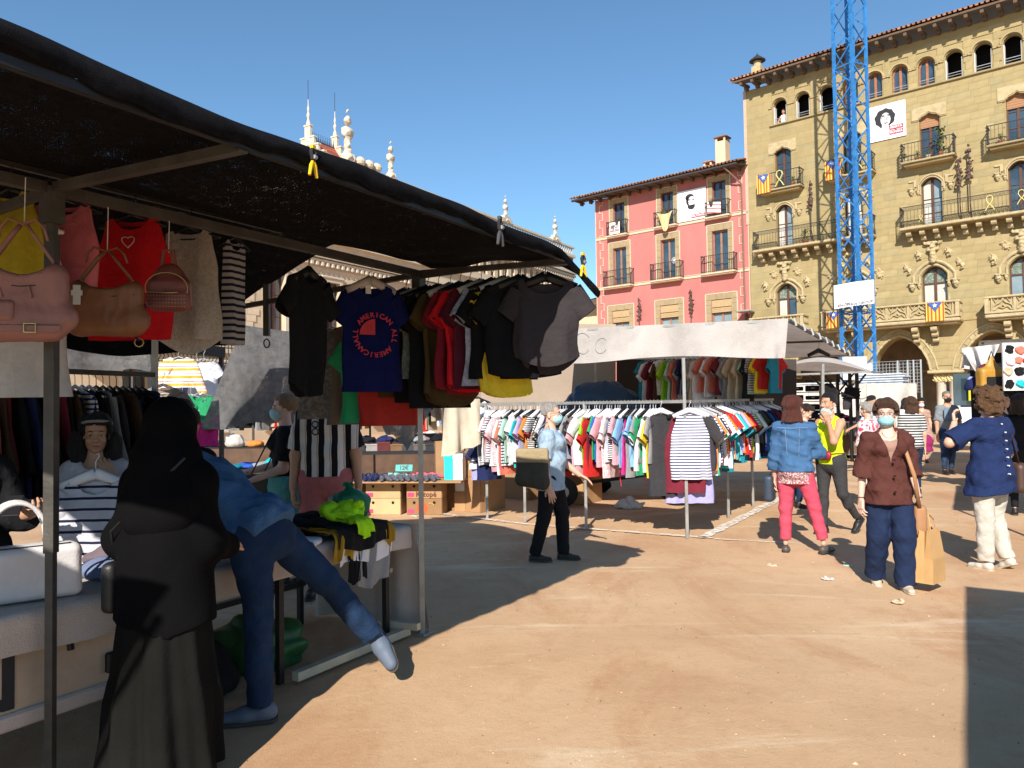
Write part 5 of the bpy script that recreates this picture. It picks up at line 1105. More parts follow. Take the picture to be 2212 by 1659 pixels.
# ------------------------------------------------------------------ garments
GM = {}
def hanger_me(style):
    k = 'hanger_'+style
    if k in GM: return GM[k]
    mb = MB(); th = dict(wire=.004, plastic=.010, fat=.016)[style]
    mb.tube([(0, 0, .0+.018*0), (.014, 0, .006), (.018, 0, -.008), (.008, 0, -.024), (0, 0, -.04), (0, 0, -.105)][::-1]+[], .0028, 5)
    for sx in (-1, 1): mb.tube([(0, 0, -.10), (sx*.04, 0, -.115), (sx*.19, 0, -.175)], [th*1.4, th*1.2, th], 6, True, 1.6 if style == 'fat' else 1)
    if style == 'plastic': mb.tube([(-.19, 0, -.178), (.19, 0, -.178)], .005, 5)
    GM[k] = mb.mesh('hanger', 'all'); return GM[k]
def garment_me(kind, w=.46, L=.66, slv=.20, flare=.06, seed=0, nw=.085, nd=.07, hem=0., dep=.035, nt=30, nv=12, fold=.022, hemdip=0.):
    key = (kind, w, L, slv, flare, seed, nw, nd, hem, dep, nt, hemdip)
    if key in GM: return GM[key]
    rs = random.Random(seed); ph = [rs.uniform(0, 6.28) for _ in range(6)]; fr = [rs.uniform(9, 16), rs.uniform(18, 28), rs.uniform(30, 44)]; hw0 = w/2
    if kind == 'tank': sw = .055; top_half = nw+sw
    else: top_half = hw0
    def hw(t):
        if kind == 'tank': return top_half+(hw0-top_half)*min(1, t/.30)**1.6+flare*hw0*max(0, t-.3)
        return hw0*(1-.05*math.sin(min(1, t*3)*math.pi)*(t < .34)+flare*t)
    def top(x, front):
        ax = abs(x)
        if ax < nw: return -.125-(nd if front else .022)*math.sqrt(max(0, 1-(ax/nw)**2))
        return -.125-.34*(ax-nw)
    mb = MB(); vs = []
    for j in range(nv+1):
        t = j/nv
        for i in range(nt):
            th = 2*math.pi*(i+.5)/nt; c, s_ = math.cos(th), math.sin(th); x = hw(t)*math.copysign(abs(c)**.75, c); xt = top_half*math.copysign(abs(c)**.75, c)
            zt = top(xt, s_ < 0); zb = -.125-L+hem*(x/hw0)**2-(hemdip*(1-(x/hw0)**2) if s_ > 0 else 0)
            z = zt*(1-t)+zb*t; rip = fold*(.25+t)*(math.sin(fr[0]*x*2+ph[0]+1.2*t)+.6*math.sin(fr[1]*x*2+ph[1]-t*2)+.35*math.sin(fr[2]*x*2+ph[2]))*(1 if s_ < 0 else .7)
            y = s_*dep*(.45+.75*t)+rip*.8+.02*math.sin(3*t+ph[3])*t
            vs.append((x+.012*t*math.sin(9*t+ph[4]), y, z))
    fs = [(j*nt+i, j*nt+(i+1) % nt, (j+1)*nt+(i+1) % nt, (j+1)*nt+i) for j in range(nv) for i in range(nt)]
    mb.add(vs, fs)
    if slv > 0:
        for sx in (-1, 1):
            zs_ = top(hw0, True); n = 12; m = max(4, int(slv/.05)); sd_ = Vector((sx*(.62 if slv < .3 else .30), 0, -.80)).normalized(); pr = Vector((sd_.z*sx, 0, -sd_.x*sx)); S0 = Vector((sx*(hw0-.055), 0, zs_-.055)); vv = []
            for j in range(m+1):
                t = j/m
                for i in range(n):
                    th = 2*math.pi*i/n; r1 = .088-.018*t-(.02*t if slv > .3 else 0); p = S0+sd_*(t*(slv+.05))+pr*math.cos(th)*r1+Vector((0, math.sin(th)*(.026+.008*t)+.008*math.sin(t*7+ph[5]+i), 0)); vv.append(p)
            mb.add(vv, [(j*n+i, j*n+(i+1) % n, (j+1)*n+(i+1) % n, (j+1)*n+i) for j in range(m) for i in range(n)])
    GM[key] = mb.mesh(kind+'_cloth', 'all'); return GM[key]
TYPES = {'T-shirt': ('t_shirt', 'T-shirt'), 'tank': ('tank_top', 'top'), 'dress': ('dress', 'dress'), 'long': ('long_sleeved_top', 'top'), 'blouse': ('blouse', 'blouse'), 'skirt': ('skirt', 'skirt'), 'trousers': ('trousers', 'trousers')}
HB, HW_, HG = mat('hanger_black', (.012, .012, .013), .4, 0), mat('hanger_white', (.72, .70, .72), .5, 0), mat('hanger_clear', (.45, .45, .46), .3, .05)
def hang(kind, label, p, yaw, m, me, hstyle='plastic', hm=HB, group=None, tilt=0., sc=None, extra=None):
    nm, cat = TYPES[kind]; t = thing(nm, label, cat, p, 0, group, rot=(0, tilt, yaw)); o = put('cloth', me, m, t)
    if sc: o.scale = sc
    h = put('hanger', hanger_me(hstyle), hm, t)
    if sc: h.scale = (sc[0], 1, 1)
    return t
C = lambda n, c, **k: cloth(n, c, **k)
PAL = dict(white=(.72, .71, .74), black=(.012, .012, .014), charcoal=(.045, .042, .046), grey=(.27, .27, .27), navy=(.018, .025, .085), blue=(.03, .10, .42), teal=(.01, .27, .36), turquoise=(.02, .42, .45), green=(.03, .33, .14),
           lime=(.28, .50, .03), yellow=(.70, .50, .03), orange=(.65, .22, .05), coral=(.62, .17, .12), red=(.50, .025, .022), burgundy=(.16, .02, .035), pink=(.62, .32, .36), magenta=(.55, .03, .22), lavender=(.36, .34, .62), beige=(.50, .40, .28), cream=(.62, .54, .40), mint=(.35, .58, .47), brown=(.075, .04, .022), sky=(.22, .42, .68))
PM = {k: C(k, v) for k, v in PAL.items()}; PM['teal'] = C('teal2', (.02, .20, .27))
PM['navy striped'] = C('navy_striped', (.74, .73, .76), stripes=[((0, 0, 1), .034, .42, (.04, .045, .14), 0)])
PM['black striped'] = C('black_striped', (.70, .69, .70), stripes=[((0, 0, 1), .028, .5, (.02, .02, .02), 0)])
PM['dotted white'] = C('dotted_white', (.72, .70, .70), col2=(.30, .22, .22), bscale2=70, blend=(.60, .62)); PM['printed pink'] = C('printed_pink', (.66, .42, .44), col2=(.72, .68, .68), bscale2=40, blend=(.5, .54))
rackg = [garment_me('T-shirt', .44+.02*(s % 3), .58+.05*(s % 3), .17, .04, s, nt=22, nv=8) for s in range(6)]; rackt = [garment_me('tank', .40, .62, 0, .12, 20+s, nt=22, nv=8) for s in range(3)]
def ordn(n): return '%d%s' % (n, 'th' if 10 <= n % 100 <= 20 else {1: 'st', 2: 'nd', 3: 'rd'}.get(n % 10, 'th'))
def rack_row(p, q, cols, where, group, seed, sp, zj=.01, yawj=.12, lenj=.12, hs='plastic', hms=(HW_, HB, HW_, HG), long_=0.):
    rs = random.Random(seed); p, q = Vector(p), Vector(q); L_ = (q-p).length; n = int(L_/sp); d = (q-p).normalized(); yaw0 = math.atan2(d.y, d.x)+math.pi/2
    seq = [rs.choice(cols) if callable(cols) is False else cols(i/n, rs) for i in range(n)]
    for i in range(n):
        c = seq[i]; tank = rs.random() < .25; me = rs.choice(rackt if tank else rackg); nb = seq[i-1] if i else seq[1]
        kind = 'tank' if tank else 'T-shirt'; kn = 'sleeveless top' if tank else 'T-shirt'; lab = '%s %s, %s from left on the %s, after a %s one' % (c, kn, ordn(i+1), where, nb)
        hang(kind, lab, p+(q-p)*((i+.5+rs.uniform(-.35, .35))/n)+Vector((0, 0, rs.uniform(-zj, 0))), yaw0+rs.uniform(-yawj, yawj)*1.8, PM[c], me, hs, rs.choice(hms), group, rs.uniform(-.05, .05), (1, rs.uniform(.6, .9), rs.uniform(1-1.6*lenj, 1+1.4*lenj)+long_))
M_STEEL = mat('galvanised_tube', (.34, .33, .31), .45, .25, 5, metal=.55, bump=.1, bscale=40); M_STEELD = mat('dull_tube', (.075, .07, .062), .55, .3, 6, metal=.4, bump=.15, bscale=60)
def post(P, name, a, b, w=.035, m=None): return put(name, MB().bar(a, b, w), m or M_STEEL, P, world=True)

# ------------------------------------------------------------------ front stall
A_ = Vector((.508, .861, 0)); B_ = Vector((.861, -.508, 0)); O_ = Vector((-.64, 5.34, 0)); ANG = math.atan2(.861, .508)
def SP(u, v, z=0.): return O_+A_*u+B_*v+Vector((0, 0, z))
ST = thing('market_stall', 'front market stall with black shade net canopy on square steel posts', 'stall', SP(0, 0, 0), 0)
for u in (0, -2.50):
    post(ST, 'post', SP(u, 0, 0), SP(u, 0, 2.47), .032, M_STEELD if u < -1 else M_STEEL); put('foot_plate', MB().box(SP(u, 0, .006), (.10, .10, .012), rz=ANG), M_STEEL, ST, world=True)
put('sleeve_tube', MB().bar(SP(-2.5, 0, .98), SP(-2.5, 0, 2.3), .042), M_STEELD, ST, world=True)
put('corner_joint', MB().box(SP(-2.5, 0, 2.42), (.07, .07, .15), rz=ANG), M_STEELD, ST, world=True); put('corner_joint', MB().box(SP(0, 0, 2.44), (.07, .07, .12), rz=ANG), M_STEELD, ST, world=True)
post(ST, 'front_beam', SP(-4.2, 0, 2.49), SP(-2.53, 0, 2.49), .045, M_STEELD); post(ST, 'front_beam', SP(-2.47, 0, 2.49), SP(.03, 0, 2.49), .045, M_STEELD)
for u in (0, -2.50): post(ST, 'canopy_arm', SP(u, .03, 2.495), SP(u, 1.17, 2.45), .036, M_STEELD); post(ST, 'side_beam', SP(u, -.03, 2.485), SP(u, -1.95, 2.40), .036, M_STEELD)
post(ST, 'front_rod', SP(-4.25, 1.17, 2.455), SP(.02, 1.17, 2.455), .028, M_BLKS); post(ST, 'hanging_rail', SP(-4.2, -.7, 2.765), SP(-.6, -.7, 2.765), .025, M_STEELD)
post(ST, 'back_rail', SP(-5.5, -1.9, 1.87), SP(-.72, -1.9, 1.83), .035, M_STEELD); post(ST, 'back_post', SP(-.72, -1.9, 0), SP(-.72, -1.9, 2.45), .035); post(ST, 'back_post', SP(-3.4, -1.9, 0), SP(-3.4, -1.9, 2.45), .035, M_STEELD)
post(ST, 'rail_hook', SP(-.0, -1.52, 2.15), SP(-.0, -1.52, 2.56), .045, M_STEELD)
for u, v, z in ((0, -1.52, 2.09), (0, -.52, 2.38)): put('ring', MB().tube([SP(u+.03*math.cos(a), v, z+.035*math.sin(a)) for a in np.linspace(0, 6.28, 11)], .006, 5), M_IRON, ST, world=True)
M_NET = mat('shade_net_roof', (.008, .0078, .009), .95, .3, 30, bump=.3, bscale=260, spec=.04, alpha=(.262, 330, .03))
M_NETV = mat('shade_net', (.010, .0095, .011), .95, .3, 30, bump=.3, bscale=260, spec=.04, alpha=(.185, 330, .03), stretch=(1, 1, 1))
def prof(v):
    xs = (-2.3, -1.9, -1.1, -.7, -.3, 0, .3, 1.0, 1.2); zs = (2.42, 2.62, 2.86, 2.86, 2.72, 2.575, 2.54, 2.53, 2.555); return float(np.interp(v, xs, zs))
def can(u, v):
    """u 0..1 along, v 0..1 across"""
    uu_ = UA+(.13-UA)*u; s = v*1.12
    if s < .06: vv = -2.32; z = 2.10+.32*(s/.06)+.10*math.sin(uu_*2.2)*(1-s/.06)
    elif s > 1.04: k = (s-1.04)/.08; vv = 1.2+.018*math.sin(k*math.pi)+.008*math.sin(uu_*21); z = 2.515-.062*k-.012*math.sin(uu_*6)*k-.006*math.sin(uu_*33)*k
    else: vv = -2.32+3.52*(s-.06)/.98; z = prof(vv)
    bay = abs(math.sin(math.pi*(uu_+2.5)/2.5)); z -= .045*bay*max(0, 1-abs(vv+1)/2.3); z += .012*mnoise.noise(Vector((uu_*3, vv*3, 0)))+.03*mnoise.noise(Vector((uu_*1.1, vv*1.1, 3)))
    d = math.hypot(uu_-.13, vv-1.22); dr = math.exp(-(d/.20)**2); z -= .22*dr; uu_ += .10*dr; vv += .07*dr
    e = max(0, (u-.985)/.015); z -= .035*e*(.5+.5*math.sin(vv*7+1))*(vv < 1) * (vv > -.2); uu_ += .05*e*math.sin(vv*3.1)+.12*e*max(0, -vv-.2)**.5
    return SP(uu_, vv, z)
UA = -4.3; mb = MB(); mb.grid(can, 80, 60); put('canopy', mb.mesh('canopy', 'all'), M_NET, ST, world=True)
ST0 = thing('market_stall', 'next stall along towards the camera under a black net, mostly out of the frame', 'stall', SP(-5, 0, 0), 0)
put('canopy', MB().grid(lambda u, v: SP(-8.5+3.72*u, -2.3+3.5*v, prof(-2.3+3.5*v)), 12, 20).mesh('canopy', 'all'), M_NET, ST0, world=True)
for u in (-5.0, -8.4): post(ST0, 'post', SP(u, -.02, 0), SP(u, -.02, 2.5), .032, M_STEELD); post(ST0, 'back_post', SP(u, -1.95, 0), SP(u, -1.95, 2.5), .032, M_STEELD); post(ST0, 'canopy_arm', SP(u, 1.2, 2.47), SP(u, -1.9, 2.50), .036, M_STEELD)
post(ST0, 'front_rod', SP(-8.5, 1.2, 2.485), SP(-4.9, 1.2, 2.485), .028, M_STEELD)
def clamp(label, p, yaw, yellow, s=1.):
    t = thing('spring_clamp', label, 'clamp', p, yaw, None); mj = mat('clamp_black', (.03, .03, .032), .5, .1); mh = mat('clamp_yellow', (.80, .48, .01), .5, .05) if yellow else mat('clamp_grey', (.06, .06, .065), .4, .1)
    for sx in (-1, 1):
        put('jaw', MB().tube([(sx*.006*s, 0, .05*s), (sx*.022*s, 0, .02*s), (sx*.010*s, 0, -.02*s), (sx*.004*s, 0, -.035*s)], [.006*s, .012*s, .013*s, .008*s], 8), mj, t); put('handle', MB().tube([(sx*.006*s, 0, -.035*s), (sx*.020*s, 0, -.06*s), (sx*.038*s, 0, -.125*s)], [.009*s, .012*s, .009*s], 8), mh, t); put('jaw_tip', MB().box((sx*.008*s, 0, .052*s), (.018*s, .022*s, .02*s)), mh, t)
    put('spring', MB().tube([(-.012*s, -.014*s, -.01*s), (.012*s, -.014*s, -.01*s)], .012*s, 10), M_STEEL, t)
clamp('yellow and black spring clamp on the canopy edge above the black T-shirt', SP(-2.22, 1.215, 2.49), ANG+.2, True, .62); clamp('dark grey spring clamp in the middle of the canopy edge', SP(-.93, 1.235, 2.48), ANG+.1, False, .8); clamp('yellow and black spring clamp at the hanging canopy corner', SP(.03, 1.25, 2.45), ANG-.1, True, .8)
# trunk, table and cloths
M_CANV = mat('pale_canvas', (.47, .41, .37), .92, .14, 3, bump=.3, bscale=120); M_TRUNK = mat('trunk_board', (.44, .34, .25), .85, .2, 2.5, bump=.15, bscale=40)
M_BLKS = mat('black_steel', (.02, .02, .022), .5, .1, metal=.3); M_TAPE = mat('black_strip', (.02, .022, .026), .7, .1)
TRK = thing('trunk', 'old cream flight trunk with black strips and a latch, on castors under the left table', 'trunk', SP(-2.9, -.5, 0), ANG)
def TL(u, v, z): return TM[TRK.name].inverted() @ SP(u, v, z)
put('trunk_box', MB().box(TL(-3.1, -.52, .49), (1.96, .78, .34), bev=.015), M_TRUNK, TRK); put('bottom_rail', MB().box(TL(-3.1, -.135, .30), (1.98, .05, .07), bev=.01), M_CANV, TRK)
for u0, u1 in ((-4.0, -2.62),): put('black_strip', MB().box(TL((u0+u1)/2, -.128, .375), (u1-u0, .012, .045)), M_TAPE, TRK)
put('black_strip', MB().box(TL(-2.6, -.1275, .50), (.045, .013, .30)), M_TAPE, TRK); put('black_strip', MB().box(TL(-3.7, -.1275, .50), (.045, .013, .30)), M_TAPE, TRK)
put('latch', MB().box(TL(-2.36, -.12, .585), (.045, .02, .05), bev=.006).tube([TL(-2.36, -.105, .56), TL(-2.36, -.10, .53)], .014, 8), M_BLKS, TRK); put('corner_guard', MB().box(TL(-2.15, -.12, .42), (.08, .03, .09), bev=.006), M_BLKS, TRK)
for u in (-3.9, -2.85): put('castor', MB().tube([TL(u, -.27, .07), TL(u, -.22, .07)], .07, 14).box(TL(u, -.25, .18), (.06, .08, .16)), M_BLKS, TRK)
TB = thing('market_table', 'long stall table covered in pale canvas, hanging to the ground at its far end', 'table', SP(-1.3, -.5, 0), ANG)
TBI = TM[TB.name].inverted()
def cloth_top(u, v):
    uu_ = -4.1+4.08*u; s = v*1.30
    if s < .17: vv, z = -.075-.012*math.sin(uu_*9)*(1-s/.17), .745-.155*(1-s/.17)
    elif s > 1.1: vv, z = -1.0, .745-.3*(s-1.1)/.2
    else: vv, z = -.075-.925*(s-.17)/.93, .745
    z += .006*mnoise.noise(Vector((uu_*5, vv*6, 1)))+.006*mnoise.noise(Vector((uu_*1.5, vv*14, 2)))-(.02*math.sin(uu_*2.1) if s < .06 else 0)
    return TBI @ SP(uu_, vv+.008*mnoise.noise(Vector((uu_*4, z*20, 5))), z)
put('table_cloth', MB().grid(cloth_top, 120, 34).mesh('table_cloth', 'all'), M_CANV, TB)
def cloth_end(u, v):
    vv = -.06-.96*u; z = .74*(1-v)+.02; w_ = v*(.030*math.sin(u*17+1)+.02*math.sin(u*31)); return TBI @ SP(.0+w_+.05*v, vv+.06*v*(u < .06), z-.01)
put('end_cloth', MB().grid(cloth_end, 40, 20).mesh('end_cloth', 'all'), M_CANV, TB)
put('tabletop', MB().box(TBI @ SP(-1.06, -.54, .715), (2.06, .88, .03)), M_TRUNK, TB)
for u in (-.22, -1.15, -2.02):
    for v in (-.14, -.94): put('leg', MB().bar(TBI @ SP(u, v, 0), TBI @ SP(u, v, .70), .035), M_BLKS, TB)
put('leg_clamp', MB().tube([TBI @ SP(-.22, -.09, .47), TBI @ SP(-.22, -.19, .47)], .018, 8), M_STEEL, TB)
post(TB, 'foot_beam', SP(-1.12, -.05, .045), SP(-.10, -.05, .045), .05, mat('pale_painted_beam', (.45, .42, .33), .7, .2)); post(TB, 'foot_beam', SP(-.16, -.22, .09), SP(-.12, .06, .09), .045, MATS['pale_painted_beam']); post(TB, 'back_beam', SP(-2.0, -.92, .3), SP(-.2, -.92, .3), .04, M_BLKS)
# things on the table
def crumple(name, label, cat, c, r, m, seed, amp=.02, fr=22, res=.010, rz=0., flatb=None, group=None, parts=None):
    W, W2 = wob(seed), wob(seed+9, 8); t = thing(name, label, cat, c, rz, group)
    def post_(X, Y, Z, Dg):
        a = W(X, Y, Z, fr, fr, fr*1.6); Dg = Dg+amp*(1-np.abs(a)*1.3)*.8+amp*.5*W2(X, Y, Z, fr*2.2, fr*2.2, fr*2.2); return np.maximum(Dg, -(Z+.001))
    P = parts or [ell((0, 0, r[2]*.35), (r[0], r[1], r[2]*.75))]; put('cloth_fold', np_mesh(name, [sdf(P, res, .03, post_, pad=.04)]), m, t); return t
def drape(name, label, cat, u0, u1, v0, dropf, m, seed, wd=.0, z0=.75, th=.012, group=None, skew=0.):
    """a garment lying on the table and hanging over its front edge"""
    t = thing(name, label, cat, SP((u0+u1)/2, v0, z0), 0, group); Mi = TM[t.name].inverted(); rs = random.Random(seed); a1, a2 = rs.uniform(0, 6), rs.uniform(0, 6)
    L1 = .26
    def fn(u, v):
        s = v*(L1+dropf); uu_ = u0+(u1-u0)*u+skew*s; rp = .010*math.sin(u*16+a1)+.008*math.sin(u*29+a2+v*4)
        if s < L1: return Mi @ SP(uu_, v0-(L1-s)-.0, z0+.012+abs(rp)*1.2+.012*mnoise.noise(Vector((uu_*9, s*9, seed)))+th)
        k = s-L1; b = min(1, k/.05); return Mi @ SP(uu_+.02*math.sin(k*9+a1), v0+.025*b+rp*b+th*.6, z0+.012+th-max(0, k-.012)+(-.02*math.sin(u*7+a2) if v > .98 else 0))
    put('cloth_fold', MB().grid(fn, 26, 22).mesh(name, 'all'), m, t); return t
drape('garment', 'grey marl garment at the bottom of the pile, hanging over the table edge', 'clothes', -.62, -.30, -.055, .34, PM['grey'], 1, th=.004)
drape('garment', 'black trousers leg hanging lowest from the clothes pile', 'clothes', -.72, -.56, -.055, .30, PM['black'], 2, th=.006, z0=.755)
drape('garment', 'white garment under the black one, hanging over the table edge', 'clothes', -.80, -.28, -.055, .20, PM['white'], 3, th=.016, z0=.76)
drape('garment', 'mustard garment at the left of the clothes pile on the table edge', 'clothes', -.86, -.68, -.05, .17, C('mustard', (.42, .24, .02)), 4, th=.03, z0=.765)
drape('garment', 'mustard garment peeking out at the right of the clothes pile', 'clothes', -.40, -.30, -.05, .14, MATS['cloth_mustard'], 14, th=.028, z0=.765)
drape('garment', 'large black garment over the table edge beneath the neon top', 'clothes', -.80, -.34, -.045, .15, PM['black'], 5, th=.042, z0=.775)
crumple('garment', 'black garment heaped on the back of the clothes pile', 'clothes', SP(-.62, -.36, .77), (.27, .19, .11), PM['black'], 3, .025, 15)
crumple('garment', 'neon green vest crumpled on top of the clothes pile', 'clothes', SP(-.56, -.21, .83), (.17, .14, .10), C('neon_green', (.42, .80, .02), bump=.4, bscale=60), 8, .028, 19, .008, rz=.4, parts=[ell((0, .02, .05), (.15, .13, .075)), cap((-.12, .06, .09), (.12, .05, .08), .035), cap((.02, -.06, .04), (.05, -.17, -.03), .06, .035)])
drape('garment', 'neon green vest tail hanging over the black garment', 'clothes', -.66, -.52, -.03, .11, MATS['cloth_neon_green'], 6, th=.065, z0=.79)
crumple('garment', 'white garment folded left of the clothes pile on the table', 'clothes', SP(-.95, -.22, .75), (.16, .11, .045), PM['white'], 5, .014, 20); crumple('garment', 'zebra patterned blue scarf beside the clothes pile', 'clothes', SP(-1.02, -.14, .75), (.12, .08, .045), C('zebra', (.7, .7, .72), stripes=[((.7, .5, .6), .03, .5, (.03, .05, .12), 0)]), 6, .014, 22)
t = crumple('plastic_bag', 'knotted green plastic bag behind the clothes pile on the table', 'bag', SP(-.13, -.55, .75), (.17, .16, .24), mat('green_plastic', (.015, .24, .11), .35, .2, 6, transl=.3, spec=.6, bump=.4, bscale=40), 12, .016, 17, .009, parts=[ell((0, 0, .11), (.16, .14, .13)), cap((0, 0, .2), (0, 0, .27), .04, .02)])
for sx in (-1, 1): put('knot_ear', MB().grid(lambda u, v: (sx*(.005+.035*u), .01*math.sin(u*5), .255+.025*math.sin(u*3)*v+.012*v), 6, 4), MATS['green_plastic'], t)
crumple('garment', 'folded blue grey trousers on the table beside the white handbag', 'clothes', SP(-1.95, -.35, .75), (.22, .16, .085), C('slate', (.16, .20, .33)), 17, .010, 12); crumple('garment', 'folded black printed garments in front of the blue grey trousers', 'clothes', SP(-1.92, -.20, .75), (.25, .10, .05), PM['black'], 18, .010, 14)
crumple('garment', 'small red garment on the table edge behind the dark robe', 'clothes', SP(-1.42, -.10, .755), (.08, .06, .05), PM['red'], 19, .010, 24); crumple('garment', 'mauve clothes heap on the table in front of the seller with headband', 'clothes', SP(-1.75, -.62, .75), (.24, .16, .12), C('mauve', (.14, .11, .13)), 20, .016, 14)
crumple('bundle', 'dark green plastic bundle on the ground under the table', 'bag', SP(-.98, -.55, .0), (.3, .24, .26), mat('dark_green_bag', (.02, .10, .03), .5, .2, spec=.5), 23, .03, 11, .014); crumple('bundle', 'black bundle on the ground under the table behind the standing leg', 'bag', SP(-1.55, -.55, .0), (.35, .28, .30), PM['black'], 24, .03, 9, .016)
mat('brass', (.45, .32, .12), .35, 0, metal=.8); mat('tag_paper', (.62, .60, .56), .8, .05)
# handbags
M_LTH = lambda n, c, **k: mat('leather_'+n, c, .48, .12, 5, bump=.12, bscale=120, spec=.5, **k)
wb = thing('handbag', 'white leather handbag with rolled handles standing on the trunk', 'handbag', SP(-2.50, -.27, .752), ANG-.35)
mw_ = M_LTH('white', (.60, .58, .59)); put('bag_body', np_mesh('bag_body', [sdf([rbox((0, 0, .115), (.245, .075, .115), .035), rbox((0, 0, .20), (.21, .04, .03), .02)], .007, .02, lambda X, Y, Z, Dg: Dg+.0025*wob(2)(X, Y, Z, 20, 20, 20)-.0*X)]), mw_, wb)
for sy in (-1, 1):
    h = put('handle', MB().tube([(.115*math.cos(a), sy*.045+.0*a, .225+.195*math.sin(a)**.8) for a in np.linspace(.02, math.pi-.02, 19)], .0095, 8).mesh('handle', 'all'), mw_, wb)
    for sx in (-1, 1): put('handle_ferrule', MB().tube([(sx*.115, sy*.045, .25), (sx*.117, sy*.055, .19)], .0125, 8), mat('chrome', (.7, .7, .7), .15, 0, metal=1), h)
put('piping', MB().tube([(-.2, -.0745, .012), (-.205, -.0745, .20), (-.2, -.05, .232), (.2, -.05, .232)], .003, 5), M_BLKS, wb)
def hang_bag(name, label, p, yaw, size, col, string_top, kind):
    t = thing(name, label, 'handbag' if kind != 'pack' else 'backpack', p, yaw); m = M_LTH(name+kind, col); W = wob(len(label)); w_, d_, h_ = size
    if kind == 'pack': P = [rbox((0, 0, -.12), (w_*.5, d_*.5, h_*.30), .03), ell((0, 0, -.07), (w_*.44, d_*.42, h_*.40)), rbox((0, 0, -h_*.62), (w_*.52, d_*.55, h_*.16), .025)]
    else: P = [cap((-w_*.40, 0, -h_*.68), (w_*.40, 0, -h_*.68), d_*.5, ax=(0, 1, 0), f=.8), rbox((0, 0, -h_*.50), (w_*.50, d_*.42, h_*.46), .05), ell((0, 0, h_*.06), (w_*.37, d_*1.5, h_*.26), neg=True)]
    put('bag_body', np_mesh('bag_body', [sdf(P, .006, .02, lambda X, Y, Z, Dg: Dg+.004*W(X, Y, Z, 26, 26, 22)+.0016*np.abs(W(X, Y, Z, 70, 70, 50)))]), m, t)
    if kind == 'pack':
        put('top_loop', MB().tube([(-.03, 0, .02), (-.02, 0, .09), (.02, 0, .09), (.03, 0, .02)], .009, 6), m, t); put('zip', MB().tube([(w_*.49*math.cos(a), -d_*.48, -.10+h_*.30*math.sin(a)) for a in np.linspace(-.3, math.pi+.3, 17)], .002, 5), mat('brass', (.45, .32, .12), .35, 0, metal=.8), t)
        put('zip', MB().tube([(-w_*.5, -d_*.5, -h_*.47), (0, -d_*.58, -h_*.49), (w_*.5, -d_*.5, -h_*.47)], .0025, 5), MATS['brass'], t); sm = MB()
        for i in range(13):
            for j in range(4): sm.box((-w_*.42+w_*.07*i, -d_*.575, -h_*.54-.017*j), (.003, .006, .003))
        put('stud_rows', sm, MATS['brass'], t, kind='stuff')
    else:
        zt = string_top
        for sx in (-1, 1): put('strap', MB().tube([(sx*w_*.36, 0, -h_*.14), (sx*w_*.33, -.005, -h_*.02), (sx*w_*.12, -.01, h_*.28), (sx*.012, 0, h_*.40)], [.010, .013, .013, .012], 6, True, .45).mesh('strap', 'all'), m, t)
        for sx in (-1, 1): put('strap_bow', MB().tube([(0, -.008, h_*.40), (sx*.05, -.02, h_*.46), (sx*.075, -.015, h_*.36), (sx*.085, -.01, h_*.22)], .010, 6, True, .5).mesh('strap_bow', 'all'), m, t); put('ring', MB().tube([(sx*w_*.36+.016*math.cos(a), -.01, -h_*.13+.02*math.sin(a)) for a in np.linspace(0, 6.28, 9)], .003, 4), MATS['brass'], t)
        put('seam', MB().tube([(-w_*.42, -d_*.37, -h_*.30), (0, -d_*.40, -h_*.34), (w_*.42, -d_*.37, -h_*.30)], .003, 4), M_BLKS, t)
        if kind == 'pink':
            put('front_pocket', np_mesh('pocket', [sdf([rbox((-w_*.22, -d_*.42, -h_*.62), (w_*.17, .018, h_*.12), .015)], .006, .01)]), m, t); put('belt', MB().box((0, -d_*.45, -h_*.82), (w_*.92, .012, h_*.085), bev=.004), m, t)
            put('buckle', MB().tube([(.02, -d_*.45-.012, -h_*.87), (.06, -d_*.45-.012, -h_*.87), (.06, -d_*.45-.012, -h_*.77), (.02, -d_*.45-.012, -h_*.77), (.02, -d_*.45-.012, -h_*.87)], .003, 4), MATS['brass'], t)
            for xx in (-.07, .03): put('zip_pull', MB().tube([(xx, -d_*.42, -h_*.34), (xx+.012, -d_*.44, -h_*.47)], .006, 5), m, t)
        else: put('price_tag', MB().box((-w_*.34, -d_*.55, -h_*.32), (.030, .003, .085)).box((-w_*.34, -d_*.55, -h_*.29), (.045, .0035, .022)), mat('tag_paper', (.62, .60, .56), .8, .05), t); put('tag_string', MB().tube([(-w_*.36, -.01, -h_*.1), (-w_*.34, -d_*.53, -h_*.2)], .0012, 3), MATS['tag_paper'], t)
    top = h_*.42 if kind != 'pack' else .08
    put('string', MB().tube([(0, 0, top), (0.004, 0, string_top)], .0022, 4), MATS['tag_paper'], t); return t
p = D(52, 560, 3.02); hang_bag('handbag', 'dusty pink shoulder bag with buckle belt hanging left of the post', p, ANG-.75, (.31, .13, .34), (.27, .12, .10), 2.49-p.z, 'pink')
p = SP(-2.26, 0, 2.155); hang_bag('handbag', 'tan brown slouchy handbag with paper tag hanging right of the post', p, ANG-.85, (.30, .12, .28), (.17, .065, .022), .325, 'tan')
p = SP(-1.955, 0, 2.235); hang_bag('backpack', 'small red brown studded backpack hanging from the front beam', p, ANG-.8, (.19, .11, .25), (.17, .045, .035), .245, 'pack')
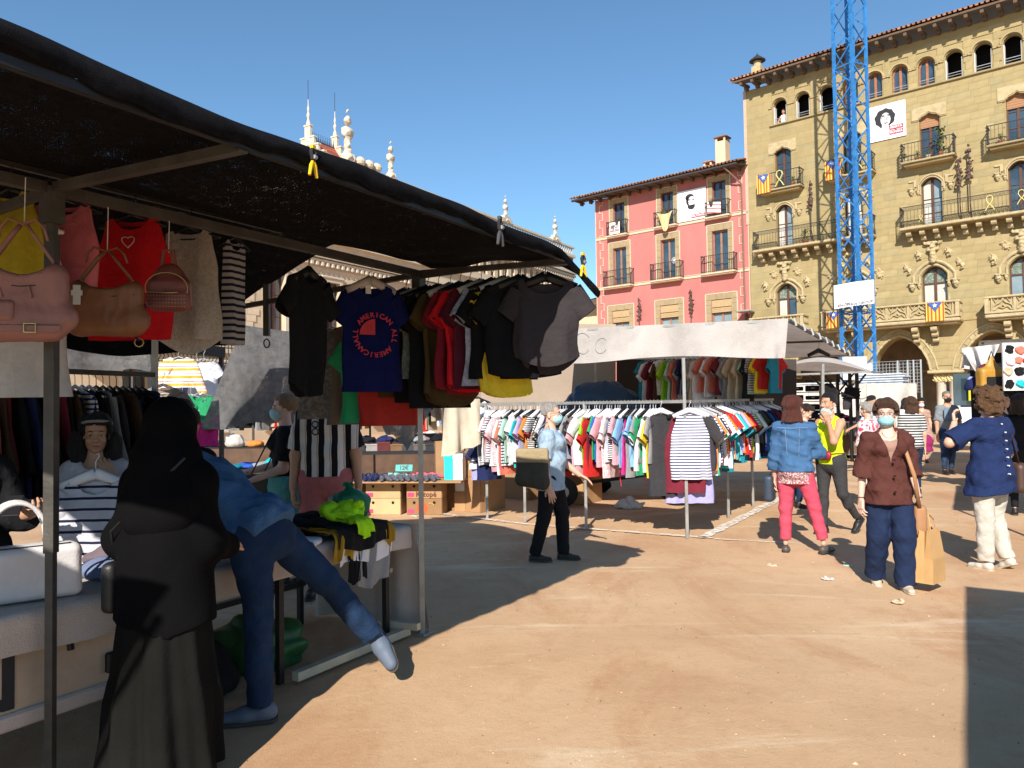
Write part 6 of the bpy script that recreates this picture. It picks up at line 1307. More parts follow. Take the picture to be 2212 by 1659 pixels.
t = thing('belt', 'curled dark navy belt hanging between the tan bag and the backpack', 'belt', SP(-2.10, -.1, 2.05), ANG-.8); put('belt_loop', MB().tube([(.0, 0, .05), (-.06, 0, .03), (-.07, 0, -.02), (.01, 0, .0), (.08, 0, .01), (.07, 0, -.04), (.02, 0, -.05), (.0, 0, -.11), (.05, 0, -.16)], .011, 6, True, .5), PM['navy'], t); put('buckle', MB().tube([(.05+.02*math.cos(a), 0, -.17+.02*math.sin(a)) for a in np.linspace(0, 6.28, 9)], .003, 4), MATS['brass'], t)
# tops hung from the middle rail
def mid(px, kind, label, m, me, u=None, **k):
    # along the rail at v=-.7 find the place seen at photo column px
    best = min(np.arange(-4.2, 0, .01), key=lambda q: abs(((SP(q, -.7, 2.4)-Vector((0, 0, EYE))).dot(rr)/(SP(q, -.7, 2.4)-Vector((0, 0, EYE))).dot(f_))*FPX+1106-px))
    return hang(kind, label, SP(best, -.7, k.pop('z', 2.76)), k.pop('yaw', -.1), m, me, k.pop('hs', 'plastic'), k.pop('hm', HB), **k)
mid(20, 'tank', 'yellow top at the far left behind the white one', C('shaded_yellow', (.34, .27, .02)), garment_me('tank', .36, .5, 0, .1, 41), z=2.75, yaw=-.3)  # yellow darkened so the canopy's shade is in the colour
mid(48, 'tank', 'white sleeveless long top behind the dusty pink bag', C('offwhite', (.50, .47, .46)), garment_me('tank', .40, .86, 0, .25, 42, nd=.06), z=2.62, yaw=.1, hm=HW_)
mid(140, 'tank', 'salmon pink sleeveless top behind the left post', C('salmon', (.60, .16, .20)), garment_me('tank', .36, .62, 0, .12, 43), yaw=.05)
mid(287, 'tank', 'bright red sleeveless top with a small heart print between the two brown bags', C('bright_red', (.55, .012, .02)), garment_me('tank', .44, .68, 0, .02, 44, nw=.10), yaw=-.05)
mid(410, 'tank', 'cream lace sleeveless top behind the small backpack', C('lace', (.62, .58, .52), col2=(.50, .46, .41), bscale2=60, transl=.25), garment_me('tank', .36, .66, 0, .16, 45, hemdip=.08), yaw=-.1)
mid(508, 'tank', 'navy and white striped camisole with thin straps', C('camisole', (.52, .50, .52), stripes=[((0, 0, 1), .042, .42, (.02, .025, .06), .1)]), garment_me('tank', .26, .66, 0, .05, 46, nw=.075), yaw=1.0, sc=(.62, 1, 1))
# heart print on the red top
ht = [o for o in COL.objects if o.get('label', '').startswith('bright red')][0]; put('heart_print', MB().tube([(.028*math.sin(a)**3*1.3, -.05, -.265+.03*(math.cos(a)-.35*math.cos(2*a)-.1*math.cos(3*a))) for a in np.linspace(0, 6.28, 25)], .003, 4), mat('silver_print', (.6, .55, .55), .6), ht)
# row on the front beam
def fb(u, kind, label, m, me, yaw, z=2.465, **k): return hang(kind, label, SP(u, .0, z), yaw, m, me, k.pop('hs', 'fat'), k.pop('hm', HB), **k)
fb(-1.04, 'T-shirt', 'long black T-shirt hanging from the front beam left of the blue one', C('jet', (.007, .007, .008)), garment_me('T-shirt', .40, .80, .17, -.03, 51, nw=.10, nd=.07, hem=.10), 1.05, z=2.46, sc=(.74, 1, .90))
bt_ = fb(-.50, 'T-shirt', 'royal blue T-shirt with red circle lettering on the front beam', C('royal', (.004, .007, .06)), garment_me('T-shirt', .42, .66, .12, .14, 52, nw=.095, nd=.08), .45, hm=mat('hanger_grey', (.42, .36, .34), .6, .1), z=2.48, sc=(.84, 1, 1.04))
mr = mat('print_red_dark', (.45, .03, .04), .8); cm = curve_text('ALL AMERICAN ALL AMERICAN', .125, .045, -1.9, 4.1); o = put('lettering', cm, mr, bt_, loc=(0, -.085, -.46)); 
mb = MB(); pts = [(0, 0)]+[(-.10*math.sin(a), .10*math.cos(a)) for a in np.linspace(0, math.pi/2, 9)]; mb.add([(p_[0], -.086, -.46+p_[1]) for p_ in pts], [(0, i, i+1) for i in range(1, 9)]); put('quarter_disc_print', mb, mr, bt_)
put('neck_label', MB().box((.0-.02, -.006, -.16), (.035, .004, .06)), MATS['tag_paper'], bt_)
# garments on the far side beam (towards the back of the stall)
def sb(v, kind, label, m, me, yaw, z=None, u=0., **k): return hang(kind, label, SP(u, v, (2.47+.045*min(0, v)) if z is None else z), yaw, m, me, k.pop('hs', 'wire'), k.pop('hm', HG), **k)
gyd = C('grey_velvet', (.16, .135, .125), col2=(.27, .24, .22), bscale2=26, transl=.15); sk = [garment_me('dress', .42, .92, 0.0001, .22, 60+i, nw=.09, nd=.05, fold=.024) for i in range(3)]
for i, (v, lab, mm_, sc_) in enumerate(((-.86, 'mottled grey dress between the black and the blue T-shirts', 'grey_velvet', (1, 1, .76)), (-.55, 'taupe dress with pleated hem behind the blue T-shirt', 'taupe', (1, 1, .80)), (-.33, 'brown grey dress with pleated hem right of the blue T-shirt', 'taupe', (.95, 1, .78)))):
    if mm_ == 'taupe': C('taupe', (.17, .125, .10), transl=.1)
    sb(v, 'dress', lab, MATS['cloth_'+mm_], sk[i % 3], .15+.1*i, sc=sc_, u=.04, z=2.28)
sb(-.42, 'T-shirt', 'green T-shirt peeking out below the blue one', PM['green'], garment_me('T-shirt', .40,   .62, .12, .05, 66), .3, z=2.20, u=-.03); sb(-.24, 'T-shirt', 'coral red T-shirt peeking out below right of the blue one', C('tomato', (.38, .03, .025)), garment_me('T-shirt', .42,   .64, .12, .1, 67), .25, z=2.2, u=-.03)
# dense row on the far right arm
row = [(-.06, 'dark brown T-shirt next to the post', 'brown', .72, .42, .0), (.06, 'black T-shirt with white neck label right of the post', 'jet', .76, .42, 0.), (.13, 'grey green patterned T-shirt squeezed between two black ones', 'sage', .60, .40, 0), (.22, 'long black T-shirt in the middle of the row', 'jet', .80, .48, .0), (.32, 'olive brown T-shirt with rounded hem', 'olive', .80, .46, .10), (.40, 'dark crimson T-shirt left of the bright red one', 'crimson', .72, .44, .05), (.48, 'bright red T-shirt in the middle of the row', 'bright_red', .70, .44, .05), (.57, 'maroon T-shirt right of the bright red one', 'maroon', .68, .44, 0), (.66, 'pale blue patterned T-shirt left of the yellow one', 'paleblue', .66, .42, .0), (.74, 'yellow T-shirt with its hem in the sun', 'yellow', .74, .40, .04), (.76, 'black T-shirt right of the yellow one', 'jet', .62, .50, 0.), (.87, 'black T-shirt left of the charcoal one', 'jet', .62, .50, .03)]
C('sage', (.17, .19, .15), col2=(.3, .31, .27), bscale2=40); C('olive', (.060, .038, .014)); C('crimson', (.16, .01, .02)); C('maroon', (.075, .01, .022)); C('paleblue', (.25, .28, .40), col2=(.4, .42, .5), bscale2=30)
for i, (v, lab, cc, L_, w_, hem) in enumerate(row):
    yaw = .30+.62*(1-abs(i-5)/8)*.8
    hang('T-shirt', lab, SP(.0, v-.05, 2.478), yaw, MATS['cloth_'+cc] if 'cloth_'+cc in MATS else PM[cc], garment_me('T-shirt', w_, L_, .14, .03, 70+i, hem=hem, nw=.09), 'fat', (HB, HG)[i % 3 == 1], 'T-shirts on the right arm of the front stall')
ct = hang('T-shirt', 'charcoal T-shirt half in the sun at the right end of the row', SP(0, 1.00, 2.475), -.05, C('charcoal_tee', (.036, .030, .033)), garment_me('T-shirt', .41, .55, .13, .0, 90, nw=.13, nd=.09, hem=.07, hemdip=.05), 'fat', HB, 'T-shirts on the right arm of the front stall')
post(ST, 'hanging_rail', SP(.0, .02, 2.465), SP(.0, 1.15, 2.475), .018, M_STEELD)
# dark garments on the back rail
def dark(f, rs): return rs.choice(('black', 'charcoal', 'black', 'navy', 'brown', 'grey', 'black', 'burgundy', 'black', 'charcoal', 'pink' if .15 < f < .35 else 'black', 'beige' if f < .35 else 'black'))
rackg_save, rackt_save = rackg, rackt
rackg = [garment_me('long', .40, .80+.06*(s % 3), .50, .05, 200+s, nt=22, nv=8) for s in range(4)]; rackt = [garment_me('dress', .38, .95, .0001, .15, 210+s, nt=22, nv=8) for s in range(2)]
for k_ in ('T-shirt',): TYPES[k_] = ('jacket', 'clothes')
TYPES['tank'] = ('dress', 'dress')
rs = random.Random(4); p, q = SP(-2.95, -1.9, 1.86), SP(-.8, -1.9, 1.83); n = 44; d = (q-p).normalized(); prev = 'white'
for i in range(n):
    c = dark(i/n, rs); c = {4: 'beige', 5: 'pink', 6: 'beige', 33: 'navy striped', 20: 'red', 21: 'coral', 2: 'grey'}.get(i, c); tk = rs.random() < .3
    hang('tank' if tk else 'T-shirt', '%s long %s, %s from left on the dark back rail, after a %s one' % (c, 'dress' if tk else 'jacket', ordn(i+1), prev), p+(q-p)*((i+.5)/n), math.atan2(d.y, d.x)+math.pi/2+rs.uniform(-.2, .1), PM[c], rs.choice(rackt if tk else rackg), 'plastic', rs.choice((HW_, HB, HB)), 'dark garments on the back rail', 0, (1, .8, rs.uniform(.85, 1.0))); prev = c
rackg, rackt = rackg_save, rackt_save; TYPES['T-shirt'] = ('t_shirt', 'T-shirt'); TYPES['tank'] = ('tank_top', 'top')
# grey net sheets hung behind
M_GNET = mat('grey_net', (.17, .17, .175), .8, .3, 14, bump=.5, bscale=200, transl=.35, alpha=(.16, 240, .04), spec=.2)
def sheet(name, label, cat, corners, m, seed, nu=40, nv=26, amp=.05, parent=None, sag=.0):
    """corners: top left, top right, bottom right, bottom left (world)"""
    tl, tr, br, bl = [Vector(c) for c in corners]; nrm = (tr-tl).cross(bl-tl).normalized(); rs = random.Random(seed); f1, f2, a1, a2 = rs.uniform(9, 14), rs.uniform(19, 27), rs.uniform(0, 6), rs.uniform(0, 6)
    t = parent or thing(name, label, cat, tl); Mi = TM[t.name].inverted()
    def fn(u, v):
        p = (tl*(1-u)+tr*u)*(1-v)+(bl*(1-u)+br*u)*v; a = amp*(.3+v)*(math.sin(f1*u+a1+v)+.5*math.sin(f2*u+a2-v*2)); p = p+nrm*a+Vector((0, 0, -sag*4*u*(1-u)*(1-v)+.012*math.sin(u*f2+a1)*(v > .97))); return Mi @ (p+nrm*.02*mnoise.noise(p*3))
    put('cloth', MB().grid(fn, nu, nv).mesh(name, 'all'), m, t); return t
sheet('net_sheet', 'grey net sheet hung like a curtain behind the black T-shirt', 'net', (D(524, 702, 7.3), D(905, 722, 7.9), D(845, 892, 7.9), D(434, 925, 7.3)), M_GNET, 3, sag=.05, amp=.06)
sheet('net_sheet', 'grey net sheet tapering to a point behind the striped shirt man', 'net', (D(760, 870, 8.6), D(935, 878, 8.8), D(880, 972, 8.8), D(800, 900, 8.6)), M_GNET, 4, 20, 14, amp=.05)
sheet('net_sheet', 'grey net sheet behind the pink and tan handbags', 'net', (D(-60, 640, 6.1), D(322, 700, 6.4), D(330, 800, 6.4), D(-60, 800, 6.1)), M_GNET, 5, amp=.04)
# ------------------------------------------------------------------ T-shirt stall: two racks, canopy, hanging row
R1a, R1b = Vector((-.47, 10.90, 1.60)), Vector((2.01, 8.99, 1.59)); dS = Vector((.515, .857, 0)); R2a = R1b+dS*.03; R2b = R1b+dS*4.6; R2b.z = 1.62
def rack(label, a, b, legs):
    t = thing('clothes_rack', label, 'rack', (a.x, a.y, 0)); post(t, 'rail', a, b, .035)
    for p in legs: post(t, 'leg', (p[0], p[1], 0), (p[0], p[1], 1.6 if len(p) < 3 else p[2]), .034)
    return t
def gxy(px, py): g_ = G(px, py); return (g_.x, g_.y)
d1 = (R1b-R1a).normalized(); RK1 = rack('long front clothes rack of steel tube full of summer tops', R1a, R1b, [(R1a.x+d1.x*s, R1a.y+d1.y*s) for s in (.12, .78, 1.75)]+[(R1b.x, R1b.y, 2.1)])
for s in (.78, 1.75): p_ = R1a+d1*s; put('adjuster', MB().tube([(p_.x-.0, p_.y-.02, .78), (p_.x+.06, p_.y-.05, .78)], .012, 6), M_STEEL, RK1, world=True)
RK2 = rack('side clothes rack of steel tube receding behind the denim jacket woman', R2a, R2b, [(R1b.x+dS.x*s, R1b.y+dS.y*s) for s in (1.75, 3.1, 4.5)])
mb = MB(); nrm1 = Vector((d1.y, -d1.x, 0))
for k in range(62): p_ = R1a+d1*(.04+.05*k); mb.tube([p_+nrm1*.02+Vector((0, 0, .0)), p_+Vector((0, 0, .026)), p_-nrm1*.02], .004, 4)
put('hook_row', mb, M_STEEL, RK1, world=True, kind='stuff')
bright = ['white', 'white', 'white', 'white', 'black striped', 'printed pink', 'lavender', 'black', 'charcoal', 'burgundy', 'red', 'grey', 'black', 'navy', 'teal', 'turquoise', 'green', 'coral', 'red', 'pink', 'magenta', 'blue', 'grey', 'lime', 'orange', 'yellow', 'lavender', 'navy striped', 'black striped', 'burgundy', 'sky', 'mint', 'beige', 'dotted white', 'charcoal', 'black', 'white', 'printed pink']
def fcol(f, rs): return rs.choice(['white', 'printed pink', 'pink', 'navy striped', 'dotted white', 'white', 'mint', 'coral', 'grey', 'white', 'black striped'] if f < .25 else bright)
rack_row(R1a+Vector((0, 0, 0))+d1*.03, R1b-d1*.36, fcol, 'front rack', 'tops on the front rack', 5, .037, lenj=.10, long_=.08, yawj=.10, hs='fat')
sidec = ['white', 'white', 'navy', 'teal', 'green', 'coral', 'red', 'blue', 'orange', 'yellow', 'burgundy', 'sky', 'black', 'turquoise', 'lavender', 'navy striped', 'lime', 'white', 'charcoal']
rack_row(R2a+dS*.25, R2b-dS*.05, lambda f, rs: rs.choice(sidec if f < .6 else ['teal', 'green', 'burgundy', 'navy', 'blue', 'red', 'teal', 'orange', 'black', 'white']), 'side rack', 'tops on the side rack', 6, .048, lenj=.10, long_=.05, yawj=.12, hs='fat')
hang('dress', 'long charcoal hooded dress at the right end of the front rack', R1b-d1*.32-Vector((0, .08, .0)), .05, C('char_dress', (.040, .038, .042)), garment_me('dress', .36, .98, .12, .02, 91, nw=.10, nd=.06), 'fat', HW_)
hang('tank', 'navy striped white sleeveless top facing out at the rack corner', R1b+Vector((.05, -.03, -.0)), -.12, PM['navy striped'], garment_me('tank', .44, .78, 0, .10, 92, nw=.09, nd=.10), 'fat', HW_)
hang('T-shirt', 'burgundy T-shirt behind the striped top at the rack corner', R1b+Vector((0, .06, -.02)), -.15, PM['burgundy'], garment_me('tank', .44, .92, 0, .08, 93), 'fat', HB); hang('tank', 'lavender long top lowest behind the striped one at the rack corner', R1b+Vector((.06, .12, -.03)), -.1, PM['lavender'], garment_me('tank', .50, 1.04, 0, .2, 94), 'fat', HB)
for s, c, l in ((.06, 'lavender', 'pale blue shirt hanging low at the left end of the front rack'), (.16, 'navy', 'navy striped garment hanging low at the left of the front rack')):
    hang('T-shirt', l, R1a+d1*s+Vector((0, 0, -.38)), math.atan2(d1.y, d1.x)+1.3, PM[c], garment_me('T-shirt', .36, .55, .16, .1, 95), 'wire', HB)
for px, py0, h in ((1340, 995, .32), (1392, 985, .38), (1462, 1040, .22)):
    p_ = D(px, py0, 9.6 if px < 1450 else 9.1); t = thing('ribbon', {1340: 'red ribbon tail hanging left below the front rack', 1392: 'red knotted ribbon hanging below the middle of the front rack', 1462: 'short red ribbon near the charcoal dress hem'}[px], 'ribbon', p_); put('ribbon_tail', MB().tube([(0, 0, 0), (.012, 0, -h*.3), (-.01, 0, -h*.6), (.005, 0, -h)], .016, 4, True, .3), C('neon_red', (.75, .03, .05)), t)
# canopy
TS = thing('market_stall', 'pale canvas canopy stall over the T-shirt racks', 'stall', (3.2, 9.2, 0)); M_CREAMC = mat('cream_canvas', (.55, .51, .48), .9, .10, 1.6, bump=.25, bscale=50, transl=.22, col2=(.48, .44, .41), bscale2=2.2)
c1, c2, c3, c4 = D(1703, 692, 9.15), D(1150, 718, 10.7), D(1838, 768, 13.4), Vector((1.8, 15.5, 2.45))
def lerp4(u, v): return (c2*(1-u)+c1*u)*(1-v)+(c4*(1-u)+c3*u)*v
iT = TM[TS.name].inverted()
def can2(u, v):
    p_ = lerp4(u, v); p_ = p_+Vector((0, 0, .22*math.sin(math.pi*v)*(.4+.6*math.sin(math.pi*u))+.02*math.sin(u*23)*v*(1-v)*4+.025*mnoise.noise(p_*1.5))); 
    if u > .999: p_.z += .02*math.sin(v*26)-.02
    return iT @ p_
put('canopy', MB().grid(can2, 40, 30).mesh('canopy', 'all'), M_CREAMC, TS)
def val(u, v):
    p_ = c2*(1-u)+c1*u; n_ = Vector((-.42, -.9, 0)); p_ = p_+n_*(.025+.03*v*math.sin(u*19)+.015*math.sin(u*41+v*2))+Vector((0, 0, .02-(.44+.03*math.sin(u*8))*v)); 
    if u > .97: p_ = p_+Vector((-.05*v, 0, 0))
    return iT @ p_
put('valance', MB().grid(val, 70, 14).mesh('valance', 'all'), M_CREAMC, TS)
post(TS, 'front_rod', c2, c1, .03); post(TS, 'side_rod', c1, c3, .03, M_STEELD); post(TS, 'back_rod', c4, c3, .03); post(TS, 'cross_rod', lerp4(.1, .5), lerp4(1, .5), .03, M_STEELD)
for u, v in ((.1, .5), (.55, .5)): p_ = lerp4(u, v); post(TS, 'pole', (p_.x, p_.y, 0), (p_.x, p_.y, p_.z+.02), .035)
for k in range(9):
    p_ = lerp4(1, .06+.11*k); put('rod_clip', MB().tube([p_+Vector((0, 0, .06)), p_+Vector((.03, 0, -.03))], .018, 6), mat('clip_grey', (.4, .4, .4), .5), TS, world=True)
# faint circle print on the valance, far left end
mb = MB()
for (u, v, r_) in ((.22, .4, .13), (.30, .5, .10), (.15, .5, .09)):
    q = iT.inverted() @ val(u, v); mb.tube([q+Vector((r_*math.cos(a)*.8, -.03-r_*math.cos(a)*.3, r_*math.sin(a))) for a in np.linspace(0.6, 5.6, 17)], .006, 4, True, .3)
put('circle_print', mb, mat('faint_print', (.47, .43, .38), .9), TS, world=True)
hb = D(1768, 742, 12.2); t = thing('hanger', 'empty black clothes hanger under the pale canopy', 'hanger', hb, 0, rot=(0, 0, .1)); o = put('hanger_body', hanger_me('fat'), HB, t); o.scale = (.95, 1, 1.1)
UPc = ['white', 'grey', 'burgundy', 'black', 'lime', 'brown', 'coral', 'beige', 'navy', 'charcoal', 'black striped', 'teal', 'mint', 'dotted white', 'red', 'black', 'beige', 'green']
ua, ub = D(1392, 768, 12.6), D(1680, 758, 11.3); ua.z = ub.z = 2.40
post(TS, 'hanging_rail', ua, ub, .03); ur = (ub-ua).normalized(); rackg2 = rackg; rackg = [garment_me('T-shirt', .42, .62+.05*(s % 3), .17, .04, 230+s, nt=22, nv=8) for s in range(4)]
rs = random.Random(9); n = 27; prev = 'teal'
for i in range(n):
    c = {26: 'teal', 25: 'red', 24: 'yellow', 0: 'teal'}.get(i, rs.choice(UPc)); hang('T-shirt', '%s T-shirt, %s from left in the shaded upper row, after a %s one' % (c, ordn(i+1), prev), ua+(ub-ua)*((i+.5)/n), rs.uniform(.1, .95), PM[c], rs.choice(rackg), 'wire', HG, 'shaded upper row of the T-shirt stall', 0, (.85, .8, rs.uniform(.85, 1.1))); prev = c
rackg = rackg2
# beige side cloth and covered trolley behind the front rack
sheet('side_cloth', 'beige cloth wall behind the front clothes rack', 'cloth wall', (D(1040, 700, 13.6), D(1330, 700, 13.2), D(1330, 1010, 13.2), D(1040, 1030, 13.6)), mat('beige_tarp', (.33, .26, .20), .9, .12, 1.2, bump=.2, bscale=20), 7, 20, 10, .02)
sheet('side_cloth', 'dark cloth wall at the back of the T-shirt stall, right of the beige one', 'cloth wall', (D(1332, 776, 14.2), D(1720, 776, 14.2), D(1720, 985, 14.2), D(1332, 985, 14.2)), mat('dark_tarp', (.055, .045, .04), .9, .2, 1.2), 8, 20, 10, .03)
p_ = D(1285, 985, 12.4); p_.z = 0
tr = thing('handcart', 'low wheeled cart with black tyres loaded under a dark blue tarpaulin', 'cart', p_)
put('cart_bed', MB().box((.35, 0, .55), (2.3, .9, .08)).box((.35, -.43, .62), (2.3, .04, .12)), mat('red_frame', (.35, .03, .03), .6, .2), tr)
for wx in (-.55, 1.25):
    for wy in (-.45, .45):
        w_ = put('wheel', MB().tube([(wx, wy-.05, .23), (wx, wy+.05, .23)], .23, 20).mesh('tyre', 'all'), mat('tyre_rubber', (.02, .02, .02), .8, .1), tr); put('hub', MB().tube([(wx, wy-.06, .23), (wx, wy+.06, .23)], .09, 12), M_STEEL, w_)
put('axle_frame', MB().bar((-.55, -.4, .28), (-.55, .4, .28), .05).bar((1.25, -.4, .28), (1.25, .4, .28), .05).bar((-.55, 0, .28), (1.25, 0, .48), .05), M_BLKS, tr)
W5 = wob(55); put('tarpaulin', np_mesh('tarp', [sdf([rbox((.1, .1, 1.05), (.95, .42, .52), .12), ell((.15, .1, 1.62), (.62, .4, .34))], .03, .1, lambda X, Y, Z, Dg: Dg+.035*W5(X, Y, Z, 7, 7, 9)+.012*W5(X, Y, Z, 24, 24, 20))]), mat('blue_tarp', (.012, .04, .085), .45, .15, 3, bump=.2, bscale=12), tr)
crumple('plastic_bag', 'white crumpled plastic bag lying on the ground under the rack', 'bag', G(1360, 1098), (.22, .14, .13), mat('thin_white_plastic', (.66, .62, .58), .5, .1, transl=.25), 61, .035, 15, .012)
crumple('bundle', 'dark cloth bundle on the ground under the left of the front rack', 'bundle', G(1190, 1078)+Vector((0, .3, 0)), (.42, .3, .42), PM['charcoal'], 62, .03, 8, .02); crumple('bundle', 'dark heap under the middle of the front rack behind the walking woman', 'bundle', G(1265, 1070)+Vector((0, .5, 0)), (.5, .3, .4), PM['black'], 63, .03, 8, .02)
# beige cloth and lace garments hung beside the post
bc = sheet('hanging_cloth', 'beige linen garment hanging in the sun beside the stall post', 'cloth', (D(962, 858, 10.2), D(1036, 862, 10.5), D(1042, 958, 10.5), D(955, 988, 10.2)), C('linen', (.58, .50, .38), bump=.3, bscale=50), 9, 16, 16, .03)
hang('skirt', 'short white lace garment right of the beige hanging cloth', D(1030, 846, 10.9), .2, PM['dotted white'], garment_me('tank', .42, .30, 0, .2, 97), 'fat', HB)

# ------------------------------------------------------------------ crates, banana boxes and shoe table
M_CARD = mat('cardboard', (.38, .22, .11), .85, .12, 4, rnd=.12, bump=.05); M_CARDL = mat('cardboard_pale', (.50, .34, .18), .85, .1, 4, rnd=.1); M_PLANK = mat('rough_plank', (.20, .10, .05), .85, .3, 5, stretch=(1, 1, 6), bump=.2)
def crate(name, label, g0, rz, dims, z=0., m=M_CARD, planks=True, group=None):
    t = thing(name, label, 'crate' if planks else 'box', (g0[0], g0[1], z), rz, group); W_, D_, H_ = dims
    for nm, c_, d_ in (('side', (0, -D_/2, H_/2), (W_, .012, H_)), ('side', (0, D_/2, H_/2), (W_, .012, H_)), ('side', (-W_/2, 0, H_/2), (.012, D_-.02, H_)), ('side', (W_/2, 0, H_/2), (.012, D_-.02, H_)), ('lid', (0, 0, H_-.006), (W_-.02, D_-.02, .012))): put(nm, MB().box(c_, d_), m, t)
    if planks:
        for x in (-W_/2-.012,):
            for y in (-D_/2+.06, D_/2-.06): put('plank', MB().box((x, y, H_/2), (.025, .12, H_)), M_PLANK, t)
            for zz in (.05, H_-.05): put('plank', MB().box((x-.012, 0, zz), (.025, D_, .09)), M_PLANK, t)
            put('paper_label', MB().box((x-.002, -.02, H_*.55), (.02, D_*.42, H_*.7)), M_CARDL, t); put('yellow_label', MB().box((x-.016, -.04, H_*.45), (.01, D_*.28, .10)), mat('label_yellow', (.55, .60, .05), .7), t)
    return t
cr0 = G(1018, 1103); crate('crate', 'lower tall cardboard crate with plank ends beside the banana boxes', (cr0.x-.02, cr0.y+.25), -.62, (.86, .62, .52)); c_ = crate('crate', 'upper tall cardboard crate stacked beside the banana boxes', (cr0.x-.02, cr0.y+.25), -.62, (.86, .62, .52), .525)
put('blue_label', MB().box((-.455, .12, .36), (.01, .16, .14)), mat('label_blue', (.05, .18, .5), .7), c_)
g2 = G(1110, 1080); crate('crate', 'low cardboard crate on the ground under the left end of the front rack', (g2.x+.02, g2.y+.45), -.62, (1.0, .6, .50), planks=False); crate('crate', 'cardboard crate behind the walking woman under the front rack', (g2.x+.95, g2.y-.25), -.62, (.8, .6, .50), planks=False)
ST2 = -.10; b0 = G(920, 1112)
def bbox(label, gx, gy, z, col, txt=None, tcol=None, rz=-.12):
    t = crate('banana_box', label, (gx, gy), rz, (.52, .40, .235), z, col, False, 'banana boxes under the shoe table')
    for x in (-.15, .15): put('grip_hole', MB().tube([(x, -.205, .175), (x, -.2075, .175)], .022, 12), M_DARK, t)
    put('side_label', MB().box((-.20, -.2085, .05), (.10, .003, .06)), mat('label_magenta', (.6, .06, .16), .7), t)
    if txt: o = put('lettering', text_mb(txt, .105, .002), mat('print_brown', (.12, .05, .03), .8) if tcol is None else tcol, t, loc=(.03, -.211, .055)); o.rotation_euler = (R(90), 0, 0)
    return t
row_u = Vector((1, -.12, 0)).normalized(); B0 = Vector((b0.x, b0.y+.22, 0))
M_BB2 = mat('cardboard_dark', (.27, .155, .075), .85, .1)
bbox('upper banana box printed Katope, right end of the shoe table', B0.x, B0.y, .24, M_CARD, 'Katopé'); t = bbox('lower dark banana box with a red fruit emblem, right end of the shoe table', B0.x, B0.y, 0, M_BB2)
put('fruit_emblem', MB().tube([(-.03, -.2065, .10), (-.03, -.2105, .10)], .085, 20), mat('emblem_red', (.6, .09, .03), .7), t); put('banana_print', MB().tube([(.10+.05*math.cos(a), -.212, .12+.05*math.sin(a)) for a in np.linspace(.3, 2.2, 8)], .008, 4), mat('print_gold', (.5, .32, .05), .7), t)
for k, (off, z, lab) in enumerate(((-.62, .24, 'upper pale banana box in the middle under the shoe table'), (-.62, 0, 'lower white printed banana box in the middle under the shoe table'), (-1.24, .24, 'upper pale banana box behind the man with pink shorts'), (-1.24, 0, 'lower pale banana box behind the man with pink shorts'))):
    bbox(lab, B0.x+row_u.x*off, B0.y+row_u.y*off, z, M_CARDL, None)
TSH = thing('shoe_table', 'board of cardboard laid over banana boxes as a shoe table', 'table', (B0.x-.55, B0.y+.12, 0), -.12); put('board', MB().box((0, 0, .492), (2.3, .95, .022)), M_CARD, TSH)
for x in (-1.0, .2, .9): put('trestle', MB().box((x, .36, .24), (.3, .2, .478)), M_CARDL, TSH)
sh_me = np_mesh('shoe', [sdf([cap((0, .10, .035), (0, -.03, .032), .032, .036), cap((0, -.03, .026), (0, -.13, .02), .038, .026, ax=(0, 0, 1), f=.8), cap((0, .08, .03), (0, .07, .08), .034, .034, cut=True), cap((0, .085, .06), (0, .08, .12), .022, .022, neg=True)], .010, .015, lambda X, Y, Z, Dg: np.maximum(Dg, .006-Z))])
sl_me = np_mesh('slipper', [sdf([cap((0, .11, .012), (0, -.11, .012), .034, .045, ax=(0, 0, 1), f=.35), cap((0, -.04, .03), (0, -.09, .03), .046, .044, ax=(0, 0, 1), f=.9), cap((0, .02, .03), (0, -.16, .03), .028, .030, neg=True)], .010, .01)])
M_NVY = mat('slipper_navy', (.02, .03, .10), .6, .1); M_GRY = mat('sneaker_grey', (.10, .10, .12), .7, .3, 30); M_PNKS = mat('sneaker_pink', (.62, .10, .16), .7, .3, 30); M_WHT = mat('sneaker_white', (.7, .7, .7), .7, .1); M_MNT = mat('sneaker_mint', (.25, .60, .55), .7, .1)
def shoe_thing(parent_t, lab, x, y, z, rz, m, me, grp):
    p_ = TM[parent_t.name] @ Vector((x, y, z)); nm = 'slipper' if me is sl_me else 'shoe'; o = bpy.data.objects.new(nm, me); COL.objects.link(o)
    if not me.materials: me.materials.append(m)
    o.material_slots[0].link = 'OBJECT'; o.material_slots[0].material = m; o.location = p_; o.rotation_euler = (0, 0, rz); tag(o, lab, 'shoe', grp); TM[o.name] = Matrix.Translation(p_); return o
rs = random.Random(31); k = 0
for i in range(8):
    for j in range(4):
        shoe_thing(TSH, 'navy slipper, %s from the left in row %s from the front of the shoe table' % (ordn(i+1), ('one', 'two', 'three', 'four')[j]), -1.05+.125*i+rs.uniform(-.01, .01), -.34+.2*j, .505, rs.uniform(-.5, .5), M_NVY, sl_me, 'navy slippers on the shoe table')
for i in range(9):
    for j in range(2): shoe_thing(TSH, 'grey sneaker, %s from the left in the %s row of sneakers' % (ordn(i+1), ('front', 'back')[j]), -.04+.095*i, -.36+.21*j, .505, rs.uniform(-.2, .2)+.3, M_GRY, sh_me, 'grey sneakers on the shoe table')
for i in range(4): shoe_thing(TSH, 'pink sneaker, %s from the left at the back of the shoe table' % ordn(i+1), .28+.12*i, .12+.05*(i % 2), .505, rs.uniform(-.5, .5)+.8, M_PNKS, sh_me, 'pink sneakers on the shoe table')
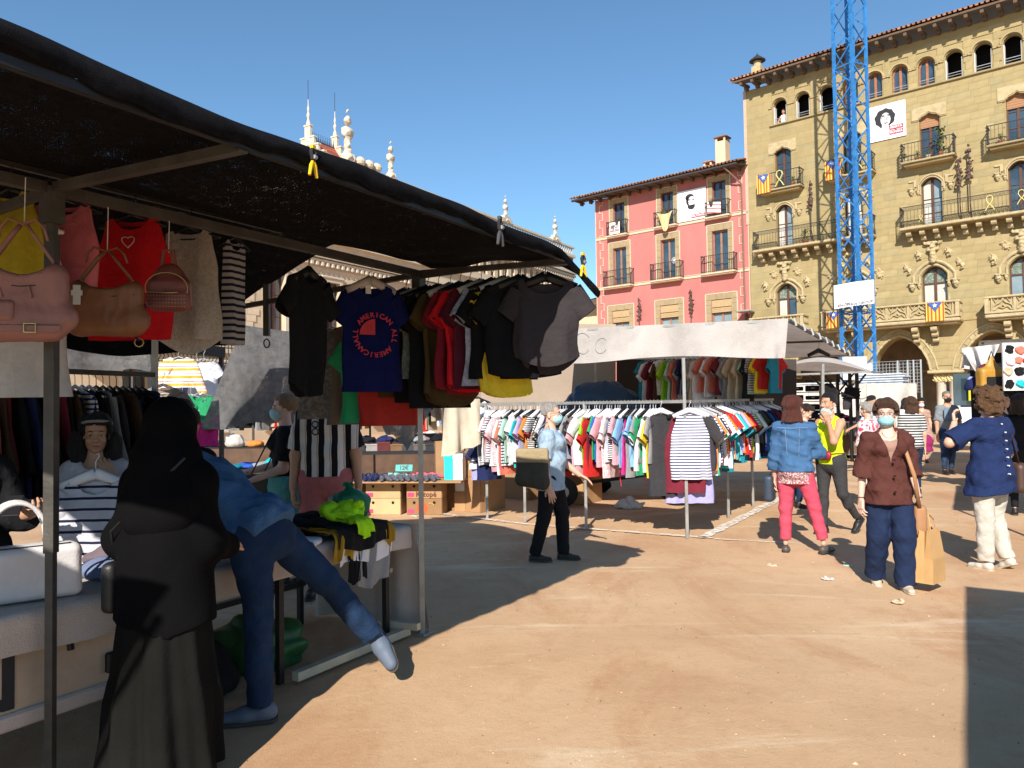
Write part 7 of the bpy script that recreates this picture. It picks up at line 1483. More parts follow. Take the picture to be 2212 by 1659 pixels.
for i in range(3): shoe_thing(TSH, 'mint sneaker, %s from the left behind the grey ones' % ordn(i+1), -.02+.10*i, .10, .505, .5+.1*i, M_MNT, sh_me, 'mint sneakers on the shoe table')
t = thing('price_sign', 'teal price card reading 12 euro among the sneakers', 'sign', TM[TSH.name] @ Vector((.18, .05, .66)), -.1, rot=(-.3, 0, -.12)); put('card', MB().box((0, 0, 0), (.26, .006, .10)), mat('card_teal', (.10, .45, .40), .7), t); o = put('lettering', text_mb('12€', .09, .003), MATS['print_grey'], t, loc=(0, -.006, 0)); o.rotation_euler = (R(90), 0, 0); put('stick', MB().bar((0, .01, -.04), (0, .05, -.17), .008), M_PLANK, t)
def sbox(label, c_, dims, m, rz=-.12, lid=None):
    t = thing('shoe_box', label, 'box', c_, rz); put('box_body', MB().box((0, 0, dims[2]*.4), (dims[0], dims[1], dims[2]*.8)), m, t); put('lid', MB().box((0, 0, dims[2]*.9), (dims[0]+.01, dims[1]+.01, dims[2]*.2)), lid or m, t); return t
M_TEALB = mat('teal_card', (.02, .55, .50), .6, .05); M_WB = mat('white_card', (.72, .70, .70), .7, .05)
Tm = TM[TSH.name]
sbox('tall teal shoe box standing at the right of the shoe table', Tm @ Vector((.92, -.05, .503)), (.13, .34, .38), M_TEALB); sbox('white shoe box next to the teal one under the sandals', Tm @ Vector((1.06, -.05, .503)), (.14, .34, .38), M_WB)
sbox('white shoe box on the ground right of the Katope box', (B0.x+.50, B0.y+.25, 0.3), (.14, .34, .33), M_WB); sbox('brown box below the white shoe box by the crates', (B0.x+.50, B0.y+.25, 0.), (.16, .36, .295), M_CARD)
for sx in (0, 1): shoe_thing(TSH, ('left', 'right')[sx]+' grey strap sandal standing on the white shoe box', .98+.11*sx, -.05, .90, .4, mat('sandal_grey', (.20, .17, .14), .8), sl_me, 'sandals on the shoe box')

# ------------------------------------------------------------------ background stalls, left of the racks
def canopy_stall(label, c0, rz, W_, D_, h0, h1, m, posts=True, pm=None, ridge=.25, val_=0.):
    """canopy W_ (local x) by D_ (local y) with its front left corner at c0"""
    t = thing('market_stall', label, 'stall', (c0[0], c0[1], 0), rz); 
    def fn(u, v): return (W_*u, D_*v, h0+(h1-h0)*v+ridge*math.sin(math.pi*v)*math.sin(math.pi*min(1, max(0, u)))**.3+.03*mnoise.noise(Vector((u*5, v*5, W_)))-.03*abs(math.sin(u*math.pi*3))*(v in (0, 1)))
    put('canopy', MB().grid(fn, 24, 14).mesh('canopy', 'all'), m, t)
    if val_: put('valance', MB().grid(lambda u, v: (W_*u, -.02+.02*math.sin(u*25)*v, h0-val_*v), 30, 4).mesh('valance', 'all'), m, t)
    pm = pm or M_STEELD
    for x in (.05, W_-.05):
        for y, h in ((.05, h0), (D_-.05, h1)): put('pole', MB().bar((x, y, 0), (x, y, h), .04), pm, t)
    put('rail', MB().bar((0, .02, h0-.02), (W_, .02, h0-.02), .035), pm, t); put('rail', MB().bar((0, D_-.02, h1-.02), (W_, D_-.02, h1-.02), .035), pm, t)
    return t
def table(label, c0, rz, W_, D_, h, m, skirt=None):
    t = thing('market_table', label, 'table', (c0[0], c0[1], 0), rz); put('tabletop', MB().box((0, 0, h-.02), (W_, D_, .04)), m, t)
    for x in (-W_/2+.06, W_/2-.06):
        for y in (-D_/2+.06, D_/2-.06): put('leg', MB().bar((x, y, 0), (x, y, h-.04), .04), M_STEELD, t)
    if skirt: put('skirt', MB().grid(lambda u, v: (-W_/2+W_*u, -D_/2-.01+.02*math.sin(u*40)*v, h-.02-(h-.1)*v), 30, 4).mesh('skirt', 'all'), skirt, t)
    return t
M_BNET = mat('black_canopy', (.018, .017, .018), .8, .2, 5); M_GREYC = mat('grey_canvas', (.30, .28, .27), .9, .1, 2, transl=.1)
def heap_boxes(tab, cols, n, seed, h, W_, D_, grp, label):
    rs = random.Random(seed); M_ = TM[tab.name]
    for i in range(n):
        x = -W_/2+.2+(W_-.4)*(i+.5)/n; hh = rs.uniform(.10, .16)
        t = thing('shoe_box', label % ordn(i+1), 'box', M_ @ Vector((x, rs.uniform(-.1, .1)*D_, h)), tab.rotation_euler.z+rs.uniform(-.2, .2), grp); put('box_body', MB().box((0, 0, hh*.4), (W_/n*.85, .3, hh*.8)), mat('box_%d' % (i % len(cols)), cols[i % len(cols)], .8, .1), t); put('lid', MB().box((0, 0, hh*.92), (W_/n*.9, .32, hh*.2)), mat('boxlid_%d' % (i % len(cols)), tuple(c*1.3 for c in cols[i % len(cols)]), .8, .1), t)
def garment_heap(tab, cols, n, seed, h, W_, D_, label, grp):
    rs = random.Random(seed); M_ = TM[tab.name]
    for i in range(n):
        c = cols[i % len(cols)]; crumple('garment', label % (c, ordn(i+1)), 'clothes', M_ @ Vector((-W_/2+.15+(W_-.3)*(i+.5)/n, rs.uniform(-.2, .2)*D_, h)), (rs.uniform(.14, .22), .2, rs.uniform(.07, .13)), PM[c], seed*10+i, .02, 12, .022, group=grp)
tA = table('dark table of shoe boxes behind the tapering net', gxy(835, 1010), .0, 2.2, .9, .86, M_BNET); tA.location = (-2.15, 12.9, 0); TM[tA.name] = Matrix.Translation((-2.15, 12.9, 0))
heap_boxes(tA, [(.05, .05, .055), (.12, .10, .09), (.03, .03, .035), (.28, .25, .24), (.10, .02, .02), (.18, .10, .05)], 9, 3, .86, 2.2, .9, 'shoe boxes on the dark table', '%s shoe box from the left on the dark table behind the net')
for i in range(7): crumple('shoe_heap', 'dark pile of shoes, %s from the left on top of the shoe boxes' % ordn(i+1), 'shoes', Vector((-3.05+.3*i, 12.95, 1.0)), (.16, .16, .09), PM[('black', 'charcoal', 'black', 'navy', 'black', 'grey', 'black')[i]], 100+i, .03, 22, .022)
tB = table('dark table with folded clothes left of the woman in the blue mask', (0, 0), 0, 2.0, .9, .80, M_BNET); tB.location = (-3.4, 10.3, 0); TM[tB.name] = Matrix.Translation((-3.4, 10.3, 0))
garment_heap(tB, ['teal', 'charcoal', 'teal', 'blue', 'grey', 'turquoise', 'beige', 'black'], 8, 7, .80, 2.0, .9, '%s folded garment, %s from the left on the dark table', 'folded clothes on the dark table')
crumple('plastic_bag', 'white knotted plastic bag on the far clothes table', 'bag', D(505, 965, 9.9), (.13, .1, .16), MATS['thin_white_plastic'], 71, .02, 18, .014)
for i, (px, Yd, h_, cols, lab) in enumerate(((300, 15, .0, ['red', 'black', 'charcoal', 'beige', 'orange', 'grey'], 'left'), (560, 16.5, .0, ['yellow', 'red', 'black', 'grey', 'navy', 'beige'], 'middle'), (880, 21, 0, ['white', 'pink', 'sky', 'white', 'red', 'green', 'magenta', 'white'], 'right'))):
    p_ = D(px, 880, Yd); canopy_stall('far %s stall under a dark canopy beneath the town hall' % lab, (p_.x-.2, p_.y), -.05, 4.2, 2.6, 2.35 if i < 2 else 2.2, 2.5, M_BNET if i < 2 else M_GREYC, ridge=.12)
    tt = table('goods table of the far %s stall' % lab, (p_.x+2, p_.y+.4), -.05, 3.6, .9, .85, M_BNET, mat('brown_skirt', (.10, .06, .04), .9, .2)); garment_heap(tt, cols, 8, 20+i, .85, 3.6, .9, '%%s garment heap, %%s from the left on the far %s table' % lab, 'garments on the far %s table' % lab)
    q0 = Vector((p_.x+.1, p_.y+1.6, 1.95 if i < 2 else 1.75)); rack_row(q0, q0+Vector((3.8, -.19, 0)), (lambda f, rs, cols=cols: rs.choice(cols)), 'far %s stall rail' % lab, 'garments on the far %s rail' % lab, 40+i, .14 if i < 2 else .11, hs='wire', yawj=.5)
# black beam with orange striped top, white tops
p_ = D(345, 800, 9.4); bs = thing('clothes_rack', 'black canopy frame behind the grey net with a rolled white awning', 'rack', (p_.x, p_.y, 0)); a_, b_ = D(325, 742, 9.2), D(478, 762, 10.2); put('black_beam', MB().bar(a_, b_, .14), M_BLKS, bs, world=True)
for q in (a_, b_): put('pole', MB().bar((q.x, q.y, 0), (q.x, q.y, q.z), .05), M_BLKS, bs, world=True)
put('rolled_awning', MB().tube([D(330, 742, 9.1), D(352, 738, 9.1), D(376, 742, 9.1), D(392, 752, 9.1)], [.06, .11, .09, .04], 8, True, .8).mesh('awning', 'all'), M_CREAMC, bs, world=True)
hang('long', 'orange and white striped long sleeved top in a patch of sun', D(386, 752, 9.0), .1, C('orange_stripe', (.74, .70, .66), stripes=[((0, 0, 1), .105, .34, (.75, .36, .04), 0), ((0, 0, 1), .105, .08, (.25, .05, .06), .45)]), garment_me('long', .36, .42, .40, .05, 98), 'wire', HG, sc=(1, 1, .85))
hang('T-shirt', 'bluish white top right of the orange striped one', D(440, 757, 9.4), .6, PM['white'], garment_me('T-shirt', .3, .55, .1, .3, 99), 'wire', HG); hang('T-shirt', 'dark navy top just right of the orange striped one', D(424, 760, 9.6), .8, PM['navy'], garment_me('T-shirt', .34, .6, .12, .3, 100), 'wire', HG)
hang('blouse', 'greyish beige ruffled blouse under the back rail', D(352, 806, 6.6), .2, C('beige_blouse', (.27, .22, .19)), garment_me('blouse', .34, .40, .10, .2, 101), 'plastic', HG)
for i, (px, py, c, lab) in enumerate(((394, 838, 'pink', 'pink ruffled top left of the green one by the net'), (412, 840, 'navy', 'navy printed top beside the green one by the net'), (434, 836, 'green', 'bright green top at the edge of the grey net'), (440, 872, 'magenta', 'magenta garment below the green top by the net'), (330, 905, 'blue', 'blue garment hanging between the seller and the dark robe'))):
    hang('T-shirt', lab, D(px, py-10, 7.6-.5*(i == 4)), .2+.2*i, PM[c], garment_me('T-shirt', .26, .34, .08, .2, 110+i), 'wire', HG)

# ------------------------------------------------------------------ right half: beige canopy, shoe stand, bag stall
p1, p2, p3, p4 = D(1640, 812, 19.5), D(1880, 803, 18.2), D(1905, 806, 23.0), D(1690, 800, 25.5)
BS = thing('market_stall', 'low beige canopy stall with crossed black braces over black shoes', 'stall', (9, 20, 0)); iB = TM[BS.name].inverted()
def can3(u, v):
    p_ = (p1*(1-u)+p2*u)*(1-v)+(p4*(1-u)+p3*u)*v; return iB @ (p_+Vector((0, 0, .42*math.sin(math.pi*u)**1.1*math.sin(math.pi*min(1, .25+v*.75))+.03*mnoise.noise(p_*.8))))
put('canopy', MB().grid(can3, 30, 16).mesh('canopy', 'all'), M_CREAMC, BS)
post(BS, 'front_rod', p1, p2, .045); post(BS, 'side_rod', p2, p3, .04); post(BS, 'pole', (D(1777, 985, 18.6).x, 18.6, 0), D(1777, 786, 18.6), .06)
bl = [D(1811, 900, 20.5), D(1838, 900, 20.2), D(1853, 900, 19.6)]
for q, ytop in zip(bl, (790, 795, 800)): post(BS, 'black_pole', (q.x, q.y, 0), (q.x, q.y, 2.35), .07, M_BLKS)
for a_, b_ in (((1781, 812), (1815, 852)), ((1845, 806), (1808, 852)), ((1812, 812), (1845, 850)), ((1870, 808), (1838, 850)), ((1745, 806), (1790, 850))): post(BS, 'brace', D(*a_, 20.2), D(*b_, 20.2), .04, M_BLKS)
post(BS, 'hanging_bag_strap', D(1795, 822, 19.5), D(1795, 830, 19.5), .02, M_BLKS); crumple('handbag', 'dark square bag hanging from the black braces', 'handbag', D(1789, 850, 19.5), (.17, .08, .24), PM['black'], 81, .01, 10, .02); crumple('bag_cluster', 'cluster of small black bags hanging on the black pole', 'bag', D(1839, 862, 19.4), (.24, .12, .30), PM['black'], 82, .05, 16, .02); crumple('umbrella', 'grey folded umbrella hanging left of the black pole', 'umbrella', D(1829, 885, 19.4), (.10, .06, .36), PM['charcoal'], 83, .01, 10, .02)
g0, g1, g2_ = G(1700, 992), G(1832, 990), G(1862, 972); tv = (g1-g0); tw = (g2_-g1); tc = (g0+g1)/2+tw/2; tz = math.atan2(tv.y, tv.x); Wt, Dt = tv.length, max(2.0, tw.length)
SS = table('steel table of black shoes with grey and brown boxes along its front', (tc.x, tc.y), tz, Wt, Dt, .66, M_STEELD); MSS = TM[SS.name]
put('lower_shelf', MB().box((0, 0, .12), (Wt-.1, Dt-.1, .03)), M_STEEL, SS); put('shade_cloth', MB().box((-.05, -Dt/2+.25, .38), (Wt-.4, .02, .46)), mat('brown_cloth', (.14, .085, .045), .9), SS)
for k in range(3):
    t = thing('crate', ('pale brown cardboard tray at the left of the shoe table front', 'grey cardboard tray in the middle of the shoe table front', 'striped cardboard tray at the right of the shoe table front')[k], 'box', MSS @ Vector((-Wt/2+Wt*(k+.5)/3, -Dt/2+.3, .66)), tz); put('tray', MB().box((0, 0, .17), (Wt/3-.04, .55, .34)), (M_CARDL, mat('grey_card', (.2, .19, .2), .8), M_CARD)[k], t); put('tray_rim', MB().box((0, 0, .345), (Wt/3-.02, .57, .02)), M_WB, t)
rs = random.Random(77)
for k in range(30):
    x = -Wt/2+.2+(Wt-.4)*rs.random(); y = -Dt/2+.35+(Dt-.6)*rs.random(); z = 1.03+.10*rs.random()+.16*(y+Dt/2)/Dt; crumple('shoe_heap', 'black shoe in the jumbled heap on the steel table by the crane hoarding', 'shoes', MSS @ Vector((x, y, z-.04)), (.14, .17, .09), (PM['black'], PM['charcoal'], PM['magenta'])[0 if k % 7 else (1 if k % 2 else 2)], 300+k % 4, .03, 18, .03, group='black shoes on the steel table')
put('heap_base', MB().box((0, .25, .84), (Wt-.3, Dt-.9, .36)), M_BNET, SS)
dr = D(1722, 920, 25); dr.z = 0; DR = thing('display_rack', 'tall wire display of black wallets and bags before the hoarding', 'rack', dr, -.2)
for z in (1.0, 1.3, 1.6, 1.9): put('shelf', MB().box((0, 0, z), (1.5, .35, .025)), M_BLKS, DR)
for x in (-.74, .74): put('upright', MB().box((x, 0, 1.1), (.03, .3, 2.2)), M_BLKS, DR)
for i, z in enumerate((1.02, 1.32, 1.62, 1.92)):
    for j in range(3):
        t = thing('wallet_box', 'black box, %s from the left on the %s shelf of the wire display' % (ordn(j+1), ('lowest', 'second', 'third', 'top')[i]), 'box', TM[DR.name] @ Vector((-.48+.48*j, -.05, z)), -.2, 'black boxes on the wire display'); put('case', MB().box((0, 0, .10), (.40, .2, .19 if (i+j) % 2 else .13), bev=.02), PM['black'], t); put('clasp', MB().box((0, -.105, .11), (.10, .01, .03)), M_STEEL, t)
# bag stall on the right with its own canopy
def rstall(label, c_, W_, D_, h0, m): return canopy_stall(label, c_, ANG-math.pi/2, W_, D_, h0, h0, m, ridge=.12)
RS3 = rstall('right hand stall hung with bags and scarves under a white plastic canopy', (8.05, 13.2), 3.0, 7.6, 2.58, mat('white_plastic_sheet', (.60, .58, .56), .6, .1, 2, transl=.1, bump=.3, bscale=5))
RS2 = rstall('stall out to the right whose canopy shades the paving beyond', (5.4, 7.35), 3.0, 3.6, 2.5, M_GREYC); RS1 = rstall('nearest stall out to the right whose canopy edge shades the corner', (-.88, -3.6), 3.2, 7.35, 2.5, M_BNET)
sheet('plastic_cover', 'white plastic cover sagging from the corner of the bag stall', 'cover', (D(2078, 752, 13.0), D(2160, 743, 12.6), D(2150, 772, 12.6), D(2112, 815, 12.9)), MATS['white_plastic_sheet'], 11, 20, 14, .07); sheet('plastic_cover', 'white plastic strip hanging at the left edge of the bag stall', 'cover', (D(2078, 752, 13.1), D(2100, 752, 13.1), D(2098, 800, 13.1), D(2076, 795, 13.1)), MATS['white_plastic_sheet'], 12, 8, 10, .05)
M_SCARF = C('scarf_panel', (.66, .60, .58), col2=(.55, .12, .16), bscale2=9, blend=(.55, .57)); 
sc_ = thing('scarf_board', 'white board hung with colourful printed scarves and masks at the right edge', 'display board', D(2166, 745, 11.9)); put('board', MB().box((.42, 0, -.34), (.86, .03, .74)), M_WB, sc_)
rs = random.Random(14)
for k in range(24):
    c = rs.choice(('pink', 'black', 'turquoise', 'grey', 'red', 'printed pink', 'white', 'navy', 'coral', 'beige')); W = wob(k+400); ox, oz = .08+.15*(k % 6), -.08-.17*(k//6)
    put('folded_scarf', np_mesh('scarf', [sdf([ell((0, 0, 0), (.075, .02, .07))], .014, .01, lambda X, Y, Z, Dg: Dg+.008*W(X, Y, Z, 60, 20, 60))]), PM[c], sc_, loc=(ox+rs.uniform(-.02, .02), -.03, oz+rs.uniform(-.02, .02)))
t = thing('backpack', 'mustard yellow backpack with dark pocket hanging in the bag stall', 'backpack', D(2143, 815, 12.3)); put('bag_body', np_mesh('bag_body', [sdf([rbox((0, 0, -.02), (.23, .10, .17), .06), cap((0, 0, .05), (0, 0, .30), .17, .04, ax=(0, 1, 0), f=.5)], .014, .04, lambda X, Y, Z, Dg: Dg+.006*wob(5)(X, Y, Z, 14, 14, 14))]), M_LTH('mustard', (.42, .22, .03)), t); put('front_pocket', MB().box((0, -.11, -.07), (.30, .03, .15), bev=.01), M_BLKS, t); put('hang_loop', MB().tube([(-.05, 0, .28), (0, 0, .42), (.05, 0, .28)], .01, 5), M_BLKS, t)
for lab, px, py, c, r_ in (('dark red bag behind the mustard backpack', 2128, 815, 'burgundy', (.14, .12, .30)), ('purple dotted backpack left of the mustard one', 2105, 828, 'navy', (.15, .12, .20)), ('black handbag right of the mustard backpack', 2160, 800, 'black', (.12, .10, .22)), ('lilac small bag at the left edge of the bag stall', 2098, 815, 'lavender', (.07, .08, .12))): crumple('handbag', lab, 'bag', D(px, py+15, 12.6), r_, PM[c], len(lab), .012, 9, .02)
sheet('side_cloth', 'dark back cloth of the bag stall', 'cloth wall', (Vector((9.3, 15.6, 2.5)), Vector((11.2, 14.5, 2.5)), Vector((11.2, 14.5, .2)), Vector((9.3, 15.6, .2))), PM['black'], 15, 12, 8, .02)
cbn = thing('display_case', 'white counter with a yellow poster between the column and the bag stall', 'counter', D(2100, 900, 24), 0); cbn.location.z = 0; TM[cbn.name] = Matrix.Translation(cbn.location); put('counter', MB().box((.1, 0, .8), (1.3, .5, 1.1)), M_WB, cbn); put('poster', MB().box((.0, -.1, 1.9), (.30, .03, .7)), mat('poster_yellow', (.60, .48, .02), .7), cbn); put('dark_window', MB().box((.1, .1, 1.9), (1.2, .03, 1.0)), M_GLASS, cbn)
# white van side far right of the stall and litter
for i, (px, py, c) in enumerate(((1790, 1252, 'thin_white_plastic'), (1668, 1222, 'cloth_beige'), (1830, 1222, 'cloth_mint'), (895, 1116, 'thin_white_plastic'), (1938, 1302, 'cloth_beige'))):
    crumple('litter', ('crumpled white paper on the sand below the brown jacket woman', 'dry leaf scrap on the sand by the sandals', 'green paper scrap on the sand between the women', 'white paper scrap by the banana boxes', 'small leaf on the sand before the walking woman')[i], 'litter', G(px, py), (.05, .035, .018), MATS[c], 90+i, .012, 60, .006)
# ------------------------------------------------------------------ the people
def L_(v, rz): v = Vector(v); return tuple(Matrix.Rotation(-rz, 3, 'Z') @ v)
DENIM = cloth('denim', (.055, .13, .26), bump=.5, bscale=90, var=.22, scale=5); DENIMD = cloth('denim_dark', (.022, .04, .085), bump=.5, bscale=90, var=.3, scale=3, col2=(.05, .10, .20), bscale2=3); JEANS = cloth('jeans', (.014, .034, .08), bump=.4, bscale=90, var=.35, scale=2.5)
SH = lambda m, **k: dict(mat=m, **k); M_BLK = PM['black']; dn = (0, 0, -1)
M_SHK = mat('shoe_black', (.015, .015, .016), .5, .1); M_SHB = mat('shoe_beige', (.48, .40, .31), .6, .1)
# 1 grey haired woman walking to the right
t, J = person('woman with short grey hair and blue mask walking past the front rack', .38, 7.83, R(76), 1.60,
    arms=[((-.14, .12, -1), (-.04, -.22, -1), (0, -.30, -1), (.9, .2, 0), .22), ((.10, -.32, -1), (.12, -.72, -.60), (.1, -.85, -.5), (-.3, .3, -.9), .18)],
    legs=[((0, .16, -1), (0, .26, -1)), ((0, -.26, -1), (0, -.02, -1))], footdir=[(0, -1, -.0), (0, -1, 0)], g=1.16, bust=1.0, belly=1.0, hair=('shortm', 'grey'), mask=(M_MASK,), glasses=True, skin='fair',
    top=dict(mat=C('pale_blue_tee', (.30, .40, .50), col2=(.22, .31, .42), bscale2=14, blend=(.56, .60)), sleeve=.80, hem=-.075, loose=.014, off=.020, name='t_shirt', aline=.185, neck=.08), bottom=dict(mat=M_BLK, off=.010, knee=.072, hem=.060, frac=2.02), shoes=SH(mat('sandal_dark', (.035, .028, .024), .6, .2), collar=.05), seed=1)
s_ = J['sh'][0]; strap_bag('tote_bag', 'khaki and dark tote bag on the shoulder of the grey haired woman', 'bag', J, [rbox((s_[0]-.085, .14, .91), (.05, .165, .12), .05), cap((s_[0]-.085, .25, .83), (s_[0]-.085, .03, .79), .06, ax=(1, 0, 0), f=.8)],
    cloth('bag_khaki', (.052, .050, .040), col2=(.055, .05, .042), rough=.6), [(s_[0]-.09, .24, 1.10), (s_[0]-.03, .10, 1.32), (s_[0]+.03, .0, 1.40), (s_[0]-.05, -.04, 1.25), (s_[0]-.09, -.0, 1.06)], .014, strapmat=cloth('strap_khaki', (.32, .25, .15)), k=.05)
ob = [o for o in COL.objects if o.get('label', '').startswith('khaki and dark')][0]; Mx = TM[ob.name].inverted() @ J['M']; P_, F_ = sdf([rbox((s_[0]-.09, .135, 1.07), (.045, .165, .075), .03)], .010, .02); P_ = P_ @ np.array(Mx.to_3x3()).T+np.array(Mx.translation); put('bag_top', np_mesh('bag_top', [(P_, F_)]), MATS['cloth_strap_khaki'], ob)
# 2 brown jacket woman walking to the camera
def vneck(w_, d_):
    def fn(X, Y, Z, Dg, q):
        nb = q['neckb']; zz = (nb[2]+.02-Z)/d_; wd = w_*(1-zz); k_ = np.maximum(np.abs(X-nb[0])-np.maximum(wd, .004), Y-(nb[1]-.02)); k_ = np.maximum(k_, nb[2]-d_-Z); return np.maximum(Dg, -k_)
    return fn
t, J = person('woman with brown hair, glasses and blue mask in a brown linen jacket, walking', 3.13, 6.45, R(-10), 1.57,
    arms=[((-.24, .06, -1), (-.10, -.10, -1), (-.05, -.15, -1), (.8, .3, 0), .35), ((.20, .05, -1), (.14, -.30, -1), (.0, -.1, -1), (-.9, .2, 0), .85)],
    legs=[((-.02, .02, -1), (.02, .42, -1)), ((.03, -.22, -1), (.02, .05, -1))], footdir=[(0, -.9, -.45), (0, -1, 0)], g=1.03, bust=.85, hair=('full', 'brown'), mask=(M_MASK, -.006), glasses=True, skin='pale', face=(-.30, -1, -.03),
    top=[dict(mat=cloth('mauve_top', (.32, .19, .15)), sleeve=0, hem=-.035, off=.010, name='inner_top', neck=.09, neckd=.09), dict(mat=cloth('brown_linen', (.088, .030, .024), bump=.5, bscale=60), sleeve=1.22, hem=-.075, loose=.026, off=.026, name='jacket', aline=.20, fold=.006, post=vneck(.085, .25), collar=.035)],
    bottom=dict(mat=cloth('navy_trousers', (.014, .024, .062), bump=.3), off=.014, knee=.090, hem=.080, frac=2.06, fold=.007), shoes=SH(M_SHB, collar=.06, solemat=M_SHB), seed=2)
mb = MB(); Jc = J['chest']
for k in range(3): mb.tube([(.004, Jc[1]-.165+.0*k, Jc[2]-.10-.13*k), (.004, Jc[1]-.178, Jc[2]-.10-.13*k)], .010, 10)
put('jacket_buttons', mb, M_IRIS, t, kind='stuff'); w1 = J['wr'][1]; w0 = J['wr'][0]
for wv, nm in ((w1, 'wristwatch'), (w0, 'bracelet')): mb = MB(); mb.tube([(wv[0]+.027*math.cos(a), wv[1]+.024*math.sin(a), wv[2]+.015) for a in np.linspace(0, 6.28, 13)], .005, 5); put(nm, mb, M_WIRE, t)
put('necklace', MB().tube([(.05*math.sin(a), J['neckb'][1]-.055-.02*math.cos(a), J['neckb'][2]+.0-.05*math.cos(a)) for a in np.linspace(-1.6, 1.6, 13)], .0015, 4), MATS['brass'], t)
s_ = J['sh'][1]; tanl = mat('leather_tan', (.36, .18, .085), .5, .12, 6, bump=.15, bscale=90)
strap_bag('shoulder_bag', 'tan leather shoulder bag on the brown jacket woman', 'handbag', J, [rbox((s_[0]+.085, .0, s_[2]-.66), (.05, .11, .13), .035)], tanl, [(s_[0]+.07, .10, s_[2]-.54), (s_[0]+.06, .10, s_[2]-.3), (s_[0]-.02, .06, s_[2]+.02), (s_[0]-.05, 0, s_[2]+.065), (s_[0]-.035, -.09, s_[2]-.02), (s_[0]+.02, -.165, s_[2]-.28), (s_[0]+.07, -.11, s_[2]-.55)], .017)
kb = wp(J, (w1[0]+.02, w1[1]-.02, w1[2]-.12)); t = thing('paper_bag', 'brown kraft paper bag with flat handles held by the brown jacket woman', 'bag', (kb.x+.05, kb.y, kb.z-.55), R(40)); M_KR = mat('kraft_paper', (.50, .29, .12), .8, .08, 8, bump=.1, bscale=30)
mb = MB(); w_, d_, h_ = .125, .085, .43
b_ = [(-w_, -d_*.8, .0), (w_, -d_*.8, 0), (w_, d_*.8, 0), (-w_, d_*.8, 0)]; m_ = [(-w_*.93, -d_*.8, .2), (w_*.93, -d_*.8, .2), (w_*.93, d_*.8, .2), (-w_*.93, d_*.8, .2)]; T_ = [(-w_*.95, -d_*.35, h_), (w_*.95, -d_*.35, h_), (w_*.95, d_*.35, h_), (-w_*.95, d_*.35, h_)]
side = [(w_*.86, 0, .2), (w_*.74, 0, h_-.02), (-w_*.86, 0, .2), (-w_*.74, 0, h_-.02)]; v_ = b_+m_+T_+side+[(w_, 0, 0), (-w_, 0, 0)]
mb.add(v_, [(0, 1, 5, 4), (4, 5, 9, 8), (2, 3, 7, 6), (6, 7, 11, 10), (1, 16, 12, 5), (16, 2, 6, 12), (5, 12, 13, 9), (12, 6, 10, 13), (3, 17, 14, 7), (17, 0, 4, 14), (7, 14, 15, 11), (14, 4, 8, 15), (3, 2, 1, 0)]); put('bag_body', mb, M_KR, t)
for sy in (-1, 1): put('handle', MB().tube([(-.05, sy*.03, h_-.04), (-.045, sy*.02, h_+.07), (-.01, 0, h_+.115), (.01, 0, h_+.115), (.045, sy*.02, h_+.07), (.05, sy*.03, h_-.04)], .008, 4, True, .4), M_KR, t)
# 3 coral trousers and denim jacket, seen from behind
t, J = person('woman with auburn hair in denim jacket and coral trousers, seen from behind', 2.93, 8.02, R(152), 1.62,
    arms=[((-.30, -.30, -1), (.30, -.80, .45), (.3, -.7, .6), (0, .5, -.5), .5), ((.20, .06, -1), (.06, -.22, -1), (0, -.1, -1), (-.8, .2, 0), .4)],
    legs=[((-.26, -.04, -1), (-.22, .02, -1)), ((.06, .0, -1), (.02, .02, -1))], footdir=[(-.45, -1, 0), (.1, -1, 0)], g=1.10, hair=('bob', 'red'), skin='fair', face=(-.5, -1, 0), bust=.8,
    top=[dict(mat=C('floral_tunic', (.30, .10, .11), col2=(.62, .50, .50), bscale2=60, blend=(.50, .54)), sleeve=0, hem=-.085, off=.016, name='tunic', aline=.165, tcut=.05), dict(mat=DENIM, sleeve=1.75, hem=-.005, loose=.016, off=.030, name='denim_jacket', fold=.006, collar=.03, aline=.16)],
    bottom=dict(mat=cloth('rose_trousers', (.52, .07, .115), bump=.2), off=.006, knee=.066, hem=.056, frac=1.84, fold=.004), shoes=SH(mat('sandal_silver', (.09, .075, .065), .4, .2), collar=.045), seed=3)
put('jacket_label', MB().box((-.03, J['waist'][1]+.115, J['waist'][2]-.085), (.07, .006, .03)), tanl, t); mb = MB(); yb = J['chest'][1]+.135; z0 = J['chest'][2]
mb.tube([(-.15, yb-.02, z0+.08), (0, yb+.005, z0+.075), (.15, yb-.02, z0+.08)], .002, 4); [mb.tube([(x, yb-.006, z0+.07), (x*.8, yb-.015, z0-.22)], .002, 4) for x in (-.07, .07)]; put('seam_stitching', mb, mat('stitch', (.25, .33, .42), .9), t, kind='stuff')
s_ = J['sh'][1]; strap_bag('shoulder_bag', 'dark blue handbag hanging at the side of the denim jacket woman', 'handbag', J, [rbox((s_[0]+.12, -.02, s_[2]-.62), (.05, .11, .14), .04)], M_LTH('blueblack', (.03, .045, .07)), [(s_[0]+.10, .05, s_[2]-.5), (s_[0]+.02, .03, s_[2]+.03), (s_[0]+.0, -.03, s_[2]+.06), (s_[0]+.09, -.10, s_[2]-.5)], .009)
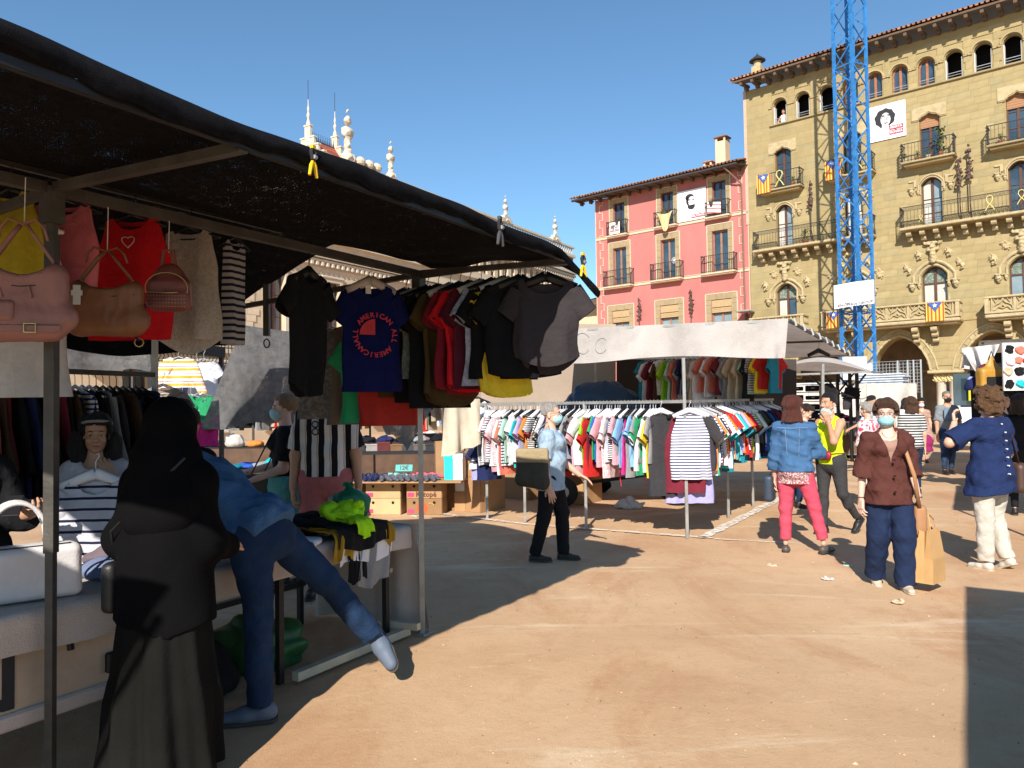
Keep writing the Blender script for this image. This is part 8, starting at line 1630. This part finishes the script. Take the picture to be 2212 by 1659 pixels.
# 4 neon top woman
t, J = person('young woman with high dark bun and neon yellow top, hand at her mouth', 3.76, 9.12, R(-58), 1.66,
    arms=[((-.2, -.15, -1), (.25, -.75, .3), (.3, -.6, .7), (0, .3, -.6), .4), ((.10, -.62, -.72), (-.10, -.22, 1), (-.15, -.35, .9), (-.6, .8, .1), .8)],
    legs=[((-.04, -.05, -1), (-.02, .02, -1)), ((.06, .10, -1), (.02, .65, -.75))], footdir=[(0, -1, 0), (0, -.75, -.65)], g=1.05, bust=1.0, hair=('bun', 'black'), skin='tan', face=(-.1, -1, 0), hipw=1.08, mask=(M_MASK, -.055),
    top=dict(mat=cloth('neon_yellow', (.62, .80, .02), bump=.2), sleeve=0, hem=-.03, off=.008, name='tank_top', neck=.085, neckd=.12, fold=.002), bottom=dict(mat=cloth('leggings', (.045, .045, .048)), off=.005, frac=1.95, fold=.0015, waist=.09), shoes=SH(M_SHK, collar=.10, cr=.04), seed=4)
pw = J['pel']; strap_bag('belt_bag', 'red belt bag around the waist of the neon top woman', 'bag', J, [cap((-.07, pw[1]-.165, pw[2]+.06), (.07, pw[1]-.165, pw[2]+.06), .055, ax=(0, 1, 0), f=.6)], mat('leather_red', (.30, .02, .03), .45, .1, 6), [(.17*math.cos(a), pw[1]-.01+.135*math.sin(a), pw[2]+.085) for a in np.linspace(-1.3, 4.4, 22)], .010)
# 5 curly woman in navy blouse, from behind
t, J = person('woman with curly blond brown hair and navy blouse, back turned, hand to face', 4.42, 7.15, R(196), 1.66,
    arms=[((-.35, -.1, -1), (-.1, -.5, -.8), (0, -.5, -.8), (.5, .3, 0), .4), ((.80, -.30, -.52), (-.62, -.35, .75), (-.3, -.4, .8), (-.6, .6, 0), .45)],
    legs=[((-.02, -.16, -1), (0, .30, -1)), ((.05, .08, -1), (.02, .0, -1))], footdir=[(0, -.9, -.4), (.1, -1, 0)], g=1.14, hair=('curly', 'curly'), skin='fair', hipw=1.12, bust=.9,
    top=dict(mat=cloth('navy_linen', (.014, .026, .085), bump=.5, bscale=50), sleeve=.95, hem=-.105, loose=.026, off=.028, name='blouse', aline=.225, fold=.0045, neck=.08, hemtilt=.12), bottom=dict(mat=cloth('ivory', (.50, .46, .40)), off=.010, knee=.076, hem=.066, frac=2.0, fold=.006), shoes=SH(mat('shoe_cream', (.55, .50, .42), .6, .1), collar=.06, solemat=M_SHB), seed=5)
for k in range(7): zz = J['neckb'][2]-.05-.075*k; put('button', MB().tube([(-.0, J['chest'][1]+.162+.004*k-(.03 if k == 0 else 0), zz), (-.0, J['chest'][1]+.172+.006*k-(.03 if k == 0 else 0), zz)], .0065, 8), M_WHT, t)
s_ = J['sh'][0]; strap_bag('shoulder_bag', 'dark brown shoulder bag of the navy blouse woman', 'handbag', J, [rbox((s_[0]-.12, .0, s_[2]-.48), (.06, .13, .14), .05)], M_LTH('darkbrown', (.07, .035, .025)), [(s_[0]-.10, .08, s_[2]-.36), (s_[0]-.0, .07, s_[2]+.02), (s_[0]+.02, 0, s_[2]+.075), (s_[0]-.08, -.09, s_[2]-.36)], .016)
wv = J['wr'][1]; put('bracelet', MB().tube([(wv[0]+.03*math.cos(a), wv[1]+.028*math.sin(a), wv[2]-.03) for a in np.linspace(0, 6.28, 13)], .007, 5), M_WHT, t)
# 6 striped shirt man with pink shorts
strp = C('wide_stripes', (.62, .58, .56), stripes=[((1, 0, 0), .105, .46, (.012, .011, .013), .32), ((1, 0, 0), .105, .06, (.35, .20, .12), .45)])
t, J = person('man in wide black and white striped shirt and pink shorts behind the table', -1.58, 6.5, R(4), 1.88,
    arms=[((-.26, .02, -1), (-.06, -.14, -1), (0, -.1, -1), (.8, .2, 0), .45), ((.26, .02, -1), (.10, -.10, -1), (-.05, -.15, -1), (-.8, .3, 0), .7)], legs=[((-.05, -.02, -1), (0, .04, -1)), ((.06, 0, -1), (0, .04, -1))], g=1.14, belly=.85, hair=('short', 'dark'), skin='tan',
    top=dict(mat=strp, sleeve=.85, hem=.005, loose=.026, off=.022, name='striped_shirt', aline=.19), bottom=dict(mat=cloth('dusty_pink', (.40, .13, .13)), off=.020, frac=1.12, knee=.09, name='shorts'), shoes=SH(M_SHK), seed=6)
put('sunglasses', MB().tube([(-.055+.026*math.cos(a), J['chest'][1]-.165, J['chest'][2]+.02+.026*math.sin(a)) for a in np.linspace(0, 6.28, 11)], .006, 5).tube([(-.055+.026*math.cos(a), J['chest'][1]-.165, J['chest'][2]-.04+.026*math.sin(a)) for a in np.linspace(0, 6.28, 11)], .006, 5), mat('lens_blue', (.02, .035, .07), .1, 0), t)
# 7 bending person in denim jacket and jeans
rz7 = R(-107); hipw7 = (-1.33, 4.06)
t, J = person('person in denim jacket and jeans bending over the table with one leg lifted back', hipw7[0], hipw7[1], rz7, 1.76, lean=L_((-.74, .20, .62), rz7), headup=L_((-.85, .2, .4), rz7), face=L_((-.5, .1, -.85), rz7),
    arms=[((-.05, -.45, -.88), (0, -.75, -.5), (0, -.9, -.3), (0, .3, -.9), .3), ((.05, -.45, -.88), (0, -.75, -.5), (0, -.9, -.3), (0, .3, -.9), .3)],
    legs=[(L_((.58, .28, -.68), rz7), L_((.52, .26, -.74), rz7)), (L_((.13, -.08, -1), rz7), L_((.04, -.10, -1), rz7))], footdir=[L_((.5, -.5, -.62), rz7), L_((-.9, -.2, 0), rz7)], g=1.04, hipw=1.06, hair=('short', 'dark'), skin='fair',
    top=dict(mat=DENIM, sleeve=1.9, hem=-.035, loose=.016, off=.028, name='denim_jacket', fold=.007, collar=.03), bottom=dict(mat=JEANS, waist=.13, off=.012, knee=.074, hem=.062, frac=2.0, fold=.006), shoes=SH(mat('clog_blue', (.10, .13, .18), .6, .1), size=1.18, collar=.06), seed=7)
# 8 dark robed woman in the foreground
t, J = person('woman in a long black robe and hood standing at the stall, seen from behind', -1.50, 3.36, R(170), 1.58, arms=[((-.10, -.10, -1), (.15, -.8, -.2), (.2, -.8, 0), (0, 0, -1), .4), ((.36, -.05, -1), (-.35, -.75, .05), (-.4, -.8, 0), (0, 0, -1), .4)], legs=[((0, 0, -1), (0, 0, -1)), ((0, 0, -1), (0, 0, -1))], g=1.0, hair=None, skin='tan', noface=False, seed=8, shoes=SH(M_SHK))
Wr, Wr2 = wob(81), wob(82, 8); sh0, sh1 = J['sh']; nb = J['neckb']; robe = mat('robe_black', (.0045, .0044, .005), .95, .2, 3, bump=.2, bscale=120, spec=.05); robe_lit = mat('robe_black_lit', (.010, .0098, .0092), .95, .2, 3, bump=.2, bscale=120, spec=.05)  # lower robe is a paler copy of the black, light put into its colour
pr = [cap((0, 0, 1.28), (0, .02, .95), .155, .18, ax=(0, 1, 0), f=.7), cap((0, .02, .95), (0, .02, .55), .195, .22, ax=(0, 1, 0), f=.85)]
for i in (0, 1): pr += [cap((J['chest'][0], 0, sh0[2]), J['sh'][i], .07, .07), cap(J['sh'][i], J['el'][i], .062, .074), cap(J['el'][i], J['wr'][i], .070, .06)]
blob('robe', pr, .011, robe, t, .06, lambda X, Y, Z, Dg: np.maximum(Dg+.006*Wr(X, Y, Z, 14, 14, 8)+.003*Wr2(X, Y, Z, 30, 30, 16), .62+.35*np.abs(X+.1)-Z-.25*(X > .05)*X))
blob('skirt', [cap((0, .02, .86), (0, .04, .30), .17, .215, ax=(0, 1, 0), f=.9), cap((0, .04, .30), (0, .06, -.05), .215, .255, ax=(0, 1, 0), f=.9, cut=True)], .012, robe_lit, t, .05, lambda X, Y, Z, Dg: np.maximum(Dg+(.022*np.sin(np.arctan2(Y-.03, X)*8+1.5*np.sin(Z*3))+.008*np.sin(np.arctan2(Y-.03, X)*19+Z*4))*np.clip(1.0-Z, 0, 1), .035-Z))
hc = J['hc']; blob('hood', [ell((hc[0], hc[1]+.015, hc[2]+.03), (.106, .128, .130)), ell((hc[0], hc[1]+.03, hc[2]-.10), (.115, .11, .13)), cap((hc[0], hc[1]+.05, hc[2]-.12), (hc[0]+.06, hc[1]+.13, sh0[2]-.15), .12, .05), cap((0, .02, nb[2]), (0, .05, nb[2]-.15), .15, .19, ax=(0, 1, 0), f=.7)], .010, robe, t, .05, lambda X, Y, Z, Dg: Dg+.004*Wr2(X, Y, Z, 22, 22, 22))
strap_bag('shoulder_bag', 'small black crossbody bag with zip at the hip of the robed woman', 'handbag', J, [rbox((.235, .03, .80), (.035, .07, .11), .03)], M_LTH('blacksoft', (.012, .012, .013)), [(.235, .03, .9), (.19, .12, 1.05), (.0, .16, 1.2), (-.14, .10, 1.36)], .007)
# 9 seller with headband
t, J = person('seller with curly dark hair and white patterned headband behind the table, hand on face', -2.50, 4.62, R(22), 1.53, arms=[((-.2, -.25, -1), (.10, -.95, .15), (.2, -.6, .5), (.5, .3, -.6), .9), ((.15, -.45, -.85), (-.36, -.40, 1), (-.3, -.15, .9), (-.4, .8, .1), .7)], legs=[((0, 0, -1), (0, 0, -1)), ((0, 0, -1), (0, 0, -1))],
    hair=('long', 'black'), skin='tan', face=(.1, -1, -.05), bust=.9, top=dict(mat=cloth('white_tee', (.55, .54, .58)), sleeve=.6, hem=-.03, loose=.02, off=.018, name='t_shirt'), bottom=dict(mat=M_BLK), shoes=SH(M_SHK), seed=9)
Hm = J['Hm']; put('headband', MB().tube([Hm @ Vector((.090*math.cos(a), .02+.108*math.sin(a), .080-.024*math.sin(a))) for a in np.linspace(-math.pi*.98, .98*math.pi, 25)], .008, 5, True, 1.2).mesh('headband', 'all'), PM['grey'], t)
hang('T-shirt', 'navy striped white top held up on a hanger by the seller', D(207, 982, 4.12), .12, C('held_stripes', (.50, .49, .54), stripes=[((0, 0, 1), .058, .24, (.015, .018, .045), .1)]), garment_me('T-shirt', .38, .60, .14, .05, 301, nw=.10, nd=.09), 'fat', HW_)
# 10 person at the far left with a phone
t, J = person('person in black at the left edge holding a dark phone', -2.80, 3.95, R(60), 1.60, arms=[((-.2, -.3, -1), (.2, -.9, .25), (.1, -.9, .4), (0, .5, .8), .6), ((.2, -.35, -.9), (-.2, -.92, .12), (-.1, -.95, .25), (0, .4, .8), .6)], legs=[((0, 0, -1), (0, 0, -1)), ((0, 0, -1), (0, 0, -1))], hair=('bob', 'black'), skin='tan', g=1.1,
    top=dict(mat=M_BLK, sleeve=1.6, hem=-.12, loose=.03, off=.03, aline=.24, name='coat'), bottom=dict(mat=M_BLK), shoes=SH(M_SHK), seed=10)
ph = wp(J, (J['wr'][0]+J['wr'][1])/2+V(0, -.12, .05)); o = thing('phone', 'dark mobile phone in the hand at the left edge', 'phone', ph, .4); put('phone_case', MB().box((0, 0, 0), (.075, .15, .010), bev=.003, M=Matrix.Rotation(.6, 4, 'X')), M_BLKS, o)
# 11 woman with mask behind, 12 bun behind the robe
t, J = person('woman in black T-shirt, turquoise dotted skirt and blue mask in front of the grey net', -2.02, 6.85, R(-72), 1.69, arms=[((-.1, -.3, -1), (0, -.9, -.2), (0, -.9, -.2), (0, .3, -.8), .5), ((.1, -.1, -1), (0, -.85, -.3), (0, -.9, -.2), (0, .3, -.8), .5)], legs=[((0, -.05, -1), (0, .05, -1)), ((0, .08, -1), (0, .05, -1))], hair=('tail', 'blond'), skin='pale', mask=(M_MASK,), g=1.12, bust=.9, belly=.6,
    top=dict(mat=M_BLK, sleeve=.8, hem=-.02, loose=.02, off=.018), bottom=dict(mat=C('turq_dots', (.10, .36, .36), col2=(.02, .1, .1), bscale2=60, blend=(.64, .66)), off=.05, knee=.13, hem=.15, frac=1.5, name='skirt'), shoes=SH(M_SHK), seed=11)
strap_bag('shoulder_bag', 'brown bag carried by the woman in the turquoise skirt', 'handbag', J, [rbox((-.02, -.25, .88), (.05, .13, .12), .05)], M_LTH('browngrey', (.09, .06, .04)), [(-.02, -.3, .98), (.1, -.12, 1.35), (.0, .02, 1.42), (-.02, -.2, .98)], .012)
person('person with dark hair bun behind the robed woman', -2.12, 5.0, R(185), 1.58, arms=[((-.2, 0, -1), (0, -.5, -.8), None, None), ((.2, 0, -1), (0, -.5, -.8), None, None)], legs=[((0, 0, -1), (0, 0, -1)), ((0, 0, -1), (0, 0, -1))], hair=('bun', 'dark'), skin='tan', near=False, noface=True, top=dict(mat=M_BLK, sleeve=1.5), bottom=dict(mat=M_BLK), shoes=SH(M_SHK), seed=12)
# background people on the right
STD = [((-.18, .0, -1), (-.04, -.15, -1), (0, -.1, -1), (.8, .2, 0), .5), ((.18, .0, -1), (.04, -.15, -1), (0, -.1, -1), (-.8, .2, 0), .5)]; LG = [((-.02, -.16, -1), (0, .06, -1)), ((.02, .12, -1), (0, .16, -1))]
def bgp(label, px, Yd, rz, H, hair, top, bot, arms=STD, legs=LG, **k):
    p_ = D(px, 868, Yd); return person(label, p_.x, Yd, R(rz), H, arms=arms, legs=legs, hair=hair, near=False, top=top, bottom=bot, shoes=k.pop('shoes', SH(M_SHK)), **k)
t, J = bgp('grey haired man in blue grey T-shirt, jeans and black mask walking to the camera', 2045, 16.4, -8, 1.76, ('shortm', 'silver'), dict(mat=cloth('grey_tee', (.20, .22, .24)), sleeve=.9, hem=-.02, loose=.02), dict(mat=DENIMD, off=.010), g=1.15, belly=.9, mask=(M_MASKK,), skin='tan', seed=20, arms=[STD[0], ((.3, .05, -1), (-.5, -.55, -.55), (-.5, -.3, -.8), (0, 1, 0), .5)]); put('chest_print', MB().box((0, J['chest'][1]-.185, J['chest'][2]-.04), (.26, .01, .24)), cloth('print_blue', (.16, .23, .30)), t)
bgp('woman with curly black hair, white mask and dusty pink dress near the columns', 1990, 19.5, -25, 1.62, ('curly', 'black'), dict(mat=cloth('dusty_rose', (.38, .24, .20)), sleeve=.5, hem=-.28, aline=.25, name='dress'), dict(mat=cloth('dusty_rose2', (.38, .24, .20)), off=.05, frac=1.1, knee=.14), mask=(M_MASKW,), skin='fair', seed=21)
t_ = crumple('handbag', 'orange bag at the elbow of the woman in the pink dress', 'bag', D(1976, 905, 19.1), (.18, .10, .26), C('orange_bag', (.62, .20, .06)), 120, .02, 9, .02)
bgp('woman with brown hair in black and white striped T-shirt and jeans, back turned', 1968, 13.0, 172, 1.62, ('bob', 'brown'), dict(mat=C('striped_back', (.55, .55, .55), stripes=[((0, 0, 1), .045, .5, (.02, .03, .03), 0)]), sleeve=.8, hem=-.06, off=.018), dict(mat=JEANS), g=1.12, skin='fair', seed=22)
crumple('handbag', 'magenta purple bag carried beside the striped T-shirt woman', 'bag', D(1999, 975, 13.2), (.14, .12, .28), C('magenta_dark', (.25, .02, .10)), 121, .02, 9, .02)
bgp('woman with long black hair and black mask in white top by the hoarding', 1957, 20.0, -5, 1.63, ('bob', 'black'), dict(mat=cloth('white_top', (.6, .6, .6)), sleeve=.7), dict(mat=M_BLK), mask=(M_MASKK,), skin='pale', seed=23)
bgp('man in dark cap and pale blue shirt reaching to the shoe table', 1884, 16.5, -75, 1.70, ('cap', 'black'), dict(mat=cloth('pale_shirt', (.42, .48, .60)), sleeve=1.3, hem=-.03, off=.02), dict(mat=DENIMD), skin='tan', seed=24, arms=[((-.1, -.5, -.8), (0, -.9, -.35), (0, -.9, -.3), (0, 0, -1), .4), ((.1, -.45, -.8), (0, -.9, -.45), (0, -.9, -.3), (0, 0, -1), .4)], face=(0, -1, -.3))
bgp('person in floral blouse beside the head of the brown jacket woman', 1874, 11.2, -150, 1.55, ('short', 'grey'), dict(mat=C('floral', (.62, .58, .60), col2=(.55, .05, .10), bscale2=22, blend=(.52, .56)), sleeve=1.2, hem=-.05, loose=.03), dict(mat=cloth('pale_stripe', (.4, .5, .6), stripes=[((1, 0, 0), .06, .4, (.6, .6, .6), 0)])), skin='fair', seed=25)
bgp('woman with light brown hair between the cap man and the hoarding', 1915, 21.5, 150, 1.66, ('bob', 'blond'), dict(mat=M_BLK, sleeve=.8), dict(mat=M_BLK), seed=26); bgp('grey haired person behind the cap man', 1898, 20.5, 170, 1.60, ('shortm', 'grey'), dict(mat=PM['grey'], sleeve=.8), dict(mat=M_BLK), seed=27)
bgp('boy in blue striped shirt bowing his head between two women', 1718, 11.5, 60, 1.56, ('short', 'dark'), dict(mat=C('boy_stripes', (.22, .32, .48), stripes=[((0, 0, 1), .10, .3, (.03, .05, .14), 0)]), sleeve=.9, off=.016), dict(mat=JEANS), skin='fair', lean=(0, -.25, 1), face=(0, -.8, -.6), seed=28)
bgp('woman in black with dark hair in the shade at the right edge', 2200, 10.5, 150, 1.62, ('bob', 'dark'), dict(mat=M_BLK, sleeve=1.2, aline=.2, hem=-.1), dict(mat=M_BLK), seed=29); bgp('shadowed figure in dark clothes beside the bag stall', 2165, 12.6, 30, 1.66, ('bob', 'black'), dict(mat=PM['charcoal'], sleeve=1.2), dict(mat=M_BLK), seed=30)
wpz = FP(2.74, .42, 15.42); t, J = person('man in white sleeveless shirt standing in the leftmost attic window', wpz.x, wpz.y, FRZ+.1, 1.74, z=wpz.z, arms=[((-.5, .1, -.8), (.5, -.35, -.6), (.4, -.3, -.8), (0, 0, -1), .5), ((.5, .1, -.8), (-.5, -.35, -.6), (-.4, -.3, -.8), (0, 0, -1), .5)], legs=[((0, 0, -1), (0, 0, -1)), ((0, 0, -1), (0, 0, -1))], hair=('short', 'dark'), near=False, skin='tan', top=dict(mat=cloth('white_vest', (.75, .73, .72)), sleeve=0, hem=0), bottom=dict(mat=cloth('shorts_grey', (.35, .33, .3)), off=.015), shoes=SH(M_SHK), seed=31)
